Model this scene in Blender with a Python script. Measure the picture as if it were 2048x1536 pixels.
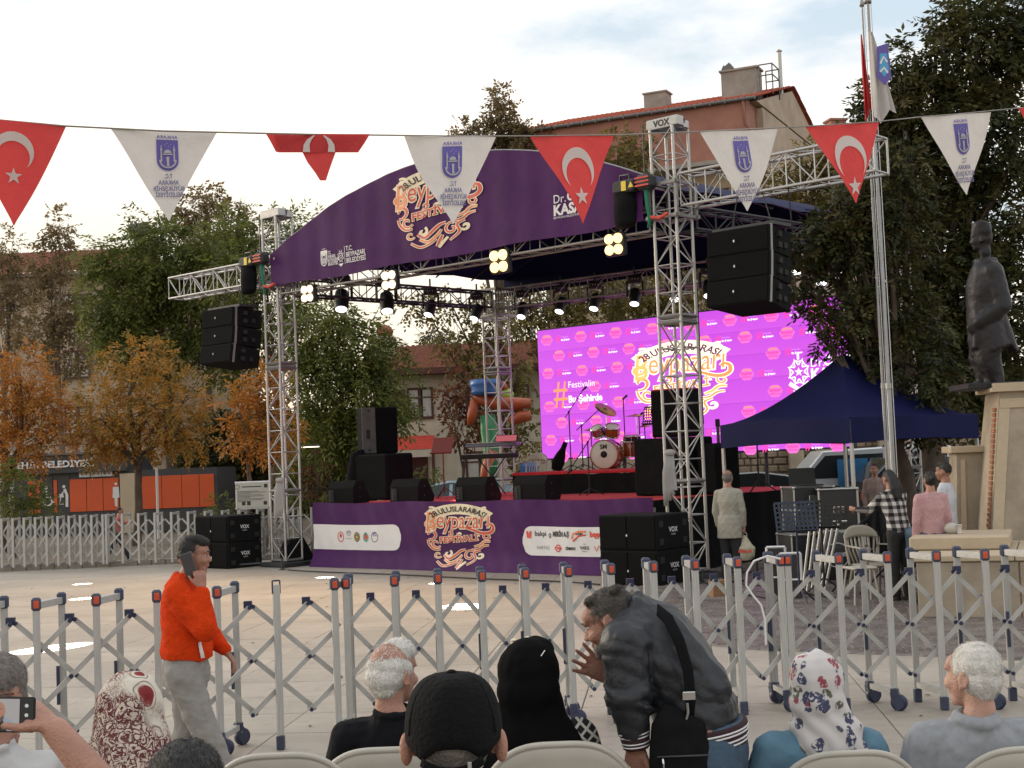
import bpy, math, random
import numpy as np
from mathutils import Vector, Matrix, Quaternion, Euler
random.seed(7); RNG = np.random.default_rng(7)
for o_ in list(bpy.data.objects): bpy.data.objects.remove(o_)
SC = bpy.context.scene
COL = SC.collection
R = math.radians
# ------------------------------------------------------------------ camera
FPX = 2800.0; CAMZ = 1.93
cam_d = bpy.data.cameras.new('camera'); cam = bpy.data.objects.new('camera', cam_d); COL.objects.link(cam)
cam_d.sensor_width = 36.0; cam_d.lens = 36*FPX/2048; cam_d.clip_end = 2000; cam_d.clip_start = .05
CROT = (Matrix.Rotation(R(90+3.107), 3, 'X') @ Matrix.Rotation(R(-2.29), 3, 'Z'))
cam.matrix_world = Matrix.Translation((0, 0, CAMZ)) @ CROT.to_4x4()
SC.camera = cam
cam_d.dof.use_dof = False
# ------------------------------------------------------------------ world
EXPO = 0.36
w = bpy.data.worlds.new('World'); SC.world = w; w.use_nodes = True
nt = w.node_tree; nt.nodes.clear()
N = nt.nodes.new; L = nt.links.new
out = N('ShaderNodeOutputWorld'); bg = N('ShaderNodeBackground'); bg.inputs['Strength'].default_value = .105
sky = N('ShaderNodeTexSky'); sky.sky_type = 'NISHITA'; sky.sun_disc = False
SUN_EL, SUN_ROT = R(15), R(-60)
sky.sun_elevation = SUN_EL; sky.sun_rotation = SUN_ROT; sky.air_density = 1.0; sky.dust_density = 2.0; sky.ozone_density = 1.0; sky.altitude = 600
tc = N('ShaderNodeTexCoord'); mp = N('ShaderNodeMapping'); mp.inputs['Scale'].default_value = (1, 1, 2.6)
no = N('ShaderNodeTexNoise'); no.inputs['Scale'].default_value = 3.4; no.inputs['Detail'].default_value = 7; no.inputs['Roughness'].default_value = .55
rp = N('ShaderNodeValToRGB'); rp.color_ramp.elements[0].position = .40; rp.color_ramp.elements[1].position = .58
mx = N('ShaderNodeMixRGB'); mx.inputs['Color2'].default_value = (10.2, 9.7, 9.2, 1)
sc_ = N('ShaderNodeMixRGB'); sc_.blend_type = 'MIX'; sc_.inputs['Fac'].default_value = .72; sc_.inputs['Color2'].default_value = (5.9, 7.1, 8.1, 1)
L(tc.outputs['Generated'], mp.inputs['Vector']); L(mp.outputs['Vector'], no.inputs['Vector']); L(no.outputs['Fac'], rp.inputs['Fac'])
L(sky.outputs['Color'], sc_.inputs['Color1']); L(sc_.outputs['Color'], mx.inputs['Color1']); L(rp.outputs['Color'], mx.inputs['Fac'])
# thicker, warmer veil of cloud low over the horizon
sx = N('ShaderNodeSeparateXYZ'); L(tc.outputs['Generated'], sx.inputs[0])
mr = N('ShaderNodeMapRange'); mr.inputs['From Min'].default_value = .0; mr.inputs['From Max'].default_value = .34; mr.inputs['To Min'].default_value = .95; mr.inputs['To Max'].default_value = 0
L(sx.outputs['Z'], mr.inputs['Value'])
m2 = N('ShaderNodeMixRGB'); m2.inputs['Color2'].default_value = (10.4, 8.7, 5.9, 1)
mr2 = N('ShaderNodeMapRange'); mr2.inputs['From Min'].default_value = -.15; mr2.inputs['From Max'].default_value = .25; mr2.inputs['To Min'].default_value = 1; mr2.inputs['To Max'].default_value = .35; L(sx.outputs['X'], mr2.inputs['Value'])
mlt = N('ShaderNodeMath'); mlt.operation = 'MULTIPLY'; L(mr.outputs['Result'], mlt.inputs[0]); L(mr2.outputs['Result'], mlt.inputs[1]); L(mlt.outputs[0], m2.inputs['Fac']); L(mx.outputs['Color'], m2.inputs['Color1'])
L(m2.outputs['Color'], bg.inputs['Color']); L(bg.outputs[0], out.inputs[0])
# ------------------------------------------------------------------ sun
sd = bpy.data.lights.new('sun', 'SUN'); sd.energy = 1.4; sd.angle = R(30); sd.color = (1, .86, .68)
sun = bpy.data.objects.new('sun', sd); COL.objects.link(sun)
sdir = Vector((math.sin(SUN_ROT)*math.cos(SUN_EL), math.cos(SUN_ROT)*math.cos(SUN_EL), math.sin(SUN_EL)))
sun.rotation_euler = sdir.to_track_quat('Z', 'Y').to_euler()
SC.view_settings.view_transform = 'Standard'; SC.view_settings.look = 'None'
SC.view_settings.gamma = 1; SC.view_settings.use_curve_mapping = False; SC.view_settings.exposure = EXPO
SC.render.engine = 'CYCLES'
try:
    SC.cycles.max_bounces = 5; SC.cycles.diffuse_bounces = 2; SC.cycles.glossy_bounces = 2; SC.cycles.transmission_bounces = 2
    SC.cycles.caustics_reflective = False; SC.cycles.caustics_refractive = False; SC.cycles.sample_clamp_indirect = 4
except Exception: pass

# ------------------------------------------------------------------ helpers
def ray(px, py): return CROT @ Vector(((px-1024)/FPX, -(py-768)/FPX, -1))
def P(px, py, Y):
    r = ray(px, py); return Vector((0, 0, CAMZ)) + r*(Y/r.y)
def G(px, py, z=0.0):
    r = ray(px, py); return Vector((0, 0, CAMZ)) + r*((z-CAMZ)/r.z)
ROLL = .04
def horizon(px): return 920-ROLL*(px-1024)
SA = R(-41.5); SU = Vector((math.cos(SA), math.sin(SA), 0)); SV = Vector((-math.sin(SA), math.cos(SA), 0)); SO = Vector((-4.62, 28.1, 0))
def S(u, v, z=0.0): return SO + SU*u + SV*v + Vector((0, 0, z))
def V(*a): return Vector(a)

MATS = {}
def M(name, c=(.5, .5, .5), rough=.6, metal=0, var=.12, scale=6, bump=0, bscale=80, emit=None, es=1, trans=0, coat=0, stretch=None, spec=None):
    if name in MATS: return MATS[name]
    m = bpy.data.materials.new(name); m.use_nodes = True; t = m.node_tree; b = t.nodes['Principled BSDF']
    b.inputs['Roughness'].default_value = rough; b.inputs['Metallic'].default_value = metal
    if spec is not None: b.inputs['Specular IOR Level'].default_value = spec
    c1 = tuple(x*(1-var) for x in c)+(1,); c2 = tuple(min(1, x*(1+var)) for x in c)+(1,)
    tcn = t.nodes.new('ShaderNodeTexCoord'); vec = tcn.outputs['Object']
    if stretch:
        mpn = t.nodes.new('ShaderNodeMapping'); mpn.inputs['Scale'].default_value = stretch; t.links.new(vec, mpn.inputs['Vector']); vec = mpn.outputs['Vector']
    if var > 0:
        n = t.nodes.new('ShaderNodeTexNoise'); n.inputs['Scale'].default_value = scale; n.inputs['Detail'].default_value = 5; n.inputs['Roughness'].default_value = .6
        t.links.new(vec, n.inputs['Vector'])
        r = t.nodes.new('ShaderNodeValToRGB'); r.color_ramp.elements[0].position = .3; r.color_ramp.elements[1].position = .7
        r.color_ramp.elements[0].color = c1; r.color_ramp.elements[1].color = c2
        t.links.new(n.outputs['Fac'], r.inputs['Fac']); t.links.new(r.outputs['Color'], b.inputs['Base Color'])
    else: b.inputs['Base Color'].default_value = tuple(c)+(1,)
    if bump > 0:
        n2 = t.nodes.new('ShaderNodeTexNoise'); n2.inputs['Scale'].default_value = bscale; n2.inputs['Detail'].default_value = 4
        t.links.new(vec, n2.inputs['Vector']); bp = t.nodes.new('ShaderNodeBump'); bp.inputs['Strength'].default_value = bump; bp.inputs['Distance'].default_value = .02
        t.links.new(n2.outputs['Fac'], bp.inputs['Height']); t.links.new(bp.outputs['Normal'], b.inputs['Normal'])
    if emit: b.inputs['Emission Color'].default_value = tuple(emit)+(1,); b.inputs['Emission Strength'].default_value = es
    if coat: b.inputs['Coat Weight'].default_value = coat
    if trans:
        tr = t.nodes.new('ShaderNodeBsdfTranslucent'); ms = t.nodes.new('ShaderNodeMixShader'); ms.inputs['Fac'].default_value = trans
        o = t.nodes['Material Output']
        if var > 0: t.links.new(r.outputs['Color'], tr.inputs['Color'])
        else: tr.inputs['Color'].default_value = tuple(c)+(1,)
        t.links.new(b.outputs[0], ms.inputs[1]); t.links.new(tr.outputs[0], ms.inputs[2]); t.links.new(ms.outputs[0], o.inputs['Surface'])
    MATS[name] = m; return m
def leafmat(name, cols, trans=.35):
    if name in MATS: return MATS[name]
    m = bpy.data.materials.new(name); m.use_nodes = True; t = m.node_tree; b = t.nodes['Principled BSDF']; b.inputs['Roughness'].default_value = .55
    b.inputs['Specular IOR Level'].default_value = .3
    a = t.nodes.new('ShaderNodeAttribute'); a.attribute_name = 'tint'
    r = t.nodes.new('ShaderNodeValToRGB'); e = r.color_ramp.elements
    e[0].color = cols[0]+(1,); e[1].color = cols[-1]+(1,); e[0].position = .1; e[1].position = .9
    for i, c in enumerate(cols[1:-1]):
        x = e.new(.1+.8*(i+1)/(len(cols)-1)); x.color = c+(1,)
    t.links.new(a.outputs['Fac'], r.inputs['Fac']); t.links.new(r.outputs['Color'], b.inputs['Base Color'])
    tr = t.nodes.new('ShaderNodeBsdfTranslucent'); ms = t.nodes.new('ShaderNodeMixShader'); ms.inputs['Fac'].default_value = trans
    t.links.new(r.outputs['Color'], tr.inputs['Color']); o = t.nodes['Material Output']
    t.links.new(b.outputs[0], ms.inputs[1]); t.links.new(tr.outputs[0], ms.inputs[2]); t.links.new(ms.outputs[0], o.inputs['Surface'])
    MATS[name] = m; return m

def link(name, me, parent=None, mw=None):
    o = bpy.data.objects.new(name, me); COL.objects.link(o)
    if parent: o.parent = parent
    if mw is not None: o.matrix_local = mw
    return o
def tag(o, label, cat, group=None, kind=None):
    if label: o['label'] = label
    if cat: o['category'] = cat
    if group: o['group'] = group
    if kind: o['kind'] = kind
    return o
def thing(name, label, cat, loc=(0, 0, 0), rz=0, group=None):
    o = bpy.data.objects.new(name, None); COL.objects.link(o); o.location = loc; o.rotation_euler = (0, 0, rz)
    o.empty_display_size = .1
    return tag(o, label, cat, group)
def kids(o): return [c for c in bpy.data.objects if c.parent == o]
def dup(root, loc=None, rz=None, label=None, group=None, kc=None):
    r = root.copy(); COL.objects.link(r)
    if loc is not None: r.location = loc
    if rz is not None: r.rotation_euler = (0, 0, rz)
    if label: r['label'] = label
    if group: r['group'] = group
    for ch in list(root.children):
        c = ch.copy(); COL.objects.link(c); c.parent = r
        for g in ch.children:
            d = g.copy(); COL.objects.link(d); d.parent = c
    return r

class MB:
    def __init__(s): s.v = []; s.f = []; s.m = []; s.s = []
    def add(s, vs, fs, mi=0, sm=False, xf=None):
        b = len(s.v)
        if xf is not None:
            if isinstance(xf, Matrix): vs = [xf @ Vector(q) for q in vs]
            else: vs = [xf(q) for q in vs]
        s.v.extend([tuple(q) for q in vs])
        for f in fs: s.f.append([b+i for i in f]); s.m.append(mi); s.s.append(sm)
        return s
    def box(s, c, sz, rot=None, mi=0, xf=None, bev=0):
        x, y, z = (k/2 for k in sz); vs = []; fs = []
        if bev <= 0:
            vs = [(i, j, k) for i in (-x, x) for j in (-y, y) for k in (-z, z)]
            fs = [(0, 1, 3, 2), (4, 6, 7, 5), (0, 4, 5, 1), (2, 3, 7, 6), (0, 2, 6, 4), (1, 5, 7, 3)]
        else:
            b = min(bev, x*.9, y*.9, z*.9); h = (x, y, z); idx = {}
            for sx_ in (-1, 1):
                for sy_ in (-1, 1):
                    for sz_ in (-1, 1):
                        sg = (sx_, sy_, sz_)
                        for a in range(3):
                            idx[(sg, a)] = len(vs); vs.append(tuple(sg[k]*(h[k] if k == a else h[k]-b) for k in range(3)))
            def orient(f):
                p = [Vector(vs[i]) for i in f]; n = (p[1]-p[0]).cross(p[2]-p[1]); c_ = sum(p, Vector())/len(p)
                return f if n.dot(c_) > 0 else f[::-1]
            for a in range(3):
                o1, o2 = [k for k in range(3) if k != a]
                for sg in (-1, 1):
                    f = []
                    for q1, q2 in ((-1, -1), (1, -1), (1, 1), (-1, 1)):
                        t = [0, 0, 0]; t[a] = sg; t[o1] = q1; t[o2] = q2; f.append(idx[(tuple(t), a)])
                    fs.append(orient(f))
                for q1 in (-1, 1):
                    for q2 in (-1, 1):
                        t0 = [0, 0, 0]; t0[a] = -1; t0[o1] = q1; t0[o2] = q2; t1 = list(t0); t1[a] = 1
                        fs.append(orient([idx[(tuple(t0), o1)], idx[(tuple(t1), o1)], idx[(tuple(t1), o2)], idx[(tuple(t0), o2)]]))
            for sx_ in (-1, 1):
                for sy_ in (-1, 1):
                    for sz_ in (-1, 1):
                        sg = (sx_, sy_, sz_); fs.append(orient([idx[(sg, 0)], idx[(sg, 1)], idx[(sg, 2)]]))
        c = Vector(c)
        if rot is None: vs = [Vector(q)+c for q in vs]
        else: vs = [rot @ Vector(q)+c for q in vs]
        return s.add(vs, fs, mi, False, xf)
    def tube(s, pts, rad, n=8, mi=0, sm=True, xf=None, caps=True, side=None, ry=None):
        pts = [Vector(q) for q in pts]
        if not hasattr(rad, '__len__'): rad = [rad]*len(pts)
        if ry is None: ry = rad
        vs = []; fs = []; prev = None
        for i, p in enumerate(pts):
            d = (pts[min(i+1, len(pts)-1)]-pts[max(i-1, 0)])
            d = d.normalized() if d.length > 1e-9 else Vector((0, 0, 1))
            if side is not None: a = Vector(side[i] if hasattr(side[0], '__len__') else side); a = (a-d*a.dot(d)).normalized()
            elif prev is None: a = d.orthogonal().normalized()
            else:
                a = prev-d*prev.dot(d); a = a.normalized() if a.length > 1e-6 else d.orthogonal().normalized()
            prev = a; b = d.cross(a)
            for k in range(n):
                t = 2*math.pi*k/n; vs.append(p+a*(rad[i]*math.cos(t))+b*(ry[i]*math.sin(t)))
        for i in range(len(pts)-1):
            for k in range(n):
                k2 = (k+1) % n; fs.append((i*n+k, i*n+k2, (i+1)*n+k2, (i+1)*n+k))
        s.add(vs, fs, mi, sm, xf)
        if caps:
            s.add(vs[:n], [tuple(range(n))[::-1]], mi, False, xf); s.add(vs[-n:], [tuple(range(n))], mi, False, xf)
        return s
    def cap(s, p0, p1, r0, r1=None, n=10, mi=0, xf=None):
        """tapered capsule, closed"""
        if r1 is None: r1 = r0
        p0 = Vector(p0); p1 = Vector(p1); d = p1-p0; ln = d.length
        d = d/ln if ln > 1e-9 else Vector((0, 0, 1))
        pts = []; rr = []
        for t in (-.98, -.85, -.6, -.3, 0): pts.append(p0+d*(r0*t)); rr.append(r0*math.sqrt(1-t*t))
        for t in (0, .3, .6, .85, .98): pts.append(p1+d*(r1*t)); rr.append(r1*math.sqrt(1-t*t))
        # closed welded tube
        return s.wtube(pts, rr, rr, None, n, mi, xf)
    def wtube(s, pts, rx, ry, side=None, n=12, mi=0, xf=None, sm=True):
        vs = []; fs = []; prev = None; pts = [Vector(q) for q in pts]
        for i, p in enumerate(pts):
            d = (pts[min(i+1, len(pts)-1)]-pts[max(i-1, 0)]); d = d.normalized() if d.length > 1e-9 else Vector((0, 0, 1))
            if side is not None: a = Vector(side[i] if hasattr(side[0], '__len__') else side)
            elif prev is None: a = d.orthogonal()
            else: a = prev
            a = a-d*a.dot(d); a = a.normalized() if a.length > 1e-6 else d.orthogonal().normalized()
            prev = a; b = d.cross(a)
            for k in range(n):
                t = 2*math.pi*k/n; vs.append(p+a*(rx[i]*math.cos(t))+b*(ry[i]*math.sin(t)))
        for i in range(len(pts)-1):
            for k in range(n):
                k2 = (k+1) % n; fs.append((i*n+k, i*n+k2, (i+1)*n+k2, (i+1)*n+k))
        fs.append(tuple(range(n))[::-1]); fs.append(tuple(range((len(pts)-1)*n, len(pts)*n)))
        return s.add(vs, fs, mi, sm, xf)
    def ell(s, c, r, rot=None, nu=14, nv=9, mi=0, xf=None, sm=True):
        c = Vector(c)
        if not hasattr(r, '__len__'): r = (r, r, r)
        vs = [Vector((0, 0, -r[2]))]; fs = []
        for j in range(1, nv):
            ph = -math.pi/2+math.pi*j/nv
            for i in range(nu):
                t = 2*math.pi*i/nu; vs.append(Vector((r[0]*math.cos(ph)*math.cos(t), r[1]*math.cos(ph)*math.sin(t), r[2]*math.sin(ph))))
        vs.append(Vector((0, 0, r[2])))
        for i in range(nu):
            i2 = (i+1) % nu; fs.append((0, 1+i2, 1+i)); last = len(vs)-1; b = 1+(nv-2)*nu; fs.append((last, b+i, b+i2))
        for j in range(nv-2):
            for i in range(nu):
                i2 = (i+1) % nu; fs.append((1+j*nu+i, 1+j*nu+i2, 1+(j+1)*nu+i2, 1+(j+1)*nu+i))
        if rot is not None: vs = [rot @ q for q in vs]
        return s.add([q+c for q in vs], fs, mi, sm, xf)
    def lathe(s, prof, n=20, mi=0, xf=None, sm=True, c=(0, 0, 0), caps=True):
        vs = []; fs = []
        for (r, z) in prof:
            for k in range(n):
                t = 2*math.pi*k/n; vs.append((c[0]+r*math.cos(t), c[1]+r*math.sin(t), c[2]+z))
        for i in range(len(prof)-1):
            for k in range(n):
                k2 = (k+1) % n; fs.append((i*n+k, i*n+k2, (i+1)*n+k2, (i+1)*n+k))
        s.add(vs, fs, mi, sm, xf)
        for i, fl in ((0, True), (len(prof)-1, False)):
            if prof[i][0] > 1e-4 and caps:
                ring = tuple(range(i*n, i*n+n)); s.add(vs, [ring[::-1] if fl else ring], mi, False, xf)
        return s
    def prism(s, poly, d0, d1, xf=None, mi=0, mis=None):
        """poly in XY, extruded z d0..d1"""
        ar = sum(poly[i][0]*poly[(i+1) % len(poly)][1]-poly[(i+1) % len(poly)][0]*poly[i][1] for i in range(len(poly)))
        if ar < 0: poly = poly[::-1]
        n = len(poly); vs = [(p[0], p[1], d0) for p in poly]+[(p[0], p[1], d1) for p in poly]
        fs = [tuple(range(n))[::-1], tuple(range(n, 2*n))]
        s.add(vs, fs, mi, False, xf)
        s.add(vs, [(i, (i+1) % n, n+(i+1) % n, n+i) for i in range(n)], mi if mis is None else mis, False, xf)
        return s
    def sheet(s, poly, z=0, xf=None, mi=0):
        return s.add([(p[0], p[1], z) for p in poly], [tuple(range(len(poly)))], mi, False, xf)
    def ribbon(s, pts, wd, z=0, xf=None, mi=0, ends=True):
        n = len(pts)
        if not hasattr(wd, '__len__'): wd = [wd]*n
        vs = []
        for i, p in enumerate(pts):
            a = pts[max(0, i-1)]; b = pts[min(n-1, i+1)]; dx, dy = b[0]-a[0], b[1]-a[1]; l = math.hypot(dx, dy) or 1
            nx, ny = -dy/l*wd[i]/2, dx/l*wd[i]/2
            vs += [(p[0]+nx, p[1]+ny, z), (p[0]-nx, p[1]-ny, z)]
        return s.add(vs, [(2*i, 2*i+1, 2*i+3, 2*i+2) for i in range(n-1)], mi, False, xf)
    def text(s, txt, size, xf=None, mi=0, off=0, z=0, align='CENTER', sx=1.0, shear=0.0, fit=None, spacing=1.0):
        vs, fs = text_geo(txt, size, off, align, shear, spacing)
        if fit:
            w_ = max(q[0] for q in vs)-min(q[0] for q in vs); sx = fit/w_
        return s.add([(q[0]*sx, q[1], z) for q in vs], fs, mi, False, xf)
    def build(s, name, mats, parent=None, mw=None, auto=None):
        me = bpy.data.meshes.new(name); me.from_pydata(s.v, [], s.f)
        if not isinstance(mats, (list, tuple)): mats = [mats]
        for m in mats: me.materials.append(m)
        if len(me.polygons) == len(s.m):
            me.polygons.foreach_set('material_index', s.m); me.polygons.foreach_set('use_smooth', s.s)
        me.update()
        return link(name, me, parent, mw)
_TC = {}
def text_geo(txt, size, off, align, shear, spacing):
    k = (txt, size, off, align, shear, spacing)
    if k in _TC: return _TC[k]
    cu = bpy.data.curves.new('t', 'FONT'); cu.body = txt; cu.size = size; cu.offset = off; cu.align_x = align; cu.resolution_u = 3; cu.shear = shear; cu.space_character = spacing
    ob = bpy.data.objects.new('t', cu); COL.objects.link(ob)
    dg = bpy.context.evaluated_depsgraph_get(); e = ob.evaluated_get(dg); me = e.to_mesh()
    vs = [tuple(v.co) for v in me.vertices]; fs = [tuple(p.vertices) for p in me.polygons]
    e.to_mesh_clear(); bpy.data.objects.remove(ob); bpy.data.curves.remove(cu)
    _TC[k] = (vs, fs); return _TC[k]

# shared unit bars -----------------------------------------------------------
_UB = {}
def unit(kind, mat):
    k = (kind, mat.name)
    if k in _UB: return _UB[k]
    b = MB()
    if kind == 'cyl': b.tube([(0, 0, 0), (0, 0, 1)], 1, n=8)
    elif kind == 'cyl6': b.tube([(0, 0, 0), (0, 0, 1)], 1, n=6)
    elif kind == 'box': b.box((0, 0, .5), (1, 1, 1))
    elif kind == 'ball': b.ell((0, 0, 0), 1, nu=10, nv=6)
    o = b.build('unit', mat); me = o.data; bpy.data.objects.remove(o); _UB[k] = me; return me
def bar(name, p0, p1, r, mat, parent=None, kind='cyl', side=None, r2=None):
    p0 = Vector(p0); p1 = Vector(p1); d = p1-p0; ln = d.length; z = d/ln
    x = (Vector(side)-z*Vector(side).dot(z)).normalized() if side is not None else z.orthogonal().normalized()
    y = z.cross(x); r2 = r if r2 is None else r2
    m = Matrix(((x.x*r, y.x*r2, z.x*ln, p0.x), (x.y*r, y.y*r2, z.y*ln, p0.y), (x.z*r, y.z*r2, z.z*ln, p0.z), (0, 0, 0, 1)))
    return link(name, unit(kind, mat), parent, m)
def onebox(name, c, sz, mat, parent=None, bev=0, rot=None):
    return MB().box(c, sz, rot=rot, bev=bev).build(name, mat, parent)
def frame_xf(o, x, y):
    """2D->3D: local (a,b,z) -> o + x*a + y*b + n*z"""
    o = Vector(o); x = Vector(x); y = Vector(y); n = x.cross(y).normalized()
    return lambda q: o+x*q[0]+y*q[1]+n*(q[2] if len(q) > 2 else 0)
def np_noise(p, sc, seed=0):
    r = np.random.default_rng(seed); out_ = np.zeros(len(p))
    for k in range(5):
        d = r.normal(size=3); d /= np.linalg.norm(d); f = sc*(1+.55*k); out_ += np.sin(p @ d*f+r.uniform(0, 6.28)+1.3*np.sin(p @ np.roll(d, 1)*f*.7))/(1+.4*k)
    return out_/3
def blob(name, mb, voxel, mat, parent=None, smooth=3, disp=None, mw=None):
    """union of closed primitives -> one continuous voxel-remeshed surface"""
    o = mb.build(name, mat, None)
    r = o.modifiers.new('r', 'REMESH'); r.mode = 'VOXEL'; r.voxel_size = voxel; r.use_smooth_shade = True
    if smooth:
        q = o.modifiers.new('s', 'SMOOTH'); q.factor = .5; q.iterations = smooth
    dg = bpy.context.evaluated_depsgraph_get(); me = bpy.data.meshes.new_from_object(o.evaluated_get(dg)); bpy.data.objects.remove(o)
    me.name = name
    n = len(me.vertices); co = np.empty(n*3, np.float32); me.vertices.foreach_get('co', co); co = co.reshape(-1, 3).astype(float)
    if disp is not None:
        no_ = np.empty(n*3, np.float32); me.vertices.foreach_get('normal', no_); no_ = no_.reshape(-1, 3)
        co = co+no_*disp(co)[:, None]
        me.vertices.foreach_set('co', co.astype(np.float32).ravel())
    me.materials.clear(); me.materials.append(mat)
    me.polygons.foreach_set('use_smooth', [True]*len(me.polygons)); me.update()
    return link(name, me, parent, mw)

# ------------------------------------------------------------------ materials
alu = M('aluminium', (.44, .43, .42), .45, .8, .08, 12)
alu_d = M('aluminium_worn', (.3, .29, .28), .5, .8, .15, 9)
blk = M('black_paint', (.02, .02, .021), .55, 0, .2, 10, bump=.15, bscale=200)
blk_cloth = M('black_cloth', (.009, .009, .010), .95, 0, .25, 4, bump=.5, bscale=12, spec=.1)
rubber = M('black_rubber', (.015, .015, .015), .8)
steel_d = M('dark_steel', (.06, .06, .065), .5, .6)
white_p = M('white_plastic', (.46, .43, .37), .45, 0, .06, 5)
red_carpet = M('red_carpet', (.5, .02, .03), .95, 0, .18, 7, bump=.3, bscale=150)
purple = M('purple_banner', (.064, .0135, .088), .7, 0, .16, 1.6, bump=.45, bscale=4, spec=.2)
navy = M('navy_canopy', (.007, .009, .058), .75, 0, .15, 2, bump=.2, bscale=6, spec=.15)
ink_w = M('white_ink', (.72, .7, .7), .5, 0, .03)
ink_k = M('black_ink', (.02, .02, .02), .5, 0, 0)
ink_r = M('red_ink', (.62, .07, .05), .45, 0, .25, 9)
ink_o = M('orange_ink', (.75, .24, .1), .45, 0, .15, 9)
ink_c = M('cream_ink', (.78, .66, .47), .45, 0, .1, 9)
ink_g = M('green_ink', (.1, .4, .33), .5, 0, 0)
ink_v = M('violet_ink', (.12, .09, .36), .6, 0, .05)
ink_gr = M('grey_ink', (.2, .2, .24), .6, 0, .05)
glass_d = M('dark_glass', (.03, .035, .04), .08, 0, 0)
# ================================================================== SETTING
def ground_mat():
    m = bpy.data.materials.new('plaza_paving'); m.use_nodes = True; t = m.node_tree; b = t.nodes['Principled BSDF']; b.inputs['Roughness'].default_value = .52
    g = t.nodes.new('ShaderNodeNewGeometry')
    n = t.nodes.new('ShaderNodeTexNoise'); n.inputs['Scale'].default_value = .9; n.inputs['Detail'].default_value = 8; n.inputs['Roughness'].default_value = .65
    mpn = t.nodes.new('ShaderNodeMapping'); mpn.inputs['Scale'].default_value = (.6, .8, 1)
    t.links.new(g.outputs['Position'], mpn.inputs[0]); t.links.new(mpn.outputs[0], n.inputs['Vector'])
    r = t.nodes.new('ShaderNodeValToRGB'); r.color_ramp.elements[0].position = .3; r.color_ramp.elements[1].position = .7
    r.color_ramp.elements[0].color = (.30, .26, .215, 1); r.color_ramp.elements[1].color = (.44, .39, .33, 1)
    t.links.new(n.outputs['Fac'], r.inputs['Fac'])
    # small stains
    n3 = t.nodes.new('ShaderNodeTexNoise'); n3.inputs['Scale'].default_value = 7; n3.inputs['Detail'].default_value = 6; t.links.new(g.outputs['Position'], n3.inputs['Vector'])
    r3 = t.nodes.new('ShaderNodeValToRGB'); r3.color_ramp.elements[0].position = .30; r3.color_ramp.elements[1].position = .46; r3.color_ramp.elements[0].color = (.84, .83, .82, 1)
    t.links.new(n3.outputs['Fac'], r3.inputs['Fac'])
    oi = t.nodes.new('ShaderNodeObjectInfo'); mr_ = t.nodes.new('ShaderNodeMapRange'); mr_.inputs['To Min'].default_value = .93; mr_.inputs['To Max'].default_value = 1.06; t.links.new(oi.outputs['Random'], mr_.inputs['Value'])
    mu = t.nodes.new('ShaderNodeMixRGB'); mu.blend_type = 'MULTIPLY'; mu.inputs['Fac'].default_value = 1; t.links.new(r.outputs[0], mu.inputs[1]); t.links.new(r3.outputs[0], mu.inputs[2])
    m2_ = t.nodes.new('ShaderNodeVectorMath'); m2_.operation = 'SCALE'; t.links.new(mu.outputs[0], m2_.inputs[0]); t.links.new(mr_.outputs[0], m2_.inputs['Scale'])
    t.links.new(m2_.outputs[0], b.inputs['Base Color'])
    n2 = t.nodes.new('ShaderNodeTexNoise'); n2.inputs['Scale'].default_value = 60; n2.inputs['Detail'].default_value = 5; t.links.new(g.outputs['Position'], n2.inputs['Vector'])
    bp = t.nodes.new('ShaderNodeBump'); bp.inputs['Strength'].default_value = .25; bp.inputs['Distance'].default_value = .01; t.links.new(n2.outputs['Fac'], bp.inputs['Height']); t.links.new(bp.outputs[0], b.inputs['Normal'])
    MATS['plaza_paving'] = m; return m
pav = ground_mat()
joint = M('joint_sand', (.2, .175, .15), .9, 0, .3, 20)
soil = M('dry_soil', (.13, .1, .07), .95, 0, .35, 1.5, bump=.6, bscale=8)
b = MB(); b.sheet([(-900, -60), (900, -60), (900, 1500), (-900, 1500)], -.03)
gnd = b.build('ground', soil); gnd['kind'] = 'structure'
b = MB(); b.sheet([(-30, -6), (30, -6), (30, 29.6), (-30, 33.2)], -.017)
plz = b.build('plaza', joint); plz['kind'] = 'structure'
# paving slabs: near ones are single pieces, the rest one joined part
sw, sl = 1.1, .8
ang = R(-6); ca, sa = math.cos(ang), math.sin(ang)
sm_ = MB().box((0, 0, 0), (sw-.007, sl-.007, .03), bev=.005).build('paving_slab', pav, plz); slab_me = sm_.data; bpy.data.objects.remove(sm_)
far = MB(); cnt = 0
for j in range(-4, 40):
    for i in range(-28, 29):
        lx = i*sw; ly = 5+j*sl; X = lx*ca-ly*sa*0.0-ly*sa*.1; X = lx*ca-(ly-12)*sa; Y = lx*sa+(ly-12)*ca+12
        if Y < 4.2 or Y > 30.5 or abs(X) > Y*.46+3: continue
        if Y < 15.2 and abs(X) < Y*.37+1.2 and cnt < 300:
            o = link('paving_slab', slab_me, plz, Matrix.Translation((X, Y, -.015+random.uniform(0, .002))) @ Matrix.Rotation(ang, 4, 'Z') @ Matrix.Rotation(R(random.uniform(-.06, .06)), 4, 'X')); cnt += 1
        else:
            mw = Matrix.Translation((X, Y, -.015+random.uniform(0, .0015))) @ Matrix.Rotation(ang, 4, 'Z')
            far.box((0, 0, 0), (sw-.007, sl-.007, .03), xf=mw)
fo = far.build('distant_slabs', pav, plz); fo['kind'] = 'stuff'
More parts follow.
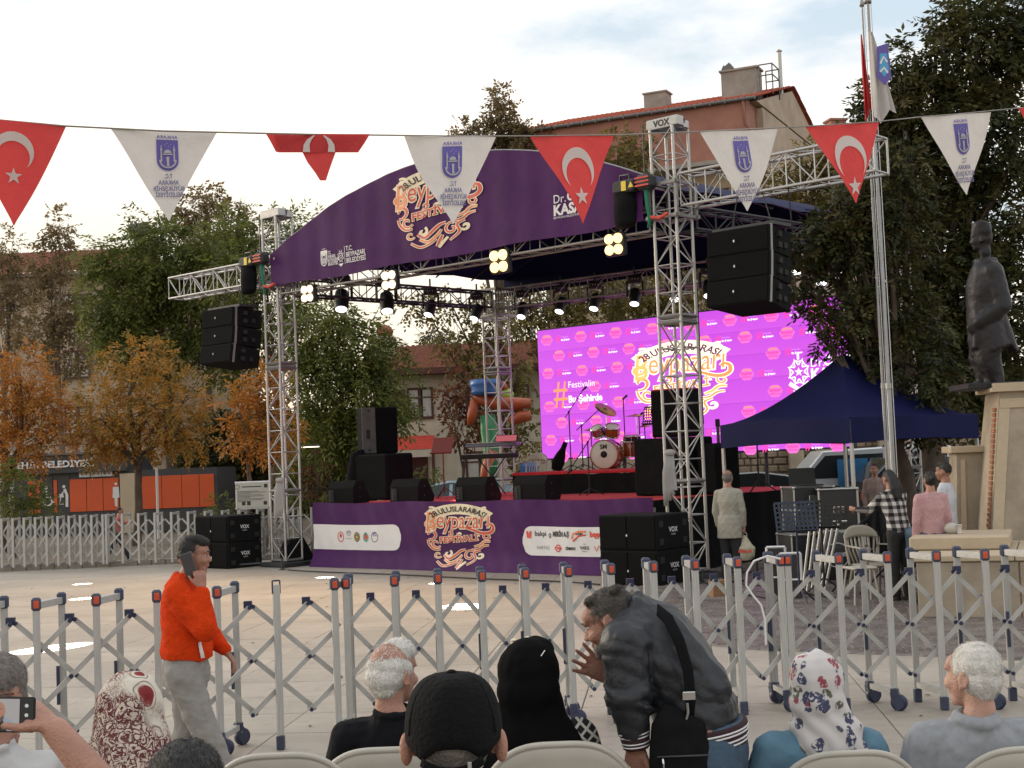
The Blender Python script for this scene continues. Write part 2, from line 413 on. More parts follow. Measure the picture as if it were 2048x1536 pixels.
# band of dark setts on the right
sett_m = M('dark_sett', (.15, .125, .115), .38, 0, .45, 3.0, bump=.35, bscale=30)
pl = [G(1170, 1258), G(1491, 1300), G(2060, 1322), G(2400, 1340), (16, 24, 0), (3.2, 24, 0), G(1235, 1172)]
pl = [(q[0], q[1]) for q in pl]
bed = MB().sheet(pl, .004).build('sett_paving', joint); bed['kind'] = 'structure'
def inside(x, y, poly):
    c = False; j = len(poly)-1
    for i in range(len(poly)):
        if (poly[i][1] > y) != (poly[j][1] > y) and x < (poly[j][0]-poly[i][0])*(y-poly[i][1])/(poly[j][1]-poly[i][1])+poly[i][0]: c = not c
        j = i
    return c
sb = MB(); y = 11.5; row = 0
while y < 23:
    hgt = .13; x = -1+.1*(row % 2)
    while x < 9.5:
        wd = random.uniform(.12, .24)
        if inside(x+wd/2, y, pl) and x < y*.4+.6:
            z = .012+random.uniform(0, .009); tx = random.uniform(-.004, .004); ty = random.uniform(-.004, .004)
            a, c_, d_, e_ = x+.006, x+wd-.006, y+.006, y+hgt-.006
            vs = [(a, d_, .004), (c_, d_, .004), (c_, e_, .004), (a, e_, .004), (a+.01, d_+.01, z-tx-ty), (c_-.01, d_+.01, z+tx-ty), (c_-.01, e_-.01, z+tx+ty), (a+.01, e_-.01, z-tx+ty)]
            sb.add(vs, [(4, 5, 6, 7), (0, 1, 5, 4), (1, 2, 6, 5), (3, 0, 4, 7), (2, 3, 7, 6)])
        x += wd
    y += hgt; row += 1
so = sb.build('setts', sett_m, bed); so['kind'] = 'stuff'
# kerb along the far left edge of the plaza
kerb_m = M('kerb_stone', (.3, .27, .23), .8, 0, .2, 3)
kb = MB(); p0 = G(-60, 1146); p1 = G(660, 1114)
for k in range(26):
    a = p0.lerp(p1, k/26); c_ = p0.lerp(p1, (k+.97)/26); d = (c_-a).normalized()
    kb.box((a+c_)/2+V(0, .1, .05), ((c_-a).length, .2, .14), rot=Matrix.Rotation(math.atan2(d.y, d.x), 3, 'Z'), bev=.012)
ko = kb.build('kerb', kerb_m); ko['kind'] = 'structure'

# ================================================================== LOGO
def spiral(c, r0, r1, a0, a1, n=16):
    return [(c[0]+(r0+(r1-r0)*i/n)*math.cos(R(a0+(a1-a0)*i/n)), c[1]+(r0+(r1-r0)*i/n)*math.sin(R(a0+(a1-a0)*i/n))) for i in range(n+1)]
def smooth2(p, k=5):
    if len(p) > 12: return p
    o = []
    for i in range(len(p)-1):
        a, b_, c, d = p[max(i-1, 0)], p[i], p[i+1], p[min(i+2, len(p)-1)]
        for j in range(k):
            t = j/k; o.append(tuple(.5*((2*b_[m])+(c[m]-a[m])*t+(2*a[m]-5*b_[m]+4*c[m]-d[m])*t*t+(3*b_[m]-a[m]-3*c[m]+d[m])*t**3) for m in (0, 1)))
    return o+[p[-1]]
def taper(n, w): return [w*(.25+.75*math.sin(math.pi*(.12+.8*i/(n-1)))) for i in range(n)]
SW = []   # (points, width, colour key)
SW.append((spiral((-.37, -.10), .012, .07, 0, 480), .018, 'c')); SW.append((spiral((.37, -.10), .012, .06, 180, -300), .018, 'c'))
SW.append((spiral((-.42, -.30), .02, .085, 60, 420), .034, 'o'))
SW.append((spiral((-.40, -.47), .02, .095, 200, -110), .032, 'r'))
SW.append(([(.12, -.36), (.22, -.40), (.33, -.445), (.42, -.445), (.475, -.40), (.47, -.33), (.42, -.305), (.385, -.33)], .04, 'r'))
SW.append((spiral((-.33, -.62), .015, .075, 0, 330), .02, 'r')); SW.append(([(-.44, -.56), (-.42, -.64), (-.36, -.71), (-.27, -.72)], .022, 'r'))
SW.append(([(.44, -.58), (.36, -.58), (.30, -.63), (.22, -.66)], .026, 'o')); SW.append(([(.42, -.64), (.34, -.65), (.27, -.70), (.18, -.71)], .02, 'r'))
SW.append((spiral((.16, -.80), .015, .09, 90, -330), .02, 'r')); SW.append((spiral((-.16, -.78), .01, .06, 90, 420), .018, 'c'))
SW.append(([(-.22, -.80), (-.14, -.86), (-.05, -.80), (.03, -.73), (.1, -.71)], .03, 'r')); SW.append(([(-.2, -.87), (-.1, -.92), (0, -.86), (.05, -.79)], .024, 'o'))
SW.append(([(.06, -.86), (.03, -.93), (.0, -1.0)], .026, 'r')); SW.append(([(.12, -.9), (.07, -.95), (.02, -1.02)], .016, 'c'))
SW.append((spiral((.02, -.47), .01, .05, 0, 320), .014, 'c')); SW.append((spiral((-.12, -.45), .012, .045, 180, -140), .02, 'r'))
SW += [(spiral((.40, -.50), .01, .06, 90, -240), .018, 'r'), (spiral((-.30, -.80), .01, .055, 0, 330), .016, 'o'), (spiral((.30, -.80), .01, .05, 180, -150), .016, 'c'), ([(-.3, -.9), (-.2, -.97), (-.08, -.95), (0, -.9)], .018, 'r'), ([(.3, -.72), (.22, -.76), (.24, -.86), (.14, -.95)], .02, 'r'), (spiral((.28, -.45), .01, .04, 0, 300), .012, 'c')]
SW = [(smooth2(p), w_, c) for p, w_, c in SW]
def draw_logo(mb, xf, W, mi, e=.003):
    f = lambda q: xf((q[0]*W, q[1]*W, q[2] if len(q) > 2 else 0))
    c, k, r, o = mi
    cx, cy = 0, -.62; n = 24; r0, r1 = .49, .635
    A = lambda t, rr: (cx+rr*math.sin(t)*1.12, cy+rr*math.cos(t))
    vs = [A(-.74+1.48*i/n, r0-.012) for i in range(n+1)]+[A(-.74+1.48*i/n, r1+.012) for i in range(n+1)]
    mb.add([(q[0], q[1], e*.5) for q in vs], [(i+1, i, n+1+i, n+2+i) for i in range(n)], c, False, f)
    # cream outlines first
    for pts, wd, key in SW: mb.ribbon(pts, [x+.022 for x in taper(len(pts), wd)], e, f, c)
    mb.text('eypazarı', .38, lambda q: f((q[0]+.055, q[1]-.37+.10*abs(q[0])**2, e)), c, off=.018, z=e, fit=.77, shear=.12)
    mb.text('B', .46, lambda q: f((q[0]-.40, q[1]-.43, e*1.3)), c, off=.022, z=0, sx=.6, shear=.15)
    mb.text('FESTİVALİ', .13, lambda q: f((q[0], q[1]-.585+.10*q[0], e)), c, off=.012, fit=.56)
    for pts, wd, key in SW:
        if key != 'c': mb.ribbon(pts, taper(len(pts), wd), e*2, f, r if key == 'r' else o)
    mb.text('eypazarı', .38, lambda q: f((q[0]+.055, q[1]-.37+.10*abs(q[0])**2, e*2)), r, off=-.001, fit=.74, shear=.12)
    mb.text('B', .46, lambda q: f((q[0]-.40, q[1]-.43, e*2.3)), o, off=.002, sx=.58, shear=.15)
    mb.text('FESTİVALİ', .13, lambda q: f((q[0], q[1]-.585+.10*q[0], e*2)), r, off=.003, fit=.54)
    # arc band with lettering
    mb.text('28.ULUSLARARASI', .115, lambda q: f((*A(q[0]/.56, .525+q[1]), e*2.6)), k, off=.003, fit=.74)
def emblem(mb, xf, W, m_bg, m_fg, e=.002):
    """shield with mosque and minarets; unit height 1, top at 0"""
    f = lambda q: xf((q[0]*W, q[1]*W, q[2] if len(q) > 2 else 0))
    def sh(k, z, m):
        pts = [(-.34*k, -.5+.5*k), (.34*k, -.5+.5*k)]+[(.34*k*math.cos(R(a)), -.66-.34*k*math.sin(R(a))) for a in range(0, 181, 20)]
        mb.sheet(pts[::-1], z, f, m)
    sh(1, e, m_bg); 
    for s_ in (-1, 1):
        mb.sheet([(s_*.20-.025, -.72), (s_*.20+.025, -.72), (s_*.20+.02, -.28), (s_*.20, -.16), (s_*.20-.02, -.28)], e*2, f, m_fg)
        mb.sheet([(s_*.20-.04, -.36), (s_*.20+.04, -.36), (s_*.20+.04, -.33), (s_*.20-.04, -.33)], e*2.4, f, m_fg)
    mb.ribbon([(.25*math.cos(R(a)), -.66-.25*math.sin(R(a))) for a in range(0, 181, 20)], .045, e*2, f, m_fg)
    dome = [(.12*math.cos(R(a)), -.44+.11*math.sin(R(a))) for a in range(0, 181, 20)]
    mb.sheet(dome, e*2, f, m_fg); mb.sheet([(-.15, -.5), (.15, -.5), (.15, -.46), (-.15, -.46)], e*2, f, m_fg)
    mb.sheet([(-.03, -.85), (.03, -.85), (.045, -.56), (-.045, -.56)], e*2, f, m_fg)
    star(mb, f, (0, -.84), .07, m_fg, e*2.4)
    for q in ((-.08, -.18), (.03, -.24), (.1, -.17), (-.02, -.13)): mb.sheet([(q[0]-.03, q[1]), (q[0], q[1]-.012), (q[0]+.03, q[1]+.015), (q[0], q[1]+.008)], e*2, f, m_fg)
def star(mb, f, c, r_, m, z, rot=90):
    pts = []
    for i in range(10):
        a = R(rot+36*i); rr = r_ if i % 2 == 0 else r_*.4; pts.append((c[0]+rr*math.cos(a), c[1]+rr*math.sin(a)))
    for i in range(10): mb.sheet([c, pts[i], pts[(i+1) % 10]], z, f, m)
def crescent(mb, f, c, r_, m, z, rot=0, rr=.8, off=.25):
    """ring-like crescent with inner circle shifted in direction rot"""
    n = 28; ci = (c[0]+off*r_*math.cos(R(rot)), c[1]+off*r_*math.sin(R(rot))); ri = r_*rr
    # intersection half-angle
    d = off*r_; a = math.acos(max(-1, min(1, (d*d+r_*r_-ri*ri)/(2*d*r_)))); bb = math.acos(max(-1, min(1, (r_*r_-d*d-ri*ri)/(2*d*ri))))
    o_ = [(c[0]+r_*math.cos(R(rot)+a+(2*math.pi-2*a)*i/n), c[1]+r_*math.sin(R(rot)+a+(2*math.pi-2*a)*i/n)) for i in range(n+1)]
    i_ = [(ci[0]+ri*math.cos(R(rot)+bb+(2*math.pi-2*bb)*i/n), ci[1]+ri*math.sin(R(rot)+bb+(2*math.pi-2*bb)*i/n)) for i in range(n+1)]
    mb.add([(q[0], q[1], z) for q in o_+i_], [(i, i+1, n+2+i, n+1+i) for i in range(n)], m, False, f)

# ================================================================== STAGE
DU0, DU1, DV0, DV1, DZ = .72, 8.95, .15, 6.1, 1.2
st = thing('stage', 'raised stage deck with red carpet top, printed purple front banner and black side skirt', 'stage', SO, SA)
onebox('deck', ((DU0+DU1)/2, (DV0+DV1)/2, DZ-.06), (DU1-DU0, DV1-DV0, .10), blk, st)
b = MB(); nx, ny = 40, 24
vs = [(DU0+(DU1-DU0)*i/nx, DV0+(DV1-DV0)*j/ny, DZ+.004+.004*math.sin(i*1.7)*math.sin(j*1.1)) for j in range(ny+1) for i in range(nx+1)]
b.add(vs, [(j*(nx+1)+i, j*(nx+1)+i+1, (j+1)*(nx+1)+i+1, (j+1)*(nx+1)+i) for j in range(ny) for i in range(nx)]); b.build('carpet', red_carpet, st)
def pleat(name, p0, p1, z0, z1, mat, parent, amp=.02, n=60, freq=9, thick=True):
    p0 = Vector(p0); p1 = Vector(p1); d = (p1-p0); nrm = Vector((d.y, -d.x, 0)).normalized(); vs = []
    for k, z in enumerate((z0, z0+(z1-z0)*.4, z1)):
        for i in range(n+1):
            t = i/n; a = amp*(1-k*.33)*math.sin(t*d.length*freq+.8*math.sin(t*9))
            vs.append(p0+d*t+nrm*(a+.01)+Vector((0, 0, z+(0.01*math.sin(t*31) if k == 2 else 0))))
    b = MB().add(vs, [(k*(n+1)+i, k*(n+1)+i+1, (k+1)*(n+1)+i+1, (k+1)*(n+1)+i) for k in range(2) for i in range(n)], 0, True)
    return b.build(name, mat, parent)
pleat('skirt', (DU1+.01, DV0, 0), (DU1+.01, DV1, 0), .02, DZ, blk_cloth, st, .03)
pleat('skirt', (DU0-.01, DV1, 0), (DU0-.01, DV0, 0), .02, DZ, blk_cloth, st, .03)
for i in range(5):
    for v_ in (.5, 5.6): bar('leg', (DU0+.5+i*1.85, v_, 0), (DU0+.5+i*1.85, v_, DZ-.11), .03, alu_d, st)
# front banner (cloth) with print
def cloth_wave(x, y): return .012*math.sin(x*5.3+.6*math.sin(y*3))*(.4+.6*max(0, min(1, (y)/1.2)))+.006*math.sin(x*17+y*9)
fb = MB(); W0, W1 = DU0-.02, DU1; nx, ny = 110, 14; H = DZ+.03
def bxf(q):  # (u along, z up) -> stage local on front banner, facing -v
    u, z = q[0], q[1]; zz = q[2] if len(q) > 2 else 0
    flare = .16*max(0, (.35-z)/.35)**2
    return Vector((u, DV0-.05-cloth_wave(u, z)-zz-flare, max(z, 0)+.006+.012*math.sin(u*2.3)*(z/1.2)))
vs = [bxf((W0+(W1-W0)*i/nx, H*j/ny)) for j in range(ny+1) for i in range(nx+1)]
fb.add(vs, [(j*(nx+1)+i, j*(nx+1)+i+1, (j+1)*(nx+1)+i+1, (j+1)*(nx+1)+i) for j in range(ny) for i in range(nx)], 0, True)
fo = fb.build('front_banner', purple, st)
pr = MB(); 
def panel(u0, u1, z0, z1, r_, left):
    # white rounded panel, as a strip grid so that it follows the cloth
    n = 46; vs = []
    for i in range(n+1):
        u = u0+(u1-u0)*i/n; d = (u1-u) if left else (u-u0); k = 0
        if d < r_: k = r_-math.sqrt(max(0, r_*r_-(r_-d)**2))
        for j in range(7): vs.append((u, z0+k+(z1-z0-2*k)*j/6, .004))
    pr.add(vs, [(i*7+j, (i+1)*7+j, (i+1)*7+j+1, i*7+j+1) for i in range(n) for j in range(6)], 0, True, bxf)
PM = [ink_w, ink_k, ink_r, ink_o, ink_gr, M('gold_ink', (.6, .42, .12), .5, 0, .05), ink_g, ink_v]
panel(W0, 3.18, .33, .81, .2, True); pr.build('white_panel', PM, fo); pr = MB(); panel(6.19, W1-.02, .29, .78, .2, False); pr.build('white_panel', PM, fo); pr = MB()
ring = lambda c, r_, m, wd=.018, z=.008: pr.ribbon([(c[0]+r_*math.cos(R(a)), c[1]+r_*1.1*math.sin(R(a))) for a in range(0, 361, 24)], wd, z, bxf, m)
disc = lambda c, r_, m, z=.008: pr.sheet([(c[0]+r_*math.cos(R(a)), c[1]+r_*1.1*math.sin(R(a))) for a in range(0, 360, 24)], z, bxf, m)
x0 = 1.52
ring((x0, .58), .085, 2); disc((x0, .60), .035, 2); pr.sheet([(x0-.01, .56), (x0+.01, .56), (x0+.01, .64), (x0-.01, .64)], .009, bxf, 2)
ring((x0+.22, .65), .045, 4, .01); pr.text('XIX', .08, lambda q: bxf((q[0]+x0+.22, q[1]+.64, .009)), 4); pr.text('BELEDİYESİ', .03, lambda q: bxf((q[0]+x0+.22, q[1]+.54, .009)), 4)
disc((x0+.45, .58), .085, 1); ring((x0+.45, .58), .06, 5, .014, .010); disc((x0+.45, .58), .03, 5, .010)
disc((x0+.70, .58), .085, 6); disc((x0+.70, .58), .055, 2, .010); pr.text('A', .07, lambda q: bxf((q[0]+x0+.70, q[1]+.61, .012)), 1); 
ring((x0+.96, .58), .085, 1, .012); pr.text('TC', .09, lambda q: bxf((q[0]+x0+.96, q[1]+.6, .009)), 7, off=.003)
def T(s_, u, z, sz, m, off=0, fit=None): pr.text(s_, sz, lambda q: bxf((q[0]+u, q[1]+z, .009)), m, off=off, fit=fit)
pr.build('crest_print', PM, fo); pr = MB(); SH = .52; bxo = bxf; bxf = lambda q: bxo((q[0]+SH, q[1]-.04, q[2] if len(q) > 2 else 0))
T = lambda s_, u, z, sz, m, off=0, fit=None: pr.text(s_, sz, lambda q: bxf((q[0]+u, q[1]+z, .009)), m, off=off, fit=fit)
T('bakpi', 6.07, .66, .12, 1, .002); pr.sheet([(5.76, .74), (5.80, .74), (5.82, .68), (5.84, .74), (5.88, .74), (5.87, .62), (5.77, .62)], .009, bxf, 2)
T('MERİN A.Ş', 6.52, .66, .11, 1, .006, .36); pr.ribbon([(6.28+.02*math.cos(R(a)), .67+.035*math.sin(R(a))) for a in range(0, 361, 40)], .014, .009, bxf, 1)
pr.ribbon([(6.76, .62), (6.78, .70), (6.9, .745), (7.06, .745)], .035, .009, bxf, 3); pr.ribbon([(6.78, .58), (6.9, .67), (7.06, .69)], .03, .009, bxf, 2); T('AYDIN', 6.92, .69, .05, 1, .003)
T('beypiliç', 7.3, .66, .12, 2, .008, .34); T('elite', 7.66, .66, .1, 4, .004)
T('KARTAŞ', 6.12, .44, .075, 4, 0, .26); ring((6.45, .46), .05, 2, .02); pr.ribbon([(6.38, .46), (6.52, .46)], .04, .010, bxf, 2); T('ETSA', 6.45, .445, .04, 0, .002)
T('ÇİMENTO', 6.72, .44, .06, 1, .004, .22); T('VARG', 7.02, .45, .08, 1, .002, .2); T('YAPI', 7.02, .53, .03, 1); T('İNŞAAT', 7.02, .41, .03, 1)
pr.ribbon([(7.22, .50), (7.26, .42), (7.31, .52)], .02, .009, bxf, 2); pr.sheet([(7.33, .43), (7.62, .43), (7.62, .51), (7.33, .51)], .009, bxf, 1); T('Banvit', 7.475, .45, .06, 5, .003)
bxf = bxo
pr.build('sponsor_print', PM, fo)
lg = MB(); W = 1.74
draw_logo(lg, lambda q: bxf((4.67+q[0], 1.165+q[1]*.64, q[2]+.003)), W, (0, 1, 2, 3), .004)
lg.build('festival_logo', [ink_c, ink_k, ink_r, ink_o], fo)
# drum riser
RU0, RU1, RV0, RV1, RZ = 2.62, 6.4, 3.9, 5.9, 1.66
rs = thing('drum_riser', 'low black skirted drum riser with red carpet edge standing on the stage', 'riser', SO, SA)
onebox('riser_top', ((RU0+RU1)/2, (RV0+RV1)/2, RZ-.03), (RU1-RU0, RV1-RV0, .06), red_carpet, rs, .01)
pleat('skirt', (RU0, RV0+.02, 0), (RU1, RV0+.02, 0), 1.21, RZ-.06, blk_cloth, rs, .015)
pleat('skirt', (RU0+.02, RV1, 0), (RU0+.02, RV0+.02, 0), 1.21, RZ-.06, blk_cloth, rs, .015)
pleat('skirt', (RU1-.02, RV0+.02, 0), (RU1-.02, RV1, 0), 1.21, RZ-.06, blk_cloth, rs, .015)
# ------------------------------------------------------------------ truss builders
def truss(parent, p0, p1, w, h, seg, up, mat=alu, rc=.025, rb=.011, faces=(0, 1, 2, 3), hseg=True):
    """box truss: 4 chords, braces on each face; every bar an object"""
    p0 = Vector(p0); p1 = Vector(p1); d = p1-p0; ln = d.length; d.normalize(); up = Vector(up); sd_ = d.cross(up).normalized(); up = sd_.cross(d).normalized()
    off = [sd_*(-w/2)+up*(-h/2), sd_*(w/2)+up*(-h/2), sd_*(w/2)+up*(h/2), sd_*(-w/2)+up*(h/2)]
    for o_ in off: bar('chord', p0+o_, p1+o_, rc, mat, parent)
    n = max(1, round(ln/seg))
    for fi in faces:
        a, c_ = off[fi], off[(fi+1) % 4]
        for k in range(n):
            t0, t1 = k/n*ln, (k+1)/n*ln
            if hseg: bar('strut', p0+d*t0+a, p0+d*t0+c_, rb, mat, parent, 'cyl6')
            q0, q1 = (a, c_) if (k+fi) % 2 == 0 else (c_, a)
            bar('brace', p0+d*t0+q0, p0+d*t1+q1, rb, mat, parent, 'cyl6')
        bar('strut', p1+a, p1+c_, rb*1.6, mat, parent, 'cyl6')
TOPZ = 7.15
def tower(u, v, top, label, headbeam=True, roofz=5.7, seg=.42):
    t = thing('truss_tower', label, 'truss tower', S(u, v), SA, 'aluminium towers holding up the stage roof')
    w_ = .42
    truss(t, (0, 0, .12), (0, 0, top), w_, w_, seg, (0, 1, 0))
    for z in (.12, 1.5, 2.0+1.95, 4.05): 
        if z < top: 
            for a, c_ in (((-1, -1), (1, -1)), ((1, -1), (1, 1)), ((1, 1), (-1, 1)), ((-1, 1), (-1, -1))):
                bar('joint_frame', (a[0]*w_/2, a[1]*w_/2, z), (c_[0]*w_/2, c_[1]*w_/2, z), .022, alu, t, 'box', side=(0, 0, 1), r2=.03) if False else bar('joint_frame', (a[0]*w_/2, a[1]*w_/2, z), (c_[0]*w_/2, c_[1]*w_/2, z), .05, alu_d, t, 'box')
    onebox('base_plate', (0, 0, .05), (.8, .8, .08), steel_d, t, .01)
    for a in (-1, 1):
        for c_ in (-1, 1):
            bar('outrigger', (a*.3, c_*.3, .08), (a*.75, c_*.75, .06), .03, steel_d, t, 'box'); 
            b = MB().tube([(a*.75, c_*.75, 0), (a*.75, c_*.75, .22)], .018, n=6).lathe([(.07, 0), (.07, .015), (.02, .03)], 12, c=(a*.75, c_*.75, 0)); b.build('levelling_foot', steel_d, t)
    # sleeve block round the tower at roof height
    b = MB()
    for z in (roofz-.1, roofz+.42):
        for a in (-1, 1):
            b.box((0, a*(w_/2+.05), z), (w_+.22, .05, .05)).box((a*(w_/2+.05), 0, z), (.05, w_+.22, .05))
    for a in (-1, 1):
        for c_ in (-1, 1): b.box((a*(w_/2+.05), c_*(w_/2+.05), roofz+.16), (.05, .05, .6))
    if headbeam: b.build('sleeve_block', alu_d, t)
    if headbeam:
        hb = MB().box((0, -.1, top+.08), (.95*.62, .2, .16), bev=.015).box((0, .12, top+.06), (.5, .16, .12), bev=.01)
        hb.build('head_beam', alu, t)
        if 'VOX' in label or u > 5:
            tx = MB(); tx.text('VOX', .14, frame_xf((0, -.205, top+.03), (1, 0, 0), (0, 0, 1)), 0, off=.004); tx.build('lettering', ink_k, t)
        for a in (-1, 1): MB().lathe([(.08, -.02), (.08, .02)], 14, xf=Matrix.Translation((a*.22, 0, top+.1)) @ Matrix.Rotation(R(90), 4, 'X')).build('pulley', steel_d, t)
    return t
TU = 9.66
tfl = tower(0, 0, 7.0, 'front left aluminium truss tower beside the left sub stack')
tfr = tower(TU, 0, 7.0, 'front right aluminium truss tower, tallest in view, with VOX on its head beam')
trl = tower(.48, 5.95, 5.6, 'rear truss tower standing between the keyboards and the screen', False)
trr = tower(10.1, 6.6, 5.6, 'rear truss tower half hidden behind the blue tent', False)
# chain hoists and cable bags on the front towers
def hoist(u, label):
    t = thing('chain_hoist', label, 'hoist', S(u, -.35, 5.72), SA, 'chain hoists on the front towers')
    onebox('motor_body', (-.25, 0, .42), (.42, .26, .2), blk, t, .03)
    onebox('motor_cover', (.12, 0, .44), (.3, .24, .24), blk, t, .05)
    for k in range(3): onebox('red_stripe', (.12, -.125, .38+k*.06), (.26, .01, .025), ink_r, t)
    onebox('warning_plate', (-.22, -.135, .42), (.09, .01, .15), M('yellow_plate', (.75, .55, .05), .5), t)
    MB().prism([(-.05, 0), (.05, 0), (0, .09)], 0, .006, frame_xf((-.08, -.135, .38), (1, 0, 0), (0, 0, 1))).build('warning_triangle', M('yellow_plate', (.75, .55, .05), .5), t)
    b = MB()
    b.wtube([(-.3, 0, .34), (-.3, 0, .1), (-.32, .01, -.12), (-.31, 0, -.2)], [.19, .21, .2, .16], [.12, .13, .13, .1], (1, 0, 0), 12); b.build('chain_bag', blk_cloth, t)
    b = MB().tube([(-.38, 0, .5), (-.38, 0, .62), (-.2, 0, .62), (-.2, 0, .5)], .018, n=6); b.build('handle', steel_d, t)
    b = MB().tube([(.12, 0, .4), (.1, .02, .15), (.13, .05, -.15), (.05, .1, -.25)], [.05, .03, .035, .02], n=8); b.build('green_sling', M('green_sling', (.02, .2, .12), .7), t)
    b = MB().tube([(.1, 0, 1.35), (.1, 0, .5)], .012, n=5); b.build('chain', steel_d, t)
    b = MB().tube([(.2, -.02, -.12), (.35, -.02, -.16), (.5, 0, -.1)], .03, n=6); b.build('red_shackle', ink_r, t)
hoist(-.22, 'black chain hoist with bag on the left front truss tower'); hoist(TU-.35, 'black chain hoist with bag on the right front truss tower')
# roof trusses
RFZ = 5.62
ft = thing('roof_truss', 'front roof truss carrying the warm flood lights above the stage edge', 'truss', S(0, 0, 0), SA)
truss(ft, (.3, 0, RFZ), (TU-.3, 0, RFZ), .4, .4, .55, (0, 0, 1), alu_d)
lo = thing('outrigger_truss', 'left outrigger truss sticking out over the hanging line array', 'truss', S(0, 0, 0), SA, 'outrigger trusses')
truss(lo, (-3.5, 0, 5.95), (-.3, 0, 5.95), .4, .45, .38, (0, 0, 1))
ro = thing('outrigger_truss', 'right outrigger truss reaching towards the flagpoles behind the pennants', 'truss', S(0, 0, 0), SA, 'outrigger trusses')
truss(ro, (TU+.3, 0, 5.98), (TU+3.55, 0, 5.98), .4, .5, .45, (0, 0, 1))
sl_ = thing('roof_truss', 'left side roof truss with four moving heads under it', 'truss', S(0, 0, 0), SA)
truss(sl_, (.1, .4, RFZ), (.45, 5.7, RFZ), .35, .35, .5, (0, 0, 1), steel_d)
sr_ = thing('roof_truss', 'right side roof truss running back above the blue tent', 'truss', S(0, 0, 0), SA)
truss(sr_, (TU, .4, RFZ), (10.05, 6.3, RFZ), .35, .35, .5, (0, 0, 1), steel_d)
rt_ = thing('roof_truss', 'rear roof truss in front of the dark blue roof cloth', 'truss', S(0, 0, 0), SA)
truss(rt_, (.75, 5.95, RFZ), (9.8, 6.5, RFZ), .4, .45, .5, (0, 0, 1), alu_d)
b = MB()
for z in (5.25, 5.85):
    for a in (-1, 1): b.box((0, a*.36, z), (.76, .05, .05)).box((a*.36, 0, z), (.05, .76, .05))
for k in range(9):
    a = -.36+.09*k; b.box((a, -.36, 5.55), (.02, .02, .6)).box((.36, a, 5.55), (.02, .02, .6))
b.build('sleeve_block', alu_d, trl)
# arched front banner
def arch_z(u): 
    t = (u-TU/2)/(TU/2-.12); return 6.2+1.14*(1-t*t)
ab = thing('arch_banner', 'arched purple festival banner across the top of the stage', 'banner', SO, SA)
U0, U1 = .12, TU-.34; BZ = 5.56; nx, ny = 80, 14
def axf(q):
    u, z = q[0], q[1]; d = q[2] if len(q) > 2 else 0
    return Vector((u, -.30-d-.014*math.sin(u*3.1+z*2)-.006*math.sin(u*11), z))
b = MB(); vs = []
for j in range(ny+1):
    for i in range(nx+1):
        u = U0+(U1-U0)*i/nx; vs.append(axf((u, BZ+(arch_z(u)-BZ)*j/ny+(.02*math.sin(u*2.1) if j == 0 else 0))))
b.add(vs, [(j*(nx+1)+i, j*(nx+1)+i+1, (j+1)*(nx+1)+i+1, (j+1)*(nx+1)+i) for j in range(ny) for i in range(nx)], 0, True)
cl = b.build('banner_cloth', purple, ab)
b = MB(); b.tube([axf((U0+(U1-U0)*i/40, arch_z(U0+(U1-U0)*i/40), -.03)) for i in range(41)], .022, n=6); b.build('arch_tube', alu_d, ab)
lg = MB(); draw_logo(lg, lambda q: axf((4.82+q[0], 7.16+q[1]*.62, q[2]+.01)), 2.25, (0, 1, 2, 3), .004); lg.build('festival_logo', [ink_c, ink_k, ink_r, ink_o], cl)
pr = MB()
emblem(pr, lambda q: axf((1.74+q[0], 6.09+q[1], q[2]+.006)), .3, 0, 1, .003)
for k, s_ in enumerate(('T.C.', 'ANKARA', 'BÜYÜKŞEHİR', 'BELEDİYESİ')): pr.text(s_, .085, lambda q, k=k: axf((1.86+q[0], 6.0-k*.072+q[1], .01)), 0, align='LEFT', off=.002, sx=.62)
pr.text('ANKARA', .03, lambda q: axf((1.74+q[0], 6.11+q[1], .01)), 0)
for i in range(8):
    a = R(45*i); pr.ribbon([(2.23+.055*math.cos(a), 5.92+.075*math.sin(a)), (2.23+.10*math.cos(a+.39), 5.92+.125*math.sin(a+.39)), (2.23+.055*math.cos(a+.78), 5.92+.075*math.sin(a+.78))], .014, .01, axf, 0)
pr.ribbon(spiral((2.23, 5.92), .01, .06, 0, 500), .012, .01, axf, 0); pr.sheet([(2.15, 5.78), (2.31, 5.78), (2.23, 5.72)], .01, axf, 0)
pr.ribbon([(2.36, 5.76), (2.36, 6.1)], .01, .01, axf, 0)
for k, s_ in enumerate(('T.C.', 'BEYPAZARI', 'BELEDİYESİ')): pr.text(s_, .125, lambda q, k=k: axf((2.4+q[0], 6.0-k*.115+q[1], .01)), 0, align='LEFT', off=.002, sx=.85)
pr.text('Dr.', .2, lambda q: axf((7.5+q[0], 6.12+q[1], .01)), 0, align='LEFT'); pr.text('ÖZER', .2, lambda q: axf((7.79+q[0], 6.13+q[1], .01)), 0, align='LEFT', off=.008)
pr.text('KASAP', .24, lambda q: axf((7.5+q[0], 5.92+q[1], .01)), 0, align='LEFT', off=.01); pr.text('BEYPAZARI BELEDİYE BAŞKANI', .05, lambda q: axf((7.5+q[0], 5.86+q[1], .01)), 0, align='LEFT')
pr.build('banner_print', [ink_w, purple], cl)
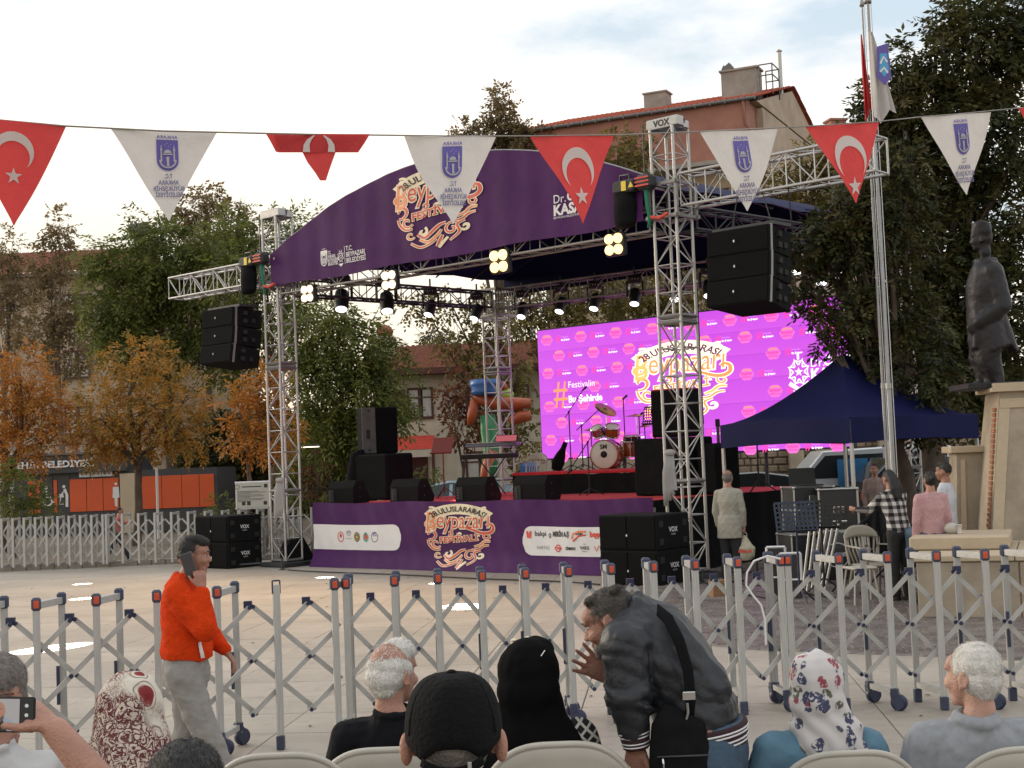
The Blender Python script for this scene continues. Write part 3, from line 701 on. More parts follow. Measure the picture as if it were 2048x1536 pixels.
# roof canopy (dark arched cloth) with rear fill
rc = thing('roof_canopy', 'dark blue arched cloth roof stretched behind the purple banner', 'canopy', SO, SA)
b = MB(); nx, ny = 36, 8; vs = []
for j in range(ny+1):
    for i in range(nx+1):
        u = U0+(TU-.2-U0)*i/nx; v = -.2+6.6*j/ny; vs.append((u+.3*j/ny, v, arch_z(u)-.06-.05*math.sin(math.pi*((j*2) % 2)/2)-.05*math.sin(j*1.57)**2))
b.add(vs, [(j*(nx+1)+i, j*(nx+1)+i+1, (j+1)*(nx+1)+i+1, (j+1)*(nx+1)+i) for j in range(ny) for i in range(nx)], 0, True); b.build('roof_cloth', navy, rc)
b = MB(); vs = []
for j in range(2):
    for i in range(nx+1):
        u = U0+(TU-.2-U0)*i/nx; vs.append((u+.3, 6.35, 5.75 if j == 0 else arch_z(u)-.08))
b.add(vs, [(i, i+1, nx+2+i, nx+1+i) for i in range(nx)], 0, True); b.build('rear_cloth', navy, rc)
for j in range(1, 6):
    bb = MB(); bb.tube([(U0+(TU-.2-U0)*i/20+.05*j, -.2+1.1*j, arch_z(U0+(TU-.2-U0)*i/20)-.14) for i in range(21)], .02, n=5); bb.build('hoop', steel_d, rc)
# ------------------------------------------------------------------ LED screen
def emi(name, c, s_=1.0):
    m = bpy.data.materials.new(name); m.use_nodes = True; bs = m.node_tree.nodes['Principled BSDF']; bs.inputs['Base Color'].default_value = (.02, .02, .02, 1); bs.inputs['Roughness'].default_value = .6
    bs.inputs['Emission Color'].default_value = tuple(c)+(1,); bs.inputs['Emission Strength'].default_value = s_; MATS[name] = m; return m
scr_m = emi('screen_magenta', (.56, .05, .80), 1.0)
t_ = scr_m.node_tree; tcn = t_.nodes.new('ShaderNodeTexCoord'); nn = t_.nodes.new('ShaderNodeTexNoise'); nn.inputs['Scale'].default_value = .35; nn.inputs['Detail'].default_value = 1
rr = t_.nodes.new('ShaderNodeValToRGB'); rr.color_ramp.elements[0].position = .35; rr.color_ramp.elements[1].position = .65; rr.color_ramp.elements[0].color = (.47, .052, .63, 1); rr.color_ramp.elements[1].color = (.62, .10, .72, 1)
t_.links.new(tcn.outputs['Object'], nn.inputs['Vector']); t_.links.new(nn.outputs['Fac'], rr.inputs['Fac']); t_.links.new(rr.outputs[0], t_.nodes['Principled BSDF'].inputs['Emission Color'])
e_pink = emi('screen_pink', (.92, .16, .60)); e_red = emi('screen_red', (.95, .06, .42)); e_white = emi('screen_white', (1, .9, 1), 1.1); e_cream = emi('screen_cream', (1, .86, .6), 1.2)
e_or = emi('screen_orange', (1, .33, .12)); e_or2 = emi('screen_amber', (1, .55, .16)); e_lil = emi('screen_lilac', (.8, .3, .9)); e_k = emi('screen_plum', (.12, .01, .12))
sp0 = P(1071, 918, 32.5); spu = S(8.85, 6.95); sp0 = S(1.05, 6.75)
du = (spu-sp0); SWD = 7.8; du.normalize()
ls = thing('led_screen', 'large magenta LED video wall behind the drum kit showing the festival logo', 'video screen', sp0, math.atan2(du.y, du.x))
SZ0, SZ1 = 1.93, 4.9
onebox('cabinet', (SWD/2, .08, (SZ0+SZ1)/2), (SWD+.06, .14, SZ1-SZ0+.06), blk, ls, .01)
mod = None
for i in range(16):
    for j in range(6):
        if mod is None: mod = onebox('screen_module', (0, 0, 0), (SWD/16-.004, .02, (SZ1-SZ0)/6-.004), scr_m, ls, .002); me = mod.data; bpy.data.objects.remove(mod); mod = me
        link('screen_module', mod, ls, Matrix.Translation((SWD*(i+.5)/16, 0, SZ0+(SZ1-SZ0)*(j+.5)/6)))
lxf = lambda q: Vector((q[0], -.012-(q[2] if len(q) > 2 else 0), q[1]))
pt = MB()
def blobshape(c, rx, ry, n=22): return [(c[0]+rx*(1+.07*math.cos(6*a))*math.cos(a), c[1]+ry*(1+.07*math.cos(6*a))*math.sin(a)) for a in [2*math.pi*i/n for i in range(n)]]
for row in range(8):
    z = SZ1-.24-row*.385; off = .28 if row % 2 == 0 else .62
    for k in range(8):
        u = off+k*.98
        if u > SWD-.25: continue
        if 2.55 < u < 5.3 and SZ0+.75 < z < SZ1-.7: continue
        if (u < 1.6 and 3.15 < z < 3.75) or (u > 6.3 and 3.15 < z < 3.9): continue
        pt.sheet(blobshape((u, z), .165, .13), .001, lxf, 0)
        pt.text('Beypazarı', .1, lambda q: lxf((q[0]+u, q[1]+z-.01, .003)), 1, off=.004, fit=.27); pt.text('FESTİVALİ', .05, lambda q: lxf((q[0]+u, q[1]+z-.075, .003)), 1, off=.002)
        pt.ribbon([(u-.12, z+.07), (u, z+.1), (u+.12, z+.07)], .02, .003, lxf, 3)
        if u+.6 < SWD:
            pt.text('#', .22, lambda q: lxf((q[0]+u+.34, q[1]+z-.06, .003)), 1, off=.004); pt.text('Festivalin', .055, lambda q: lxf((q[0]+u+.42, q[1]+z+.02, .003)), 4, align='LEFT')
            pt.text('Bu Şehirde', .055, lambda q: lxf((q[0]+u+.42, q[1]+z-.05, .003)), 2, align='LEFT', off=.003)
pt.text('#', .85, lambda q: lxf((q[0]+.62, q[1]+3.15, .004)), 5, off=.002, sx=.8)
pt.text('Festivalin', .21, lambda q: lxf((q[0]+.84, q[1]+3.52, .004)), 2, align='LEFT'); pt.text('Bu Şehirde', .21, lambda q: lxf((q[0]+.84, q[1]+3.19, .004)), 2, align='LEFT', off=.008)
ec = (6.72, 3.47)
for i in range(8):
    a = R(45*i); pt.ribbon([(ec[0]+.12*math.cos(a), ec[1]+.14*math.sin(a)), (ec[0]+.25*math.cos(a+.39), ec[1]+.28*math.sin(a+.39)), (ec[0]+.12*math.cos(a+.78), ec[1]+.14*math.sin(a+.78))], .035, .004, lxf, 2)
    pt.ribbon([(ec[0]+.19*math.cos(a), ec[1]+.21*math.sin(a)), (ec[0]+.23*math.cos(a+.39), ec[1]+.25*math.sin(a+.39)), (ec[0]+.19*math.cos(a+.78), ec[1]+.21*math.sin(a+.78))], .025, .004, lxf, 2)
star(pt, lxf, ec, .1, 2, .004); pt.ribbon([(ec[0]-.22, ec[1]-.22), (ec[0], ec[1]-.36), (ec[0]+.22, ec[1]-.22)], .09, .005, lxf, 2); pt.ribbon([(ec[0], ec[1]+.25), (ec[0], ec[1]+.38)], .05, .005, lxf, 2)
pt.text('Dr.', .24, lambda q: lxf((q[0]+6.98, q[1]+3.55, .004)), 2, align='LEFT'); pt.text('ÖZER', .24, lambda q: lxf((q[0]+7.28, q[1]+3.56, .004)), 2, align='LEFT', off=.01); pt.text('KASAP', .3, lambda q: lxf((q[0]+6.98, q[1]+3.3, .004)), 2, align='LEFT', off=.012)
pt.text('BEYPAZARI BELEDİYE BAŞKANI', .06, lambda q: lxf((q[0]+6.98, q[1]+3.22, .004)), 2, align='LEFT')
pt.build('screen_pattern', [e_pink, e_red, e_white, e_or, e_lil, e_or], ls)
lg = MB(); pts = blobshape((3.42, 3.62), 1.12, .62, 40); 
draw_logo(lg, lambda q: lxf((3.9+q[0], 4.3+q[1]*.66, q[2]+.004)), 2.6, (0, 1, 2, 3), .004)
lg.build('screen_logo', [e_cream, e_k, e_or, e_or2], ls)
for i in range(5): bar('stand', (.3+i*1.8, .3, .0), (.3+i*1.8, .3, SZ1-.2), .04, steel_d, ls)
for u in (4.4, 4.47): bar('hanging_cable', (u, -.1, SZ0+.6), (u, -.1, 5.5), .012, rubber, ls)
# ================================================================== TREES
LM = {
 'green': leafmat('leaf_green', [(.055, .072, .016), (.125, .155, .034), (.22, .22, .052)], .45),
 'olive': leafmat('leaf_olive', [(.08, .07, .02), (.17, .14, .04), (.26, .19, .055)], .4),
 'orange': leafmat('leaf_orange', [(.18, .10, .025), (.40, .18, .032), (.56, .21, .04), (.30, .18, .04)], .4),
 'amber': leafmat('leaf_amber', [(.13, .10, .025), (.30, .19, .04), (.50, .22, .04), (.23, .18, .04)], .4),
 'brown': leafmat('leaf_brown', [(.11, .082, .04), (.21, .155, .075), (.28, .205, .10)], .45),
 'maroon': leafmat('leaf_maroon', [(.06, .02, .015), (.13, .045, .022), (.17, .075, .03)]),
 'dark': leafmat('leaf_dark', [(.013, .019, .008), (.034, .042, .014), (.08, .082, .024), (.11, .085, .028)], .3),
}
bark = M('bark', (.085, .06, .045), .9, 0, .3, 5, bump=.6, bscale=18); bark_l = M('pale_bark', (.17, .13, .10), .9, 0, .3, 5, bump=.5, bscale=18)
def leaf_mesh(name, ells, dens, ll, lw, k, sl, droop, mat, seed, gap=.1, axis=None, twigs=True, barkm=None, parent=None, origin=V(0, 0, 0)):
    rg = np.random.default_rng(seed); Pn = []; O_ = []
    for (c, r) in ells:
        n = int(dens*math.pi*r[0]*r[2]); d = rg.normal(size=(n, 3)); d /= np.linalg.norm(d, axis=1)[:, None]
        rad = rg.random(n)**.38; p = np.array(c)+d*rad[:, None]*np.array(r)
        Pn.append(p); O_.append(d*.9+np.array([0, 0, -.0]))
    p = np.concatenate(Pn); o = np.concatenate(O_)
    nz = np_noise(p, 3.2/max(.5, ells[0][1][0]**.5)*1.0, seed)+.5*np_noise(p, 7.0, seed+3)
    kp = nz > -gap*-1-.75+gap; p = p[kp]; o = o[kp]; nz = nz[kp]
    o = o+rg.normal(scale=.45, size=o.shape); o[:, 2] -= droop; o /= np.linalg.norm(o, axis=1)[:, None]
    n = len(p); L_ = sl*(.6+.7*rg.random(n)); up = np.tile([0, 0, 1.], (n, 1))+rg.normal(scale=.35, size=(n, 3))
    side = np.cross(o, up); side /= np.linalg.norm(side, axis=1)[:, None]+1e-9
    nrm = np.cross(side, o)
    vs = []; tint = []
    t0 = .5+.28*nz+.16*rg.normal(size=n)
    for j in range(k):
        t = (j+.4)/k; sg = 1 if j % 2 else -1
        base = p+o*(L_*t)[:, None]+np.array([0, 0, -1])*(L_*t*t*.35*droop)[:, None]
        if j == k-1: d = o.copy()
        else: d = o*.55+side*sg*.9+rg.normal(scale=.2, size=(n, 3))
        d[:, 2] -= .25*droop; d /= np.linalg.norm(d, axis=1)[:, None]
        q = np.cross(d, nrm+rg.normal(scale=.45, size=(n, 3))); q /= np.linalg.norm(q, axis=1)[:, None]+1e-9
        s_ = (.7+.6*rg.random(n))[:, None]
        vs.append(np.stack([base, base+d*ll*.45*s_+q*lw*.5*s_, base+d*ll*s_, base+d*ll*.45*s_-q*lw*.5*s_], 1)); tint.append(t0+.1*rg.normal(size=n))
    vs = np.concatenate(vs).reshape(-1, 3); tint = np.clip(np.concatenate(tint), 0, 1); nf = len(tint)
    me = bpy.data.meshes.new(name); me.vertices.add(nf*4); me.vertices.foreach_set('co', (vs-np.array(origin)).astype(np.float32).ravel())
    me.loops.add(nf*4); me.loops.foreach_set('vertex_index', np.arange(nf*4, dtype=np.int32))
    me.polygons.add(nf); me.polygons.foreach_set('loop_start', np.arange(0, nf*4, 4, dtype=np.int32)); me.polygons.foreach_set('loop_total', np.full(nf, 4, np.int32))
    me.materials.append(mat); me.update(calc_edges=True)
    a = me.attributes.new('tint', 'FLOAT', 'FACE'); a.data.foreach_set('value', tint.astype(np.float32))
    return link(name, me, parent)
NT = [0]
def tree(label, cat, D, base, crowns, lm, dens=110, ll=.13, lw=.05, k=9, sl=.35, droop=.5, tr=.12, seed=None, name='tree', group=None, thick=.8, gap=.1, multi=1, barkm=None, dz=None, limbs=True):
    NT[0] += 1; seed = seed or NT[0]*11; rnd = random.Random(seed); barkm = barkm or bark
    b0 = P(base[0], base[1], D); gz = V(b0.x, D, 0)
    t = thing(name, label, cat, gz, 0, group)
    pm = FPX/D; ells = []
    for i, c in enumerate(crowns):
        dd = D+(c[4] if len(c) > 4 else rnd.uniform(-.5, .5)*thick)
        w_ = P(c[0], c[1], dd); rx_ = c[2]/FPX*dd; rz_ = c[3]/FPX*dd; ells.append((tuple(w_), (rx_, (rx_+rz_)/2*thick, rz_)))
    leaf_mesh('crown', ells, dens, ll, lw, k, sl, droop, lm, seed, gap, parent=t, origin=gz)
    # trunk(s)
    zc = min(e[0][2]-e[1][2]*.3 for e in ells); cx = sum(e[0][0] for e in ells)/len(ells); cy = sum(e[0][1] for e in ells)/len(ells)
    zf = max(.8, min(zc, max(e[0][2] for e in ells)*.5)); tops = []
    for m in range(multi):
        ox = rnd.uniform(-.25, .25) if multi > 1 else 0
        top = V((gz.x*.6+cx*.4)+ox*2, (gz.y+cy)/2+ox, zf)
        pts = [V(gz.x+ox, gz.y, -.05)-gz]
        for q in range(1, 6): pts.append(V(gz.x+ox, gz.y, 0).lerp(top, q/5)+V(rnd.uniform(-.05, .05), rnd.uniform(-.05, .05), 0)*(1+tr*4)-gz)
        MB().tube(pts, [tr*1.35, tr*1.05, tr, tr*.92, tr*.85, tr*.75], n=9).build('trunk', barkm, t); tops.append(pts[-1])
    if limbs:
        for i, e in enumerate(ells):
            a = tops[i % multi]-V(0, 0, rnd.uniform(0, zf*.25)); bpt = V(*e[0])-gz; r0 = tr*.5; mid = a.lerp(bpt, .5)+V(rnd.uniform(-.2, .2), rnd.uniform(-.2, .2), .15)
            bb = MB().tube([a, a.lerp(mid, .6), mid, bpt.lerp(mid, .4), bpt], [r0, r0*.8, r0*.6, r0*.42, r0*.25], n=6)
            for s_ in range(7):
                u = rnd.uniform(.3, 1); st_ = a.lerp(mid, u*2) if u < .5 else mid.lerp(bpt, u*2-1)
                dr = V(rnd.gauss(0, 1), rnd.gauss(0, 1), rnd.gauss(.3, .8)).normalized(); en = bpt+V(dr.x*e[1][0], dr.y*e[1][1], dr.z*e[1][2])*.9
                md = st_.lerp(en, .5)+V(rnd.uniform(-.1, .1), rnd.uniform(-.1, .1), .08)
                bb.tube([st_, md, en], [r0*.3, r0*.18, r0*.06], n=4, caps=False)
            bb.build('limb', barkm, t)
    return t
tree('rust orange leafy tree cut off by the left edge of the photo', 'tree', 38, (4, 1090), [(40, 745, 70, 70), (55, 830, 75, 70), (-30, 800, 80, 130), (20, 905, 85, 50), (90, 810, 45, 60), (110, 880, 45, 35)], LM['orange'], tr=.1, dens=80, gap=.22)
tree('round amber and orange tree in front of the grey and orange washroom building', 'tree', 39, (272, 1080), [(280, 745, 85, 70), (200, 835, 75, 70), (330, 820, 90, 75), (265, 860, 125, 60), (375, 790, 45, 50), (270, 705, 55, 35), (175, 890, 45, 35), (385, 880, 45, 40)], LM['amber'], tr=.11, dens=88, gap=.22)
tree('small orange tree just left of the front left truss tower', 'tree', 33, (510, 1060), [(515, 775, 50, 50), (480, 830, 48, 50), (560, 855, 38, 60), (500, 882, 62, 28), (540, 740, 35, 25)], LM['orange'], tr=.05, multi=2, barkm=bark_l, dens=100)
tree('large green tree with drooping fronds behind the left line array', 'tree', 54, (345, 1060), [(330, 520, 110, 75), (250, 590, 90, 95), (400, 600, 95, 105), (195, 510, 35, 40), (300, 450, 45, 35), (245, 640, 60, 80), (470, 690, 80, 80), (420, 500, 70, 60), (300, 690, 90, 60)], LM['green'], dens=60, ll=.24, lw=.075, sl=.7, droop=.7, tr=.2, thick=.9)
tree('green frond leaved tree behind the top of the front left truss tower', 'tree', 50, (560, 1050), [(520, 470, 60, 40), (590, 450, 40, 30), (480, 540, 60, 60), (600, 500, 40, 40), (640, 440, 20, 14), (470, 450, 35, 30), (560, 600, 60, 80)], LM['green'], dens=60, ll=.22, lw=.07, sl=.65, droop=.7, tr=.16)
tree('tall narrow brown leaved tree standing against the sky at far left', 'tree', 62, (125, 1050), [(118, 455, 32, 45), (105, 520, 48, 60), (130, 590, 60, 70), (150, 680, 70, 80), (90, 650, 50, 60)], LM['brown'], dens=34, ll=.2, lw=.1, sl=.5, tr=.15, barkm=bark_l, gap=.25)
tree('brownish green tree rising over the left corner of the photo', 'tree', 64, (10, 1050), [(20, 500, 30, 45), (30, 570, 50, 60), (-10, 560, 50, 80), (20, 660, 50, 60)], LM['brown'], dens=30, ll=.2, lw=.1, sl=.5, tr=.15, barkm=bark_l, gap=.25)
tree('pale brown tree crown against the sky above the green fronds', 'tree', 68, (420, 1050), [(410, 405, 48, 34), (440, 440, 60, 38), (375, 430, 40, 35), (482, 402, 16, 18), (430, 500, 80, 50)], LM['brown'], dens=48, ll=.2, lw=.11, sl=.5, tr=.18, gap=.3)
tree('broad green tree between the front left tower and the tiled house', 'tree', 42, (690, 1060), [(650, 640, 60, 50), (700, 690, 75, 75), (640, 750, 60, 80), (715, 790, 75, 70), (775, 720, 45, 55), (640, 850, 70, 60), (790, 815, 40, 45), (610, 690, 35, 60), (720, 870, 50, 40), (690, 930, 90, 60, 1.5), (620, 920, 60, 60, 1.5)], LM['green'], dens=95, ll=.2, lw=.06, sl=.55, droop=.8, tr=.16, multi=2)
tree('thin branched tree spreading over the red roof of the tiled house', 'tree', 44, (1060, 1050), [(850, 612, 60, 26), (915, 680, 55, 50), (985, 640, 55, 60), (960, 730, 55, 50), (1040, 720, 30, 90), (900, 600, 50, 20), (1000, 830, 50, 60), (1050, 880, 30, 80)], LM['olive'], dens=40, ll=.16, lw=.09, sl=.45, tr=.12, gap=.2, thick=.7)
tree('small maroon leaved tree in front of the white house wall', 'tree', 37, (925, 1040), [(930, 790, 42, 45), (920, 850, 42, 45), (890, 775, 22, 20), (960, 850, 30, 40)], LM['maroon'], dens=45, ll=.14, lw=.08, sl=.35, tr=.045, gap=.2)
tree('slender golden tree standing tall beside the red brown apartment block', 'tree', 63, (1000, 1000), [(1002, 195, 18, 26), (1003, 235, 32, 32), (985, 270, 52, 30), (930, 262, 24, 20), (1040, 268, 26, 22), (1060, 290, 70, 30), (960, 300, 70, 30), (1000, 360, 90, 60)], LM['brown'], dens=62, ll=.2, lw=.1, sl=.5, tr=.2)
tree('olive green tree in front of the cream apartment wall', 'tree', 52, (1230, 1000), [(1235, 310, 50, 45), (1215, 360, 50, 45), (1285, 295, 22, 30), (1270, 400, 60, 60), (1180, 350, 40, 40), (1200, 430, 80, 60)], LM['olive'], dens=75, ll=.17, lw=.09, sl=.45, tr=.2)
tree('olive green tree at the right corner of the apartment block', 'tree', 46, (1620, 990), [(1612, 320, 30, 45), (1640, 375, 60, 55), (1560, 385, 35, 50), (1500, 420, 50, 40), (1590, 440, 60, 60), (1690, 330, 40, 50)], LM['olive'], dens=75, ll=.17, lw=.09, sl=.45, tr=.2)
tree('olive tree seen between the rear truss and the video screen', 'tree', 46, (1110, 1000), [(1090, 600, 55, 50), (1160, 580, 60, 50), (1040, 620, 40, 50), (1120, 650, 60, 60)], LM['olive'], dens=60, ll=.16, lw=.08, sl=.4, tr=.13)
tree('dark olive tree behind the hanging lights above the screen', 'tree', 47, (1330, 1000), [(1240, 580, 60, 60), (1330, 580, 60, 60), (1420, 590, 55, 70), (1490, 600, 50, 60), (1300, 650, 80, 60)], LM['olive'], dens=60, ll=.16, lw=.08, sl=.4, tr=.13)
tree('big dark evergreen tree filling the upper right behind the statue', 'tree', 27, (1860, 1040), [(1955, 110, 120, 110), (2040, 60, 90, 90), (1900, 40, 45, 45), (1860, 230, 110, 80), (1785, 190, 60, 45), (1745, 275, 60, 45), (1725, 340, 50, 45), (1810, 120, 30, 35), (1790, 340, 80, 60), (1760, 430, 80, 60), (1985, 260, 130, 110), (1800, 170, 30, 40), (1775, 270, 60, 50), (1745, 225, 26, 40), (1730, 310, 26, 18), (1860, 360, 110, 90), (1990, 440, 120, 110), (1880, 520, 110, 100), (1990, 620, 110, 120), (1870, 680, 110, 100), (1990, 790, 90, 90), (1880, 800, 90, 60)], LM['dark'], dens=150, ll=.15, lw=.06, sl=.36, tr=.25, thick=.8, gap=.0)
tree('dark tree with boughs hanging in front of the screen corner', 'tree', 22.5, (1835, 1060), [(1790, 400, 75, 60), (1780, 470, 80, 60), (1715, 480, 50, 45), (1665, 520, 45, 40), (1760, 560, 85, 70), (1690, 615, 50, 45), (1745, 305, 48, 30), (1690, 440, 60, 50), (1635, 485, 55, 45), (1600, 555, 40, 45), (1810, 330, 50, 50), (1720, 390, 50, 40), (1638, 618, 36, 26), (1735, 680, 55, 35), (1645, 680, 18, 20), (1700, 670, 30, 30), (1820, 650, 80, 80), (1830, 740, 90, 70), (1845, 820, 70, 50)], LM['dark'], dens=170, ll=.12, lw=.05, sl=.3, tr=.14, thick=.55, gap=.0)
# shrubs and hedges
def shrub(label, D, crowns, lm, base, **k):
    return tree(label, 'shrub', D, base, crowns, lm, name='shrub', tr=.03, **k)
shrub('dark green clipped shrub behind the folded barrier at far left', 35.5, [(30, 985, 60, 45), (70, 1010, 45, 30), (0, 950, 40, 30)], LM['green'], (30, 1080), dens=160, ll=.09, lw=.04, sl=.22)
shrub('low green shrub behind the white notice board', 33.5, [(575, 1000, 30, 22), (545, 990, 30, 22), (440, 1010, 30, 18)], LM['green'], (545, 1060), dens=150, ll=.09, lw=.04, sl=.22)
shrub('reddish bare twigged shrub right of the front left truss tower', 31.5, [(630, 930, 34, 40), (640, 980, 40, 45), (610, 970, 25, 30)], LM['maroon'], (625, 1090), dens=70, ll=.06, lw=.03, sl=.25)
shrub('bright green low shrub beside the left end of the stage', 33, [(670, 990, 30, 16), (690, 980, 20, 12), (850, 945, 30, 20)], LM['green'], (675, 1060), dens=170, ll=.08, lw=.04, sl=.2)
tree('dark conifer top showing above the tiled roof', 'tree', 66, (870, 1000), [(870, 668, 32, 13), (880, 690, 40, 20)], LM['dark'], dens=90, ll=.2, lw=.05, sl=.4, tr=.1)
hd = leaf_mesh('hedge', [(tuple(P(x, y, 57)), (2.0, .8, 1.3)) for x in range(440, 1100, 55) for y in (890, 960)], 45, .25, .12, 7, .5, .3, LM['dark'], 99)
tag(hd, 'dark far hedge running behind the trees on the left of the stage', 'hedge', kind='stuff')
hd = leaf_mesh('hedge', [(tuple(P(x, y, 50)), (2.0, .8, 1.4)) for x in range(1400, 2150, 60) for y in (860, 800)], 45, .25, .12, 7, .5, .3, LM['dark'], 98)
tag(hd, 'dark far hedge behind the parked cars on the right', 'hedge', kind='stuff')

# ================================================================== BUILDINGS
terra = M('terracotta_render', (.33, .15, .11), .85, 0, .16, 1.2, bump=.3, bscale=6); cream = M('cream_render', (.5, .4, .28), .85, 0, .12, 1.0, bump=.2, bscale=6)
beige = M('beige_render', (.40, .31, .23), .85, 0, .22, .8, bump=.3, bscale=5); tile_m = M('roof_tile', (.40, .09, .05), .8, 0, .3, 9)
tile_old = M('old_roof_tile', (.26, .10, .065), .85, 0, .3, 8); wht = M('white_render', (.55, .48, .38), .85, 0, .14, 1.5, bump=.2, bscale=5); grey_c = M('grey_concrete', (.3, .27, .24), .85, 0, .2, 2, bump=.3, bscale=10)
maroon_w = M('maroon_wood', (.09, .02, .018), .6, 0, .15, 8); curtain = M('curtain', (.5, .48, .44), .9, 0, .08, 4); gut = M('gutter_metal', (.14, .13, .13), .5, .3)
orange_p = M('orange_panel', (.62, .09, .02), .45, 0, .05, 2); anth = M('anthracite_panel', (.045, .045, .05), .5, 0, .1, 2)
def window(parent, fr, x, z, w_, h_, fm, shut=False, depth=.07, name='window'):
    """fr(x,z,out) -> local 3d; frame bars + pane"""
    t = .07; b = MB()
    def bx(x0, x1, z0, z1, d0, d1): 
        vs = [fr(a, c, d) for a in (x0, x1) for c in (z0, z1) for d in (d0, d1)]
        b.add(vs, [(0, 1, 3, 2), (4, 6, 7, 5), (0, 4, 5, 1), (2, 3, 7, 6), (0, 2, 6, 4), (1, 5, 7, 3)])
    bx(x, x+t, z, z+h_, 0, depth); bx(x+w_-t, x+w_, z, z+h_, 0, depth); bx(x+t, x+w_-t, z, z+t, 0, depth); bx(x+t, x+w_-t, z+h_-t, z+h_, 0, depth)
    bx(x+w_/2-t/2, x+w_/2+t/2, z+t, z+h_-t, 0, depth-.01); bx(x+t, x+w_/2-t/2, z+h_*.66, z+h_*.66+.05, 0, depth-.02); bx(x+w_/2+t/2, x+w_-t, z+h_*.66, z+h_*.66+.05, 0, depth-.02)
    o = b.build(name, fm, parent)
    MB().add([fr(x+t, z+t, .015), fr(x+w_-t, z+t, .015), fr(x+w_-t, z+h_-t, .015), fr(x+t, z+h_-t, .015)], [(0, 1, 2, 3)]).build('pane', glass_d, o)
    n = 8; cb = MB()
    for (a0, a1) in ((x+t, x+w_*.42), (x+w_*.6, x+w_-t)):
        vs = [fr(a0+(a1-a0)*i/n, zz, .02+.008*(i % 2)) for zz in (z+t+.02, z+h_-t-.02) for i in range(n+1)]
        cb.add(vs, [(i, i+1, n+2+i, n+1+i) for i in range(n)])
    cb.build('curtain', curtain, o)
    return o
def tile_roof(parent, a, b_, c, d, mat, pitch=.24, rows=14, name='roof'):
    """ridged tile sheet: a,b eave ends; d,c ridge ends"""
    a, b_, c, d = map(Vector, (a, b_, c, d)); n = max(4, int((b_-a).length/pitch)); nn = (b_-a).cross(d-a).normalized()
    if nn.z < 0: nn = -nn
    vs = []; fs = []; K = 4
    for r in range(rows):
        for e in range(2):
            t = (r+e)/rows; p0 = a.lerp(d, t); p1 = b_.lerp(c, t); lift = .05*(1-e)+.0
            for i in range(n*K+1):
                s_ = i/(n*K); vs.append(p0.lerp(p1, s_)+nn*(.035*math.sin(2*math.pi*s_*n)+lift))
    w_ = n*K+1
    for r in range(rows):
        for i in range(w_-1): k0 = r*2*w_+i; fs.append((k0, k0+1, k0+w_+1, k0+w_))
        if r < rows-1:
            for i in range(w_-1): k0 = (r*2+1)*w_+i; fs.append((k0, k0+1, k0+w_+1, k0+w_))
    return MB().add(vs, fs, 0, True).build(name, mat, parent)
# --- apartment block -------------------------------------------------------
AO = V(1.75, 64.3, 0); AC = V(10.94, 60, 0); ad = (AC-AO); AL = ad.length; aang = math.atan2(ad.y, ad.x)
ap = thing('apartment_building', 'red brown and cream apartment block with tiled roof and chimneys at upper right', 'building', AO, aang)
AE, AR, AD = 17.0, 18.9, 12.0
MB().box((AL/2, AD/2, 14.2/2), (AL, AD, 14.2)).build('wall', cream, ap)
MB().box((AL/2-.3, AD/2-.6, 15.65), (AL+.6, AD+1.2, 2.5)).build('upper_wall', terra, ap)
onebox('balcony_slab', (AL-2.2, -.75, 14.3), (4.9, 1.5, .18), grey_c, ap); onebox('balcony_slab', (AL-2.2, -.75, 11.2), (4.9, 1.5, .18), grey_c, ap)
MB().box((AL-2.2, -1.48, 11.7), (4.9, .08, .9)).box((AL+.2, -.75, 11.7), (.08, 1.4, .9)).build('balcony_parapet', terra, ap)
MB().prism([(-.6, 0), (AD+.1, 0), (6, AR-AE)], 0, .3, Matrix.Translation((AL+.02, 0, AE-.12)) @ Matrix(((0, 0, 1, 0), (1, 0, 0, 0), (0, 1, 0, 0), (0, 0, 0, 1)))).build('gable', beige, ap)
MB().box((AL+.16, AD/2+.2, 8.4), (.3, AD-.3, 16.8)).build('gable_wall', beige, ap)
tile_roof(ap, (-.9, -1.3, AE-.1), (AL+.45, -1.3, AE-.1), (AL+.45, 6, AR+.1), (-.9, 6, AR+.1), tile_m, .26, 16); tile_roof(ap, (AL+.45, AD+.6, AE-.1), (-.9, AD+.6, AE-.1), (-.9, 6, AR+.1), (AL+.45, 6, AR+.1), tile_m, .5, 6)
MB().tube([(-.9, -1.36, AE-.14), (AL+.45, -1.36, AE-.14)], .08, n=8).build('gutter', gut, ap)
for k in range(16): onebox('gutter_clip', (-.6+k*.66, -1.38, AE-.2), (.05, .2, .1), gut, ap)
MB().tube([(AL-.1, -1.3, AE-.2), (AL-.05, -1.25, AE-1.2), (AL+.4, -.3, AE-2.1), (AL+.4, -.1, 3)], .07, n=8).build('downpipe', terra, ap)
MB().box((4.6, 3.6, 18.2), (1.1, .8, 1.5)).box((4.6, 3.6, 18.98), (1.22, .92, .07)).build('chimney', grey_c, ap)
MB().box((8.95, 2.7, 18.3), (1.65, .9, 1.7)).box((8.95, 2.7, 19.18), (1.8, 1.05, .09)).build('chimney', grey_c, ap)
MB().box((8.3, 2.7, 19.35), (.4, .35, .22), rot=Matrix.Rotation(.5, 3, 'Y')).box((8.42, 2.7, 19.42), (.3, .4, .3), rot=Matrix.Rotation(-.6, 3, 'Y')).build('chimney_cowl', gut, ap)
MB().tube([(10.3, 4.5, 18.0), (10.3, 4.5, 20.3)], .1, n=10).lathe([(.1, 20.3), (.16, 20.35), (.02, 20.45)], 10, c=(10.3, 4.5, 0)).build('flue_pipe', alu, ap)
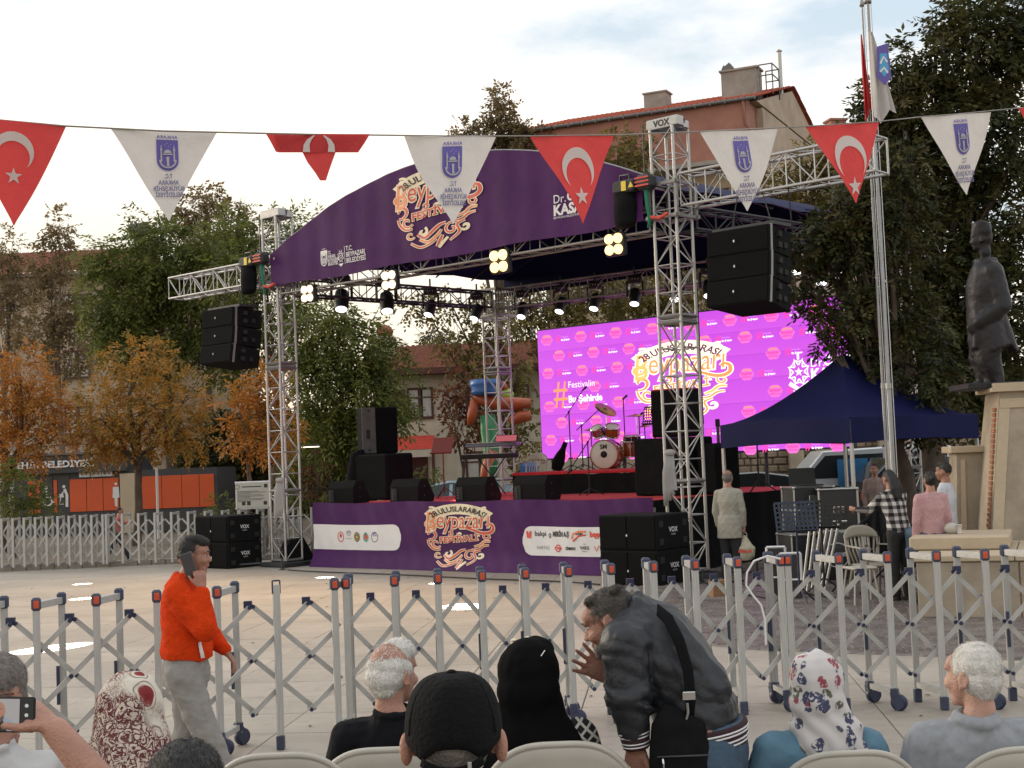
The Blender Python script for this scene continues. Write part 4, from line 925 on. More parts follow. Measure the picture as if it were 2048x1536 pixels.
for q in (((9.9, 2.2), (10.5, 2.2)), ((9.9, 3.4), (10.5, 3.4)), ((10.5, 2.2), (10.5, 3.4))):
    for z in (18.7, 19.2): bar('rooftop_rail', (*q[0], z), (*q[1], z), .03, gut, ap)
for q in ((9.9, 2.2), (10.5, 2.2), (10.5, 3.4), (9.9, 3.4)): bar('rooftop_post', (*q, 17.8), (*q, 19.2), .03, gut, ap)
frA = lambda x, z, d: Vector((x, -.02-d, z))
for z in (12.0, 8.9, 5.8, 2.7):
    for x in (1.0, 3.6, 6.2, 8.0): window(ap, frA, x, z-.3, 1.25, 1.7, maroon_w)
for z in (11.4, 8.3, 5.2): onebox('string_course', (AL/2, -.03, z-.4), (AL, .1, .18), terra, ap)
nb = thing('rear_block', 'small red brown building with a chimney behind the apartment gable', 'building', V(17.2, 74, 0), .2)
onebox('wall', (0, 0, 8.6), (3.0, 4, 17.2), beige, nb); onebox('roof_slab', (0, 0, 17.3), (3.3, 4.3, .25), gut, nb); MB().box((.2, -1, 18.2), (.85, .8, 1.7)).box((.2, -1, 19.1), (1.0, .95, .1)).build('chimney', terra, nb)
# --- tiled house -----------------------------------------------------------
h0 = P(770, 1000, 51); h0.z = 0
ho = thing('tiled_house', 'white two storey house with old red tiled roof and maroon windows behind the stage', 'building', h0, R(-4))
HW, HE, HR = 8.2, 5.15, 6.5
onebox('wall', (HW/2-.3, 3, HE/2), (HW, 6, HE), wht, ho); onebox('soffit', (HW/2-.3, 2.75, HE+.04), (HW+.9, 7, .1), maroon_w, ho)
onebox('fascia', (HW/2-.3, -.79, HE+.1), (HW+1, .05, .22), maroon_w, ho); tile_roof(ho, (-.8, -.75, HE+.1), (HW+.2, -.75, HE+.1), (HW+.2, 3, HR), (-.8, 3, HR), tile_old, .22, 16)
MB().box((-.1, 1.6, 6.0), (.85, .7, 1.5)).build('chimney', wht, ho); MB().box((-.05, 1.6, 6.95), (.6, .5, .45), rot=Matrix.Rotation(.3, 3, 'Y'), bev=.12).build('broken_chimney_pot', M('old_brick', (.33, .12, .07), .9, 0, .3, 20, bump=.8, bscale=20), ho)
frH = lambda x, z, d: Vector((x, -.02-d, z))
window(ho, frH, .95, 3.55, .95, 1.15, maroon_w); onebox('shutter', (.62, -.06, 4.1), (.5, .06, 1.1), maroon_w, ho); window(ho, frH, 2.7, 3.5, .9, 1.15, maroon_w); window(ho, frH, 4.5, 3.5, .9, 1.15, maroon_w); window(ho, frH, 3.0, 1.1, 1.1, 1.2, maroon_w)
onebox('door', (1.15, -.04, 1.1), (.95, .08, 2.2), maroon_w, ho)
aw = MB(); aw.add([(.4, -1.0, 2.45), (1.9, -1.0, 2.45), (1.9, -.05, 2.95), (.4, -.05, 2.95)], [(0, 1, 2, 3)]); aw.build('awning', ink_r, ho); onebox('awning_valance', (1.15, -1.0, 2.3), (1.5, .02, .26), wht, ho)
onebox('gate_post', (1.95, -1.0, 1.2), (.1, .1, 2.4), maroon_w, ho); onebox('gate_post', (.42, -1.0, 1.2), (.1, .1, 2.4), maroon_w, ho)
# --- washroom building -----------------------------------------------------
w0 = P(30, 1060, 47.5); w0.z = 0
wb = thing('washroom_building', 'low anthracite and orange public washroom building behind the barrier on the left', 'building', w0, 0)
px2 = lambda px: (px-30)/FPX*47.5
onebox('wall', (px2(200)*.5+1.2, 1.6, 1.35), (px2(440), 3.2, 2.7), anth, wb) if False else onebox('wall', (px2(436)/2, 1.6, 1.05), (px2(436), 3.2, 2.1), anth, wb)
onebox('fascia', (px2(250)/2, 1.5, 2.4), (px2(250)+.3, 3.5, .6), anth, wb); onebox('roof', (px2(250)/2, 1.5, 2.74), (px2(250)+.5, 3.7, .07), gut, wb)
for (a, c_) in ((58, 83), (109, 117), (141, 175), (175, 208), (208, 240), (276, 325), (325, 365), (365, 400), (400, 430)): onebox('orange_panel', ((px2(a)+px2(c_))/2, -.02, 1.32), (px2(c_)-px2(a)-.015, .04, 1.1), orange_p, wb, .006)
onebox('column', ((px2(244)+px2(273))/2, -.06, 1.0), (px2(273)-px2(244), .2, 2.0), cream, wb)
for a in (84, 118): onebox('door', ((px2(a)+px2(a+23))/2, -.015, 1.0), (px2(a+23)-px2(a), .03, 2.0), M('door_grey', (.035, .035, .038), .4), wb)
frW = lambda x, z, d: Vector((x, -.03-d, z))
for a in (162, 185, 207): window(wb, frW, px2(a), 1.93, .36, .38, M('white_frame', (.6, .6, .58), .5), name='small_window')
sgn = MB(); sx_ = frame_xf((0, -.035, 0), (1, 0, 0), (0, 0, 1)); c = (px2(97), 1.3)
sgn.ribbon([(c[0]+.16*math.cos(R(a)), c[1]-.12+.16*math.sin(R(a))) for a in range(130, 380, 20)], .05, .006, sx_); sgn.ribbon([(c[0]-.04, c[1]+.22), (c[0]-.03, c[1]), (c[0]+.1, c[1]), (c[0]+.16, c[1]-.18), (c[0]+.22, c[1]-.16)], .055, .007, sx_); sgn.sheet([(c[0]-.04+.055*math.cos(R(a)), c[1]+.32+.055*math.sin(R(a))) for a in range(0, 360, 40)], .006, sx_)
sgn.build('wheelchair_sign', ink_w, wb)
sgn = MB(); c = (px2(130), 1.3)
sgn.sheet([(c[0]+.0+.055*math.cos(R(a)), c[1]+.34+.055*math.sin(R(a))) for a in range(0, 360, 40)], .006, sx_); sgn.ribbon([(c[0]+.02, c[1]+.26), (c[0]+.1, c[1]+.05), (c[0]+.09, c[1]-.35)], .09, .006, sx_); sgn.ribbon([(c[0]+.02, c[1]+.2), (c[0]-.12, c[1]+.05)], .04, .007, sx_); sgn.ribbon([(c[0]-.22, c[1]-.0), (c[0]+.0, c[1]-.0)], .04, .008, sx_); sgn.ribbon([(c[0]-.16, c[1]+.06), (c[0]-.02, c[1]+.06)], .07, .006, sx_); sgn.ribbon([(c[0]-.1, c[1]), (c[0]-.16, c[1]-.25), (c[0]-.02, c[1]-.25)], .03, .006, sx_)
sgn.build('baby_changing_sign', ink_w, wb)
sgn = MB(); c = (px2(234), 1.3)
sgn.sheet([(c[0]+.05*math.cos(R(a)), c[1]+.36+.05*math.sin(R(a))) for a in range(0, 360, 40)], .02, sx_); sgn.sheet([(c[0]-.1, c[1]+.26), (c[0]-.12, c[1]-.1), (c[0]-.05, c[1]-.12), (c[0]-.04, c[1]-.4), (c[0]+.04, c[1]-.4), (c[0]+.05, c[1]-.12), (c[0]+.12, c[1]-.1), (c[0]+.1, c[1]+.26)], .02, sx_)
sgn.build('person_sign', ink_w, wb)
tx = MB(); tx.text('BÜYÜKŞEHİR BELEDİYESİ', .3, frame_xf((px2(196), -.32, 2.3), (1, 0, 0), (0, 0, 1)), off=.012, align='RIGHT', fit=3.9); tx.build('lettering', ink_w, wb)
# --- far left apartment ----------------------------------------------------
l0 = V(-33, 75, 0)
lb = thing('far_apartment', 'beige apartment building with tiled roof half hidden by trees at far left', 'building', l0, R(-3))
onebox('wall', (7, 5, 6.4), (14.6, 10, 12.8), beige, lb); onebox('white_wall', (4.3, -.05, 5.2), (4.0, .12, 10.4), wht, lb)
tile_roof(lb, (-.8, -.8, 12.8), (15, -.8, 12.8), (12.5, 5, 14.9), (2, 5, 14.9), tile_old, .35, 10); onebox('eaves', (7, 5, 12.78), (15.8, 11.5, .15), gut, lb)
for z in (10.2, 7.2, 4.2, 1.2):
    for x in (.8, 5.2, 9.2, 12.0): window(lb, lambda x_, z_, d: Vector((x_, -.12-d, z_)), x, z, 1.4, 1.5, maroon_w)
tk = thing('water_tank', 'pair of dark cylindrical rooftop water tanks above the green fronds', 'water tank', P(287, 475, 76), 0)
MB().tube([(-.7, 0, .35), (.3, 0, .45)], [.42, .42], n=14).build('upper_tank', gut, tk); MB().tube([(-.4, 0, -.5), (1.1, 0, -.4)], [.45, .45], n=14).build('lower_tank', gut, tk)
for a in (-.5, .7): bar('tank_leg', (a, 0, -1.8), (a, 0, -.6), .06, gut, tk)
# solar frame base
rb = thing('far_roof_house', 'distant house carrying the water tanks behind the trees', 'building', V(-20.5, 77, 0), 0)
onebox('wall', (2, 3, 6.2), (7, 6, 12.4), beige, rb); tile_roof(rb, (-2, -.5, 12.4), (6, -.5, 12.4), (5, 3, 13.9), (-1, 3, 13.9), tile_old, .4, 8)
# --- stone wall behind the cars ------------------------------------------
s0 = P(1480, 960, 40); s0.z = 0
sw_ = thing('stone_wall', 'rough old stone wall behind the parked cars under the screen edge', 'wall', s0, R(-4))
onebox('core', (5, .3, 1.3), (12, .4, 2.6), M('mortar', (.2, .16, .12), .9, 0, .3, 6), sw_)
b = MB(); rg_ = random.Random(5)
z = 0
while z < 2.55:
    hh = rg_.uniform(.14, .24); x = -1
    while x < 11:
        w_ = rg_.uniform(.18, .42); b.box((x+w_/2, .09, z+hh/2), (w_-.03, .1+rg_.uniform(0, .05), hh-.03), bev=.03); x += w_
    z += hh
o = b.build('stones', M('wall_stone', (.27, .20, .14), .9, 0, .4, 1.4, bump=.5, bscale=12), sw_); o['kind'] = 'stuff'
for x in (1.6, 2.35, 4.1): MB().box((x, -.1, 1.3), (.4, .4, 2.6), bev=.02).box((x, -.1, 2.65), (.5, .5, .12), bev=.02).build('gate_pier', M('pale_stone', (.42, .34, .25), .85, 0, .2, 3), sw_)
# ================================================================== VEHICLES
tyre = M('tyre', (.02, .02, .02), .8); rim_m = M('wheel_rim', (.4, .4, .4), .35, .8)
def car(label, loc, rz, paint, kind='hatch', L_=4.1):
    t = thing('parked_car', label, 'car', loc, rz, 'vehicles parked behind the stage')
    if kind == 'van': body = [(-.5, .30), (-.5, .95), (-.44, 1.15), (-.30, 1.20), (-.17, 1.85), (.35, 1.92), (.49, 1.85), (.5, .9), (.5, .3)]; win = [(-.27, 1.22), (-.16, 1.74), (.44, 1.76), (.46, 1.22)]
    elif kind == 'suv': body = [(-.5, .32), (-.5, .8), (-.46, .98), (-.25, 1.06), (-.12, 1.55), (.05, 1.66), (.34, 1.64), (.48, 1.15), (.5, .9), (.5, .32)]; win = [(-.21, 1.08), (-.11, 1.5), (.04, 1.58), (.33, 1.56), (.42, 1.12)]
    else: body = [(-.5, .3), (-.5, .68), (-.45, .82), (-.26, .93), (-.08, 1.34), (.08, 1.44), (.28, 1.41), (.44, 1.02), (.5, .9), (.5, .3)]; win = [(-.21, .95), (-.07, 1.29), (.08, 1.38), (.26, 1.35), (.38, 1.0)]
    Wd = 1.7; X = lambda q: Vector((q[0]*L_, q[2], q[1]))
    b = MB(); zs = [-Wd/2, -Wd/2+.08, Wd/2-.08, Wd/2]; ins = [.06, 0, 0, .06]; n = len(body); vs = []
    for zz, i_ in zip(zs, ins):
        for q in body: 
            k = (q[1]-.9)*.16 if q[1] > .95 else 0
            vs.append(X((q[0]*(1-i_*.15), q[1]-(i_*.5 if q[1] > .5 else 0), zz-math.copysign(k, zz))))
    fs = [(j*n+i, (j+1)*n+i, (j+1)*n+(i+1) % n, j*n+(i+1) % n) for j in range(3) for i in range(n)]+[tuple(range(n)), tuple(range(3*n, 4*n))[::-1]]
    b.add(vs, fs, 0, False); o = b.build('body', paint, t)
    for s_ in (-1, 1):
        f = lambda q, s_=s_: Vector((q[0]*L_, s_*(Wd/2-.015-(q[1]-.9)*.16+.02), q[1]))
        MB().add([f(q) for q in win], [tuple(range(len(win)))[::s_]]).build('side_window', glass_d, t)
        mid = (win[1][0]+win[-2][0])/2; MB().add([f((mid-.012, win[0][1]))+V(0, s_*.004, 0), f((mid+.012, win[0][1]))+V(0, s_*.004, 0), f((mid+.012, win[1][1]+.05))+V(0, s_*.004, 0), f((mid-.012, win[1][1]+.05))+V(0, s_*.004, 0)], [(0, 1, 2, 3)]).build('window_pillar', paint, t)
    i0 = 3; a, c_ = body[i0], body[i0+1]
    MB().add([V(a[0]*L_+.05, -Wd/2+.16, a[1]+.05), V(a[0]*L_+.05, Wd/2-.16, a[1]+.05), V(c_[0]*L_-.02, Wd/2-.2, c_[1]-.03), V(c_[0]*L_-.02, -Wd/2+.2, c_[1]-.03)], [(0, 1, 2, 3)]).build('windscreen', glass_d, t)
    for x in (-.32, .31):
        for s_ in (-1, 1):
            wl = MB().lathe([(.02, -.1), (.24, -.1), (.31, -.07), (.31, .07), (.24, .1), (.02, .1)], 20, xf=Matrix.Translation((x*L_, s_*(Wd/2-.09), .31)) @ Matrix.Rotation(R(90), 4, 'X')).build('tyre', tyre, t)
            MB().lathe([(.02, -.11), (.17, -.115), (.19, -.1), (.19, .1), (.17, .115), (.02, .11)], 12, xf=Matrix.Translation((x*L_, s_*(Wd/2-.085), .31)) @ Matrix.Rotation(R(90), 4, 'X')).build('rim', rim_m, wl)
    for s_ in (-1, 1):
        onebox('headlight', (-.492*L_, s_*.6, .68), (.08, .34, .13), M('lamp_glass', (.6, .6, .6), .1), t, .02); onebox('tail_light', (.495*L_, s_*.66, .85), (.06, .2, .22), M('tail_red', (.4, .02, .02), .2), t, .02); onebox('door_mirror', (-.2*L_, s_*(Wd/2+.08), 1.0), (.1, .16, .12), paint, t, .03)
    onebox('bumper', (-.5*L_, 0, .42), (.1, 1.5, .2), rubber, t, .03)
    return t
carw = M('white_car_paint', (.6, .62, .64), .25, 0, .02, 1, coat=.6); carb = M('blue_car_paint', (.25, .36, .42), .25, .3, .02, 1, coat=.6); carn = M('dark_car_paint', (.03, .035, .04), .2, .2, .02, 1, coat=.6); carr = M('red_car_paint', (.4, .03, .03), .25, 0, .02, 1, coat=.6)
def gp(px, D): q = P(px, 1000, D); q.z = 0; return q
car('white delivery van with a blue and grey side panel behind the tent leg', gp(1704, 33), R(0), carw, 'van', 4.6)
kv = [o for o in bpy.data.objects if o.name.startswith('parked_car') and o.type == 'EMPTY'][-1]
onebox('side_panel', (-.15, -.87, 1.25), (.7, .02, .8), M('blue_decal', (.05, .25, .55), .4), kv); onebox('side_panel', (.45, -.87, 1.25), (.4, .02, .8), M('grey_decal', (.2, .22, .25), .4), kv)
car('black hatchback parked directly behind the red side deck', gp(1545, 33), R(172), carn)
car('white and silver estate car behind the plinth on the right', gp(1850, 37), R(5), carw, 'suv', 4.5)
car('dark saloon car parked just behind the standing women', gp(1895, 31), R(183), carn, 'suv', 4.2)
car('pale blue car with bright windscreen seen past the left loudspeaker', gp(905, 39), R(-25), carb)
# --- inflatable ride --------------------------------------------------------
ri = thing('inflatable_ride', 'orange, green and blue inflatable fairground figure beside the rear truss tower', 'inflatable', gp(1000, 36), 0)
io = M('orange_vinyl', (.42, .085, .03), .35, 0, .08, 3); ig = M('green_vinyl', (.04, .26, .10), .35, 0, .08, 3); ib = M('blue_vinyl', (.03, .12, .36), .35, 0, .08, 3); il = M('lime_vinyl', (.3, .42, .05), .35, 0, .05, 3)
k = 36/FPX; q0 = gp(1000, 36)
LP = lambda x, y, dy=0: P(x, y, 36)-q0+V(0, dy, 0)
MB().lathe([(.01, 0), (.34, .02), (.40, .12), (.36, .18), (.42, .28), (.40, .42), (.3, .40), (.01, .36)], 18, c=tuple(LP(972, 792))).build('blue_drum', ib, ri)
MB().wtube([LP(948, 785, .1), LP(960, 798), LP(990, 806), LP(1030, 808), LP(1062, 806)], [.10, .15, .17, .17, .12], [.10, .15, .17, .17, .12], None, 12).build('orange_tube', io, ri)
MB().wtube([LP(1062, 830), LP(1040, 834), LP(1020, 845)], [.14, .17, .12], [.14, .17, .12], None, 12).build('orange_tube', io, ri); MB().wtube([LP(950, 800), LP(944, 830), LP(940, 850)], [.12, .13, .08], [.12, .13, .08], None, 10).build('orange_tube', io, ri); MB().wtube([LP(1000, 765, .2), LP(1008, 780, .2)], [.12, .14], [.12, .14], None, 10).build('orange_tube', io, ri)
MB().ell(LP(990, 790, .3), (.5, .3, .25)).build('lime_cushion', il, ri); MB().wtube([LP(975, 830, .1), LP(978, 860, .1), LP(982, 900, .1), LP(975, 960, .1)], [.18, .24, .2, .22], [.2, .22, .2, .22], None, 14).build('green_body', ig, ri)
MB().wtube([LP(985, 900), LP(972, 940), LP(968, 985)], [.16, .14, .12], [.16, .14, .12], None, 10).build('orange_leg', io, ri)
MB().box(LP(1060, 960, .3), (.5, .4, .9), bev=.1).build('blue_block', ib, ri)
# --- street light poles and board -------------------------------------------
lp = thing('camera_pole', 'thin white pole with a camera in front of the orange panels', 'pole', gp(315, 42), 0)
bar('pole', (0, 0, 0), (0, 0, 2.2), .04, ink_w, lp); MB().box((0, 0, 2.25), (.3, .14, .12), bev=.03).build('camera', gut, lp)
nbd = thing('notice_board', 'white printed notice board on posts behind the left truss tower', 'notice board', gp(507, 31.3), R(-8))
MB().box((0, 0, 1.38), (.82, .05, .58), bev=.02).build('board', M('board_white', (.5, .48, .43), .5, 0, .04, 3), nbd)
for z in (1.09, 1.67): bar('frame', (-.42, 0, z), (.42, 0, z), .03, ink_w, nbd, 'box')
tx = MB(); fx = frame_xf((0, -.028, 0), (1, 0, 0), (0, 0, 1))
tx.ribbon([(-.36+.05*math.cos(R(a)), 1.57+.05*math.sin(R(a))) for a in range(0, 361, 30)], .01, 0, fx)
for r_ in range(9): tx.ribbon([(-.36, 1.47-r_*.028), (-.36+.5+.2*math.sin(r_*2.2), 1.47-r_*.028)], .010, 0, fx)
tx.ribbon([(-.25, 1.57), (.2, 1.57)], .022, 0, fx)
for q in ((-.22, 1.2), (-.1, 1.2), (.3, 1.58), (.28, 1.2)): tx.sheet([(q[0]-.04, q[1]-.04), (q[0]+.04, q[1]-.04), (q[0]+.04, q[1]+.04), (q[0]-.04, q[1]+.04)], 0, fx)
tx.build('board_print', ink_k, nbd)
for x in (-.36, .36): bar('post', (x, 0, 0), (x, 0, 1.12), .03, alu_d, nbd)
sl2 = thing('strip_light', 'small white strip light glowing among the trees beside the left tower', 'lamp', P(621, 894, 37), 0)
onebox('housing', (0, 0, .03), (.5, .08, .04), gut, sl2); onebox('lens', (0, -.02, 0), (.46, .05, .02), emi('strip_glow', (1, .85, .65), 2.5), sl2)
# ================================================================== SPEAKERS AND LIGHTS
spk = M('speaker_paint', (.009, .009, .0095), .9, 0, .2, 12, bump=.25, bscale=250, spec=.15); grille = M('speaker_grille', (.007, .007, .0075), .95, 0, .25, 60, bump=.6, bscale=400, spec=.1)
spk_g = M('scuffed_speaker_side', (.09, .085, .085), .7, 0, .25, 6, bump=.2, bscale=60)
def sub(u, v, z, label, group='subwoofer stacks in front of the stage'):
    t = thing('subwoofer', label, 'subwoofer', S(u, v, z), SA, group); W_, D_, H_ = 1.06, .84, .52
    onebox('cabinet', (W_/2, D_/2, H_/2), (W_, D_, H_), spk, t, .015)
    for a in (.27, .79): onebox('grille', (a, -.008, H_/2), (.5, .02, H_-.05), grille, t, .006)
    for a, zz in ((.12, .12), (.12, .38), (.72, .12), (.72, .38)): 
        onebox('handle', (W_+.004, a, zz), (.01, .1, .09), rubber, t, .003)
    tx = MB(); tx.text('VOX', .1, frame_xf((W_+.006, .42, .26), (0, 1, 0), (0, 0, 1)), off=.003); tx.text('AUDIO', .035, frame_xf((W_+.006, .42, .21), (0, 1, 0), (0, 0, 1))); tx.build('lettering', ink_w, t)
    MB().ell((.53, -.02, .22), (.012, .01, .02)).build('badge', ink_w, t)
    return t
for v_, nm in ((-.95, ''),):
    sub(-1.72, -.95, 0, 'lower subwoofer of the stack left of the stage'); sub(-1.72, -.95, .525, 'upper subwoofer of the stack left of the stage')
sub(8.95, -1.3, 0, 'lower subwoofer of the stack right of the front banner'); sub(8.95, -1.3, .525, 'upper subwoofer of the stack right of the front banner')
def line_array(u, n, z_top, label, group='line arrays'):
    t = thing('line_array', label, 'line array', S(u, -.15, 0), SA, group); W_, H_, D_ = (1.06, .385, .8)
    z = z_top; tilt = 0
    for i in range(n):
        rot = Matrix.Rotation(R(-3-2.5*i), 4, 'X'); mw = Matrix.Translation((0, -.02*i*i, z-H_/2)) @ rot
        c = MB(); c.prism([(-W_/2, -D_/2), (W_/2, -D_/2), (W_/2-.12, D_/2), (-W_/2+.12, D_/2)], -H_/2+.008, H_/2-.008, None); o = c.build('cabinet', spk, t); o.matrix_local = mw
        for (nm, c_, s_) in (('grille', (0, -D_/2-.008, 0), (W_-.04, .015, H_-.04)), ):
            g = onebox(nm, c_, s_, grille, o, .004)
        for q in ((W_/2-.02, -.1, .08), (W_/2-.02, -.1, -.08), (W_/2-.08, .15, -.05)): onebox('handle', q, (.06, .09, .08), rubber, o)
        MB().ell((-.05, -D_/2-.03, 0), (.012, .01, .022)).build('badge', ink_w, o)
        for s_ in (-1, 1): onebox('rigging_plate', (s_*(W_/2-.005), -D_/2+.06, 0), (.02, .05, H_), alu_d, o)
        z -= H_+.006
    onebox('fly_frame', (0, 0, z_top+.05), (W_, .5, .05), steel_d, t)
    for a in (-.35, .35): bar('chain', (a, 0, z_top+.05), (a*.6, 0, 5.75), .008, steel_d, t, 'cyl6')
    bar('cable', (W_/2+.15, 0, z_top-.1), (W_/2+.1, 0, 6.1), .01, rubber, t, 'cyl6')
line_array(-1.32, 3, 5.25, 'hanging stack of three black speaker cabinets under the left outrigger truss'); line_array(TU+1.5, 3, 5.16, 'hanging stack of three big black speaker cabinets under the right outrigger truss')
gl_w = emi('flood_lamp', (1, .62, .24), 2.3); gl_c = emi('beam_lamp', (1, .95, .93), 2.5); gl_w2 = emi('flood_lamp_dim', (1, .76, .48), 1.7)
def flood(u, z, s_, label, em):
    t = thing('flood_light', label, 'flood light', S(u, -.32, z), SA, 'warm flood lights along the front truss')
    onebox('housing', (0, .1, 0), (s_*2.3, .12, s_*2.3), blk, t, .02); bar('yoke', (0, .1, s_), (0, .15, s_+.35), .015, steel_d, t)
    for a in (-1, 1):
        for c in (-1, 1): MB().lathe([(.005, 0), (s_*.46, .0), (s_*.5, .03), (s_*.5, .1)], 16, xf=Matrix.Translation((a*s_*.55, -.0, c*s_*.55)) @ Matrix.Rotation(R(-90), 4, 'X')).build('lens', em, t)
def fl_u(px, py): 
    r = ray(px, py); C0 = V(0, 0, CAMZ); t = ((SO-C0).dot(SV)-.32)/r.dot(SV); p = C0+r*t-SO; return p.dot(SU), p.z
for px, py, s_, lb, em in ((612, 587, .15, 'warm four lamp flood light nearest the left tower', gl_w2), (775, 560, .16, 'warm four lamp flood light second from the left tower', gl_w2), (995, 522, .18, 'brightest orange glowing four lamp flood light at mid truss', gl_w), (1225, 488, .16, 'warm four lamp flood light nearest the right tower', gl_w)):
    u_, z_ = fl_u(px, py); flood(u_, z_, s_, lb, em)
    ld = bpy.data.lights.new('flood_beam', 'SPOT'); ld.energy = 620; ld.color = (1, .66, .33); ld.spot_size = R(95); ld.spot_blend = 1; ld.shadow_soft_size = .15
    lo_ = bpy.data.objects.new('flood_beam', ld); COL.objects.link(lo_); lo_.location = S(u_, -.5, z_); tgt = S(u_-1, -7, 0)
    lo_.rotation_euler = (lo_.location-tgt).to_track_quat('Z', 'Y').to_euler()
def moving_head(px, py, D, label, big=False, tx=-.15, tz=-.9, em=None):
    c = P(px, py, D); t = thing('moving_head', label, 'stage light', c, 0, 'moving head lights hung from the trusses'); s_ = 1.25 if big else 1
    z0 = .42*s_; onebox('base', (0, 0, z0+.08), (.3*s_, .26*s_, .14*s_), blk, t, .03)
    for a in (-1, 1): onebox('yoke_arm', (a*.17*s_, 0, z0-.12*s_), (.05, .12, .34*s_), blk, t, .02)
    d = V(tx, -.45, tz).normalized(); h0 = V(0, 0, z0-.24*s_)
    pts = [h0-d*.14*s_, h0-d*.1*s_, h0+d*.08*s_, h0+d*.22*s_, h0+d*.235*s_]; MB().tube(pts, [.06*s_, .11*s_, .125*s_, .115*s_, .115*s_], n=16).build('lamp_head', blk, t)
    q = h0+d*.237*s_; x = d.orthogonal().normalized(); y = d.cross(x); MB().add([q+x*(.098*s_*math.cos(R(a)))+y*(.098*s_*math.sin(R(a)))+d*.003 for a in range(0, 360, 20)], [tuple(range(18))]).build('lens', em or gl_c, t)
    bar('clamp', (0, 0, z0+.12), (0, 0, z0+.36), .02, steel_d, t)
    for a in (-.06, .0, .06): MB().ell((a, -.14*s_, z0+.08), .012, nu=6, nv=4).build('indicator', ink_w, t)
for i, (px, py, D, big, tx) in enumerate(((684, 622, 29.1, True, -.0), (774, 626, 29.9, True, .05), (862, 634, 30.8, False, -.25), (955, 642, 31.7, False, -.35), (1046, 638, 31.8, False, -.2), (1124, 628, 31.2, False, -.3), (1192, 622, 30.4, False, -.25), (1271, 612, 29.6, False, -.15), (1351, 603, 29, False, -.15), (1418, 596, 28.3, False, -.1), (1645, 570, 25.5, False, -.2), (1668, 556, 24.4, False, .4), (1594, 548, 25.8, False, -.2))):
    names = ['large round wash light nearest the left tower', 'large round wash light second along the left side truss', 'narrow moving head third along the left side truss', 'narrow moving head just left of the rear tower', 'moving head just right of the rear tower', 'moving head above the left edge of the screen pattern', 'moving head third right of the rear tower', 'moving head fourth right of the rear tower', 'moving head seen through the front right tower', 'moving head just right of the front right tower', 'lower of the two moving heads in the dark tree boughs', 'upper moving head shining among the dark boughs', 'moving head beside the right line array']
    moving_head(px, py-6, D, names[i], big, tx)
# narrow white beams landing on the paving
def beam(px, py, src, size, en, blend=.55, z=0):
    tgt = G(px, py, z); ld = bpy.data.lights.new('beam', 'SPOT'); ld.energy = en; ld.color = (1, .95, .9); ld.spot_size = R(size); ld.spot_blend = blend; ld.shadow_soft_size = .01
    o = bpy.data.objects.new('beam', ld); COL.objects.link(o); o.location = src; o.rotation_euler = (Vector(src)-tgt).to_track_quat('Z', 'Y').to_euler()
beam(165, 1168, S(1.1, -.55, 5.2), 2.6, 42000); beam(172, 1197, S(3.0, -.55, 5.2), 3.2, 62000); beam(100, 1297, S(6.8, -.5, 5.3), 3.4, 90000); beam(650, 1155, S(.4, -.4, 5.2), 3.6, 15000); beam(926, 1213, S(4.6, -.5, 5.2), 4.6, 17000); beam(870, 1167, S(3.1, -.5, 5.2), 2.2, 17000)
for px_ in (828, 926, 1012): beam(px_, 1000, S(3.4, 3.2, 5.2), 7, 5200, .7, 1.21)
def wedge(px, label):
    g = G(px, 1001, 1.21); rel = g-SO; t = thing('stage_monitor', label, 'monitor speaker', S(rel.dot(SU), .38, 1.21), SA+R(6), 'wedge monitors along the stage edge')
    MB().prism([(0, 0), (.46, 0), (.50, .10), (.30, .44), (.10, .44), (0, .30)], -.34, .34, Matrix(((0, 0, 1, .34), (1, 0, 0, 0), (0, 1, 0, 0), (0, 0, 0, 1)))).build('cabinet', spk, t)
    onebox('connector_plate', (.1, -.005, .15), (.14, .012, .24), rubber, t); 
    for k in range(4): onebox('socket', (.08+.0*k, -.014, .07+.05*k), (.05, .012, .03), steel_d, t)
    MB().add([(.05, .465, .06), (.63, .465, .06), (.63, .31, .43), (.05, .31, .43)], [(0, 1, 2, 3)]).build('grille', grille, t)
    for z in (.12, .3): onebox('bolt', (.684, .2, z), (.008, .03, .03), steel_d, t)
    return t
for px, lb in ((757, 'wedge monitor nearest the left end of the stage'), (853, 'wedge monitor second from the left end of the stage'), (955, 'wedge monitor third from the left, largest in view'), (1047, 'wedge monitor furthest right along the stage edge')): wedge(px, lb)
# loudspeaker on case at stage left
c = thing('speaker_case', 'black cloth covered case at the left end of the stage', 'equipment case', P(708, 1000, 29.6).xy.to_3d()+V(0, 0, 1.21), SA)
onebox('case', (.45, .4, .48), (1.15, .8, .96), blk_cloth, c, .04); MB().wtube([(-.05, .05, .02), (-.08, .08, .5), (0, .1, .95), (.2, .12, 1.0)], [.16, .18, .15, .08], [.12, .14, .12, .06], (1, 0, 0), 12).build('draped_cloth', blk_cloth, c)
sp = thing('loudspeaker', 'tall black loudspeaker with grey scuffed side standing on the cloth covered case', 'loudspeaker', P(730, 1000, 29.9).xy.to_3d()+V(0, 0, 2.18), R(18))
onebox('cabinet', (.38, .3, .5), (.76, .55, 1.0), spk, sp, .02); onebox('front_baffle', (.14, .015, .5), (.3, .03, .98), spk_g, sp, .01); onebox('front_grille', (.53, .012, .5), (.46, .03, .96), grille, sp, .01)
MB().box((.12, -.005, .42), (.08, .02, .2), bev=.01).build('recessed_handle', rubber, sp)
for z in (.08, .93): MB().ell((.14, -.01, z), .025, nu=8, nv=5).build('corner_bolt', rubber, sp)
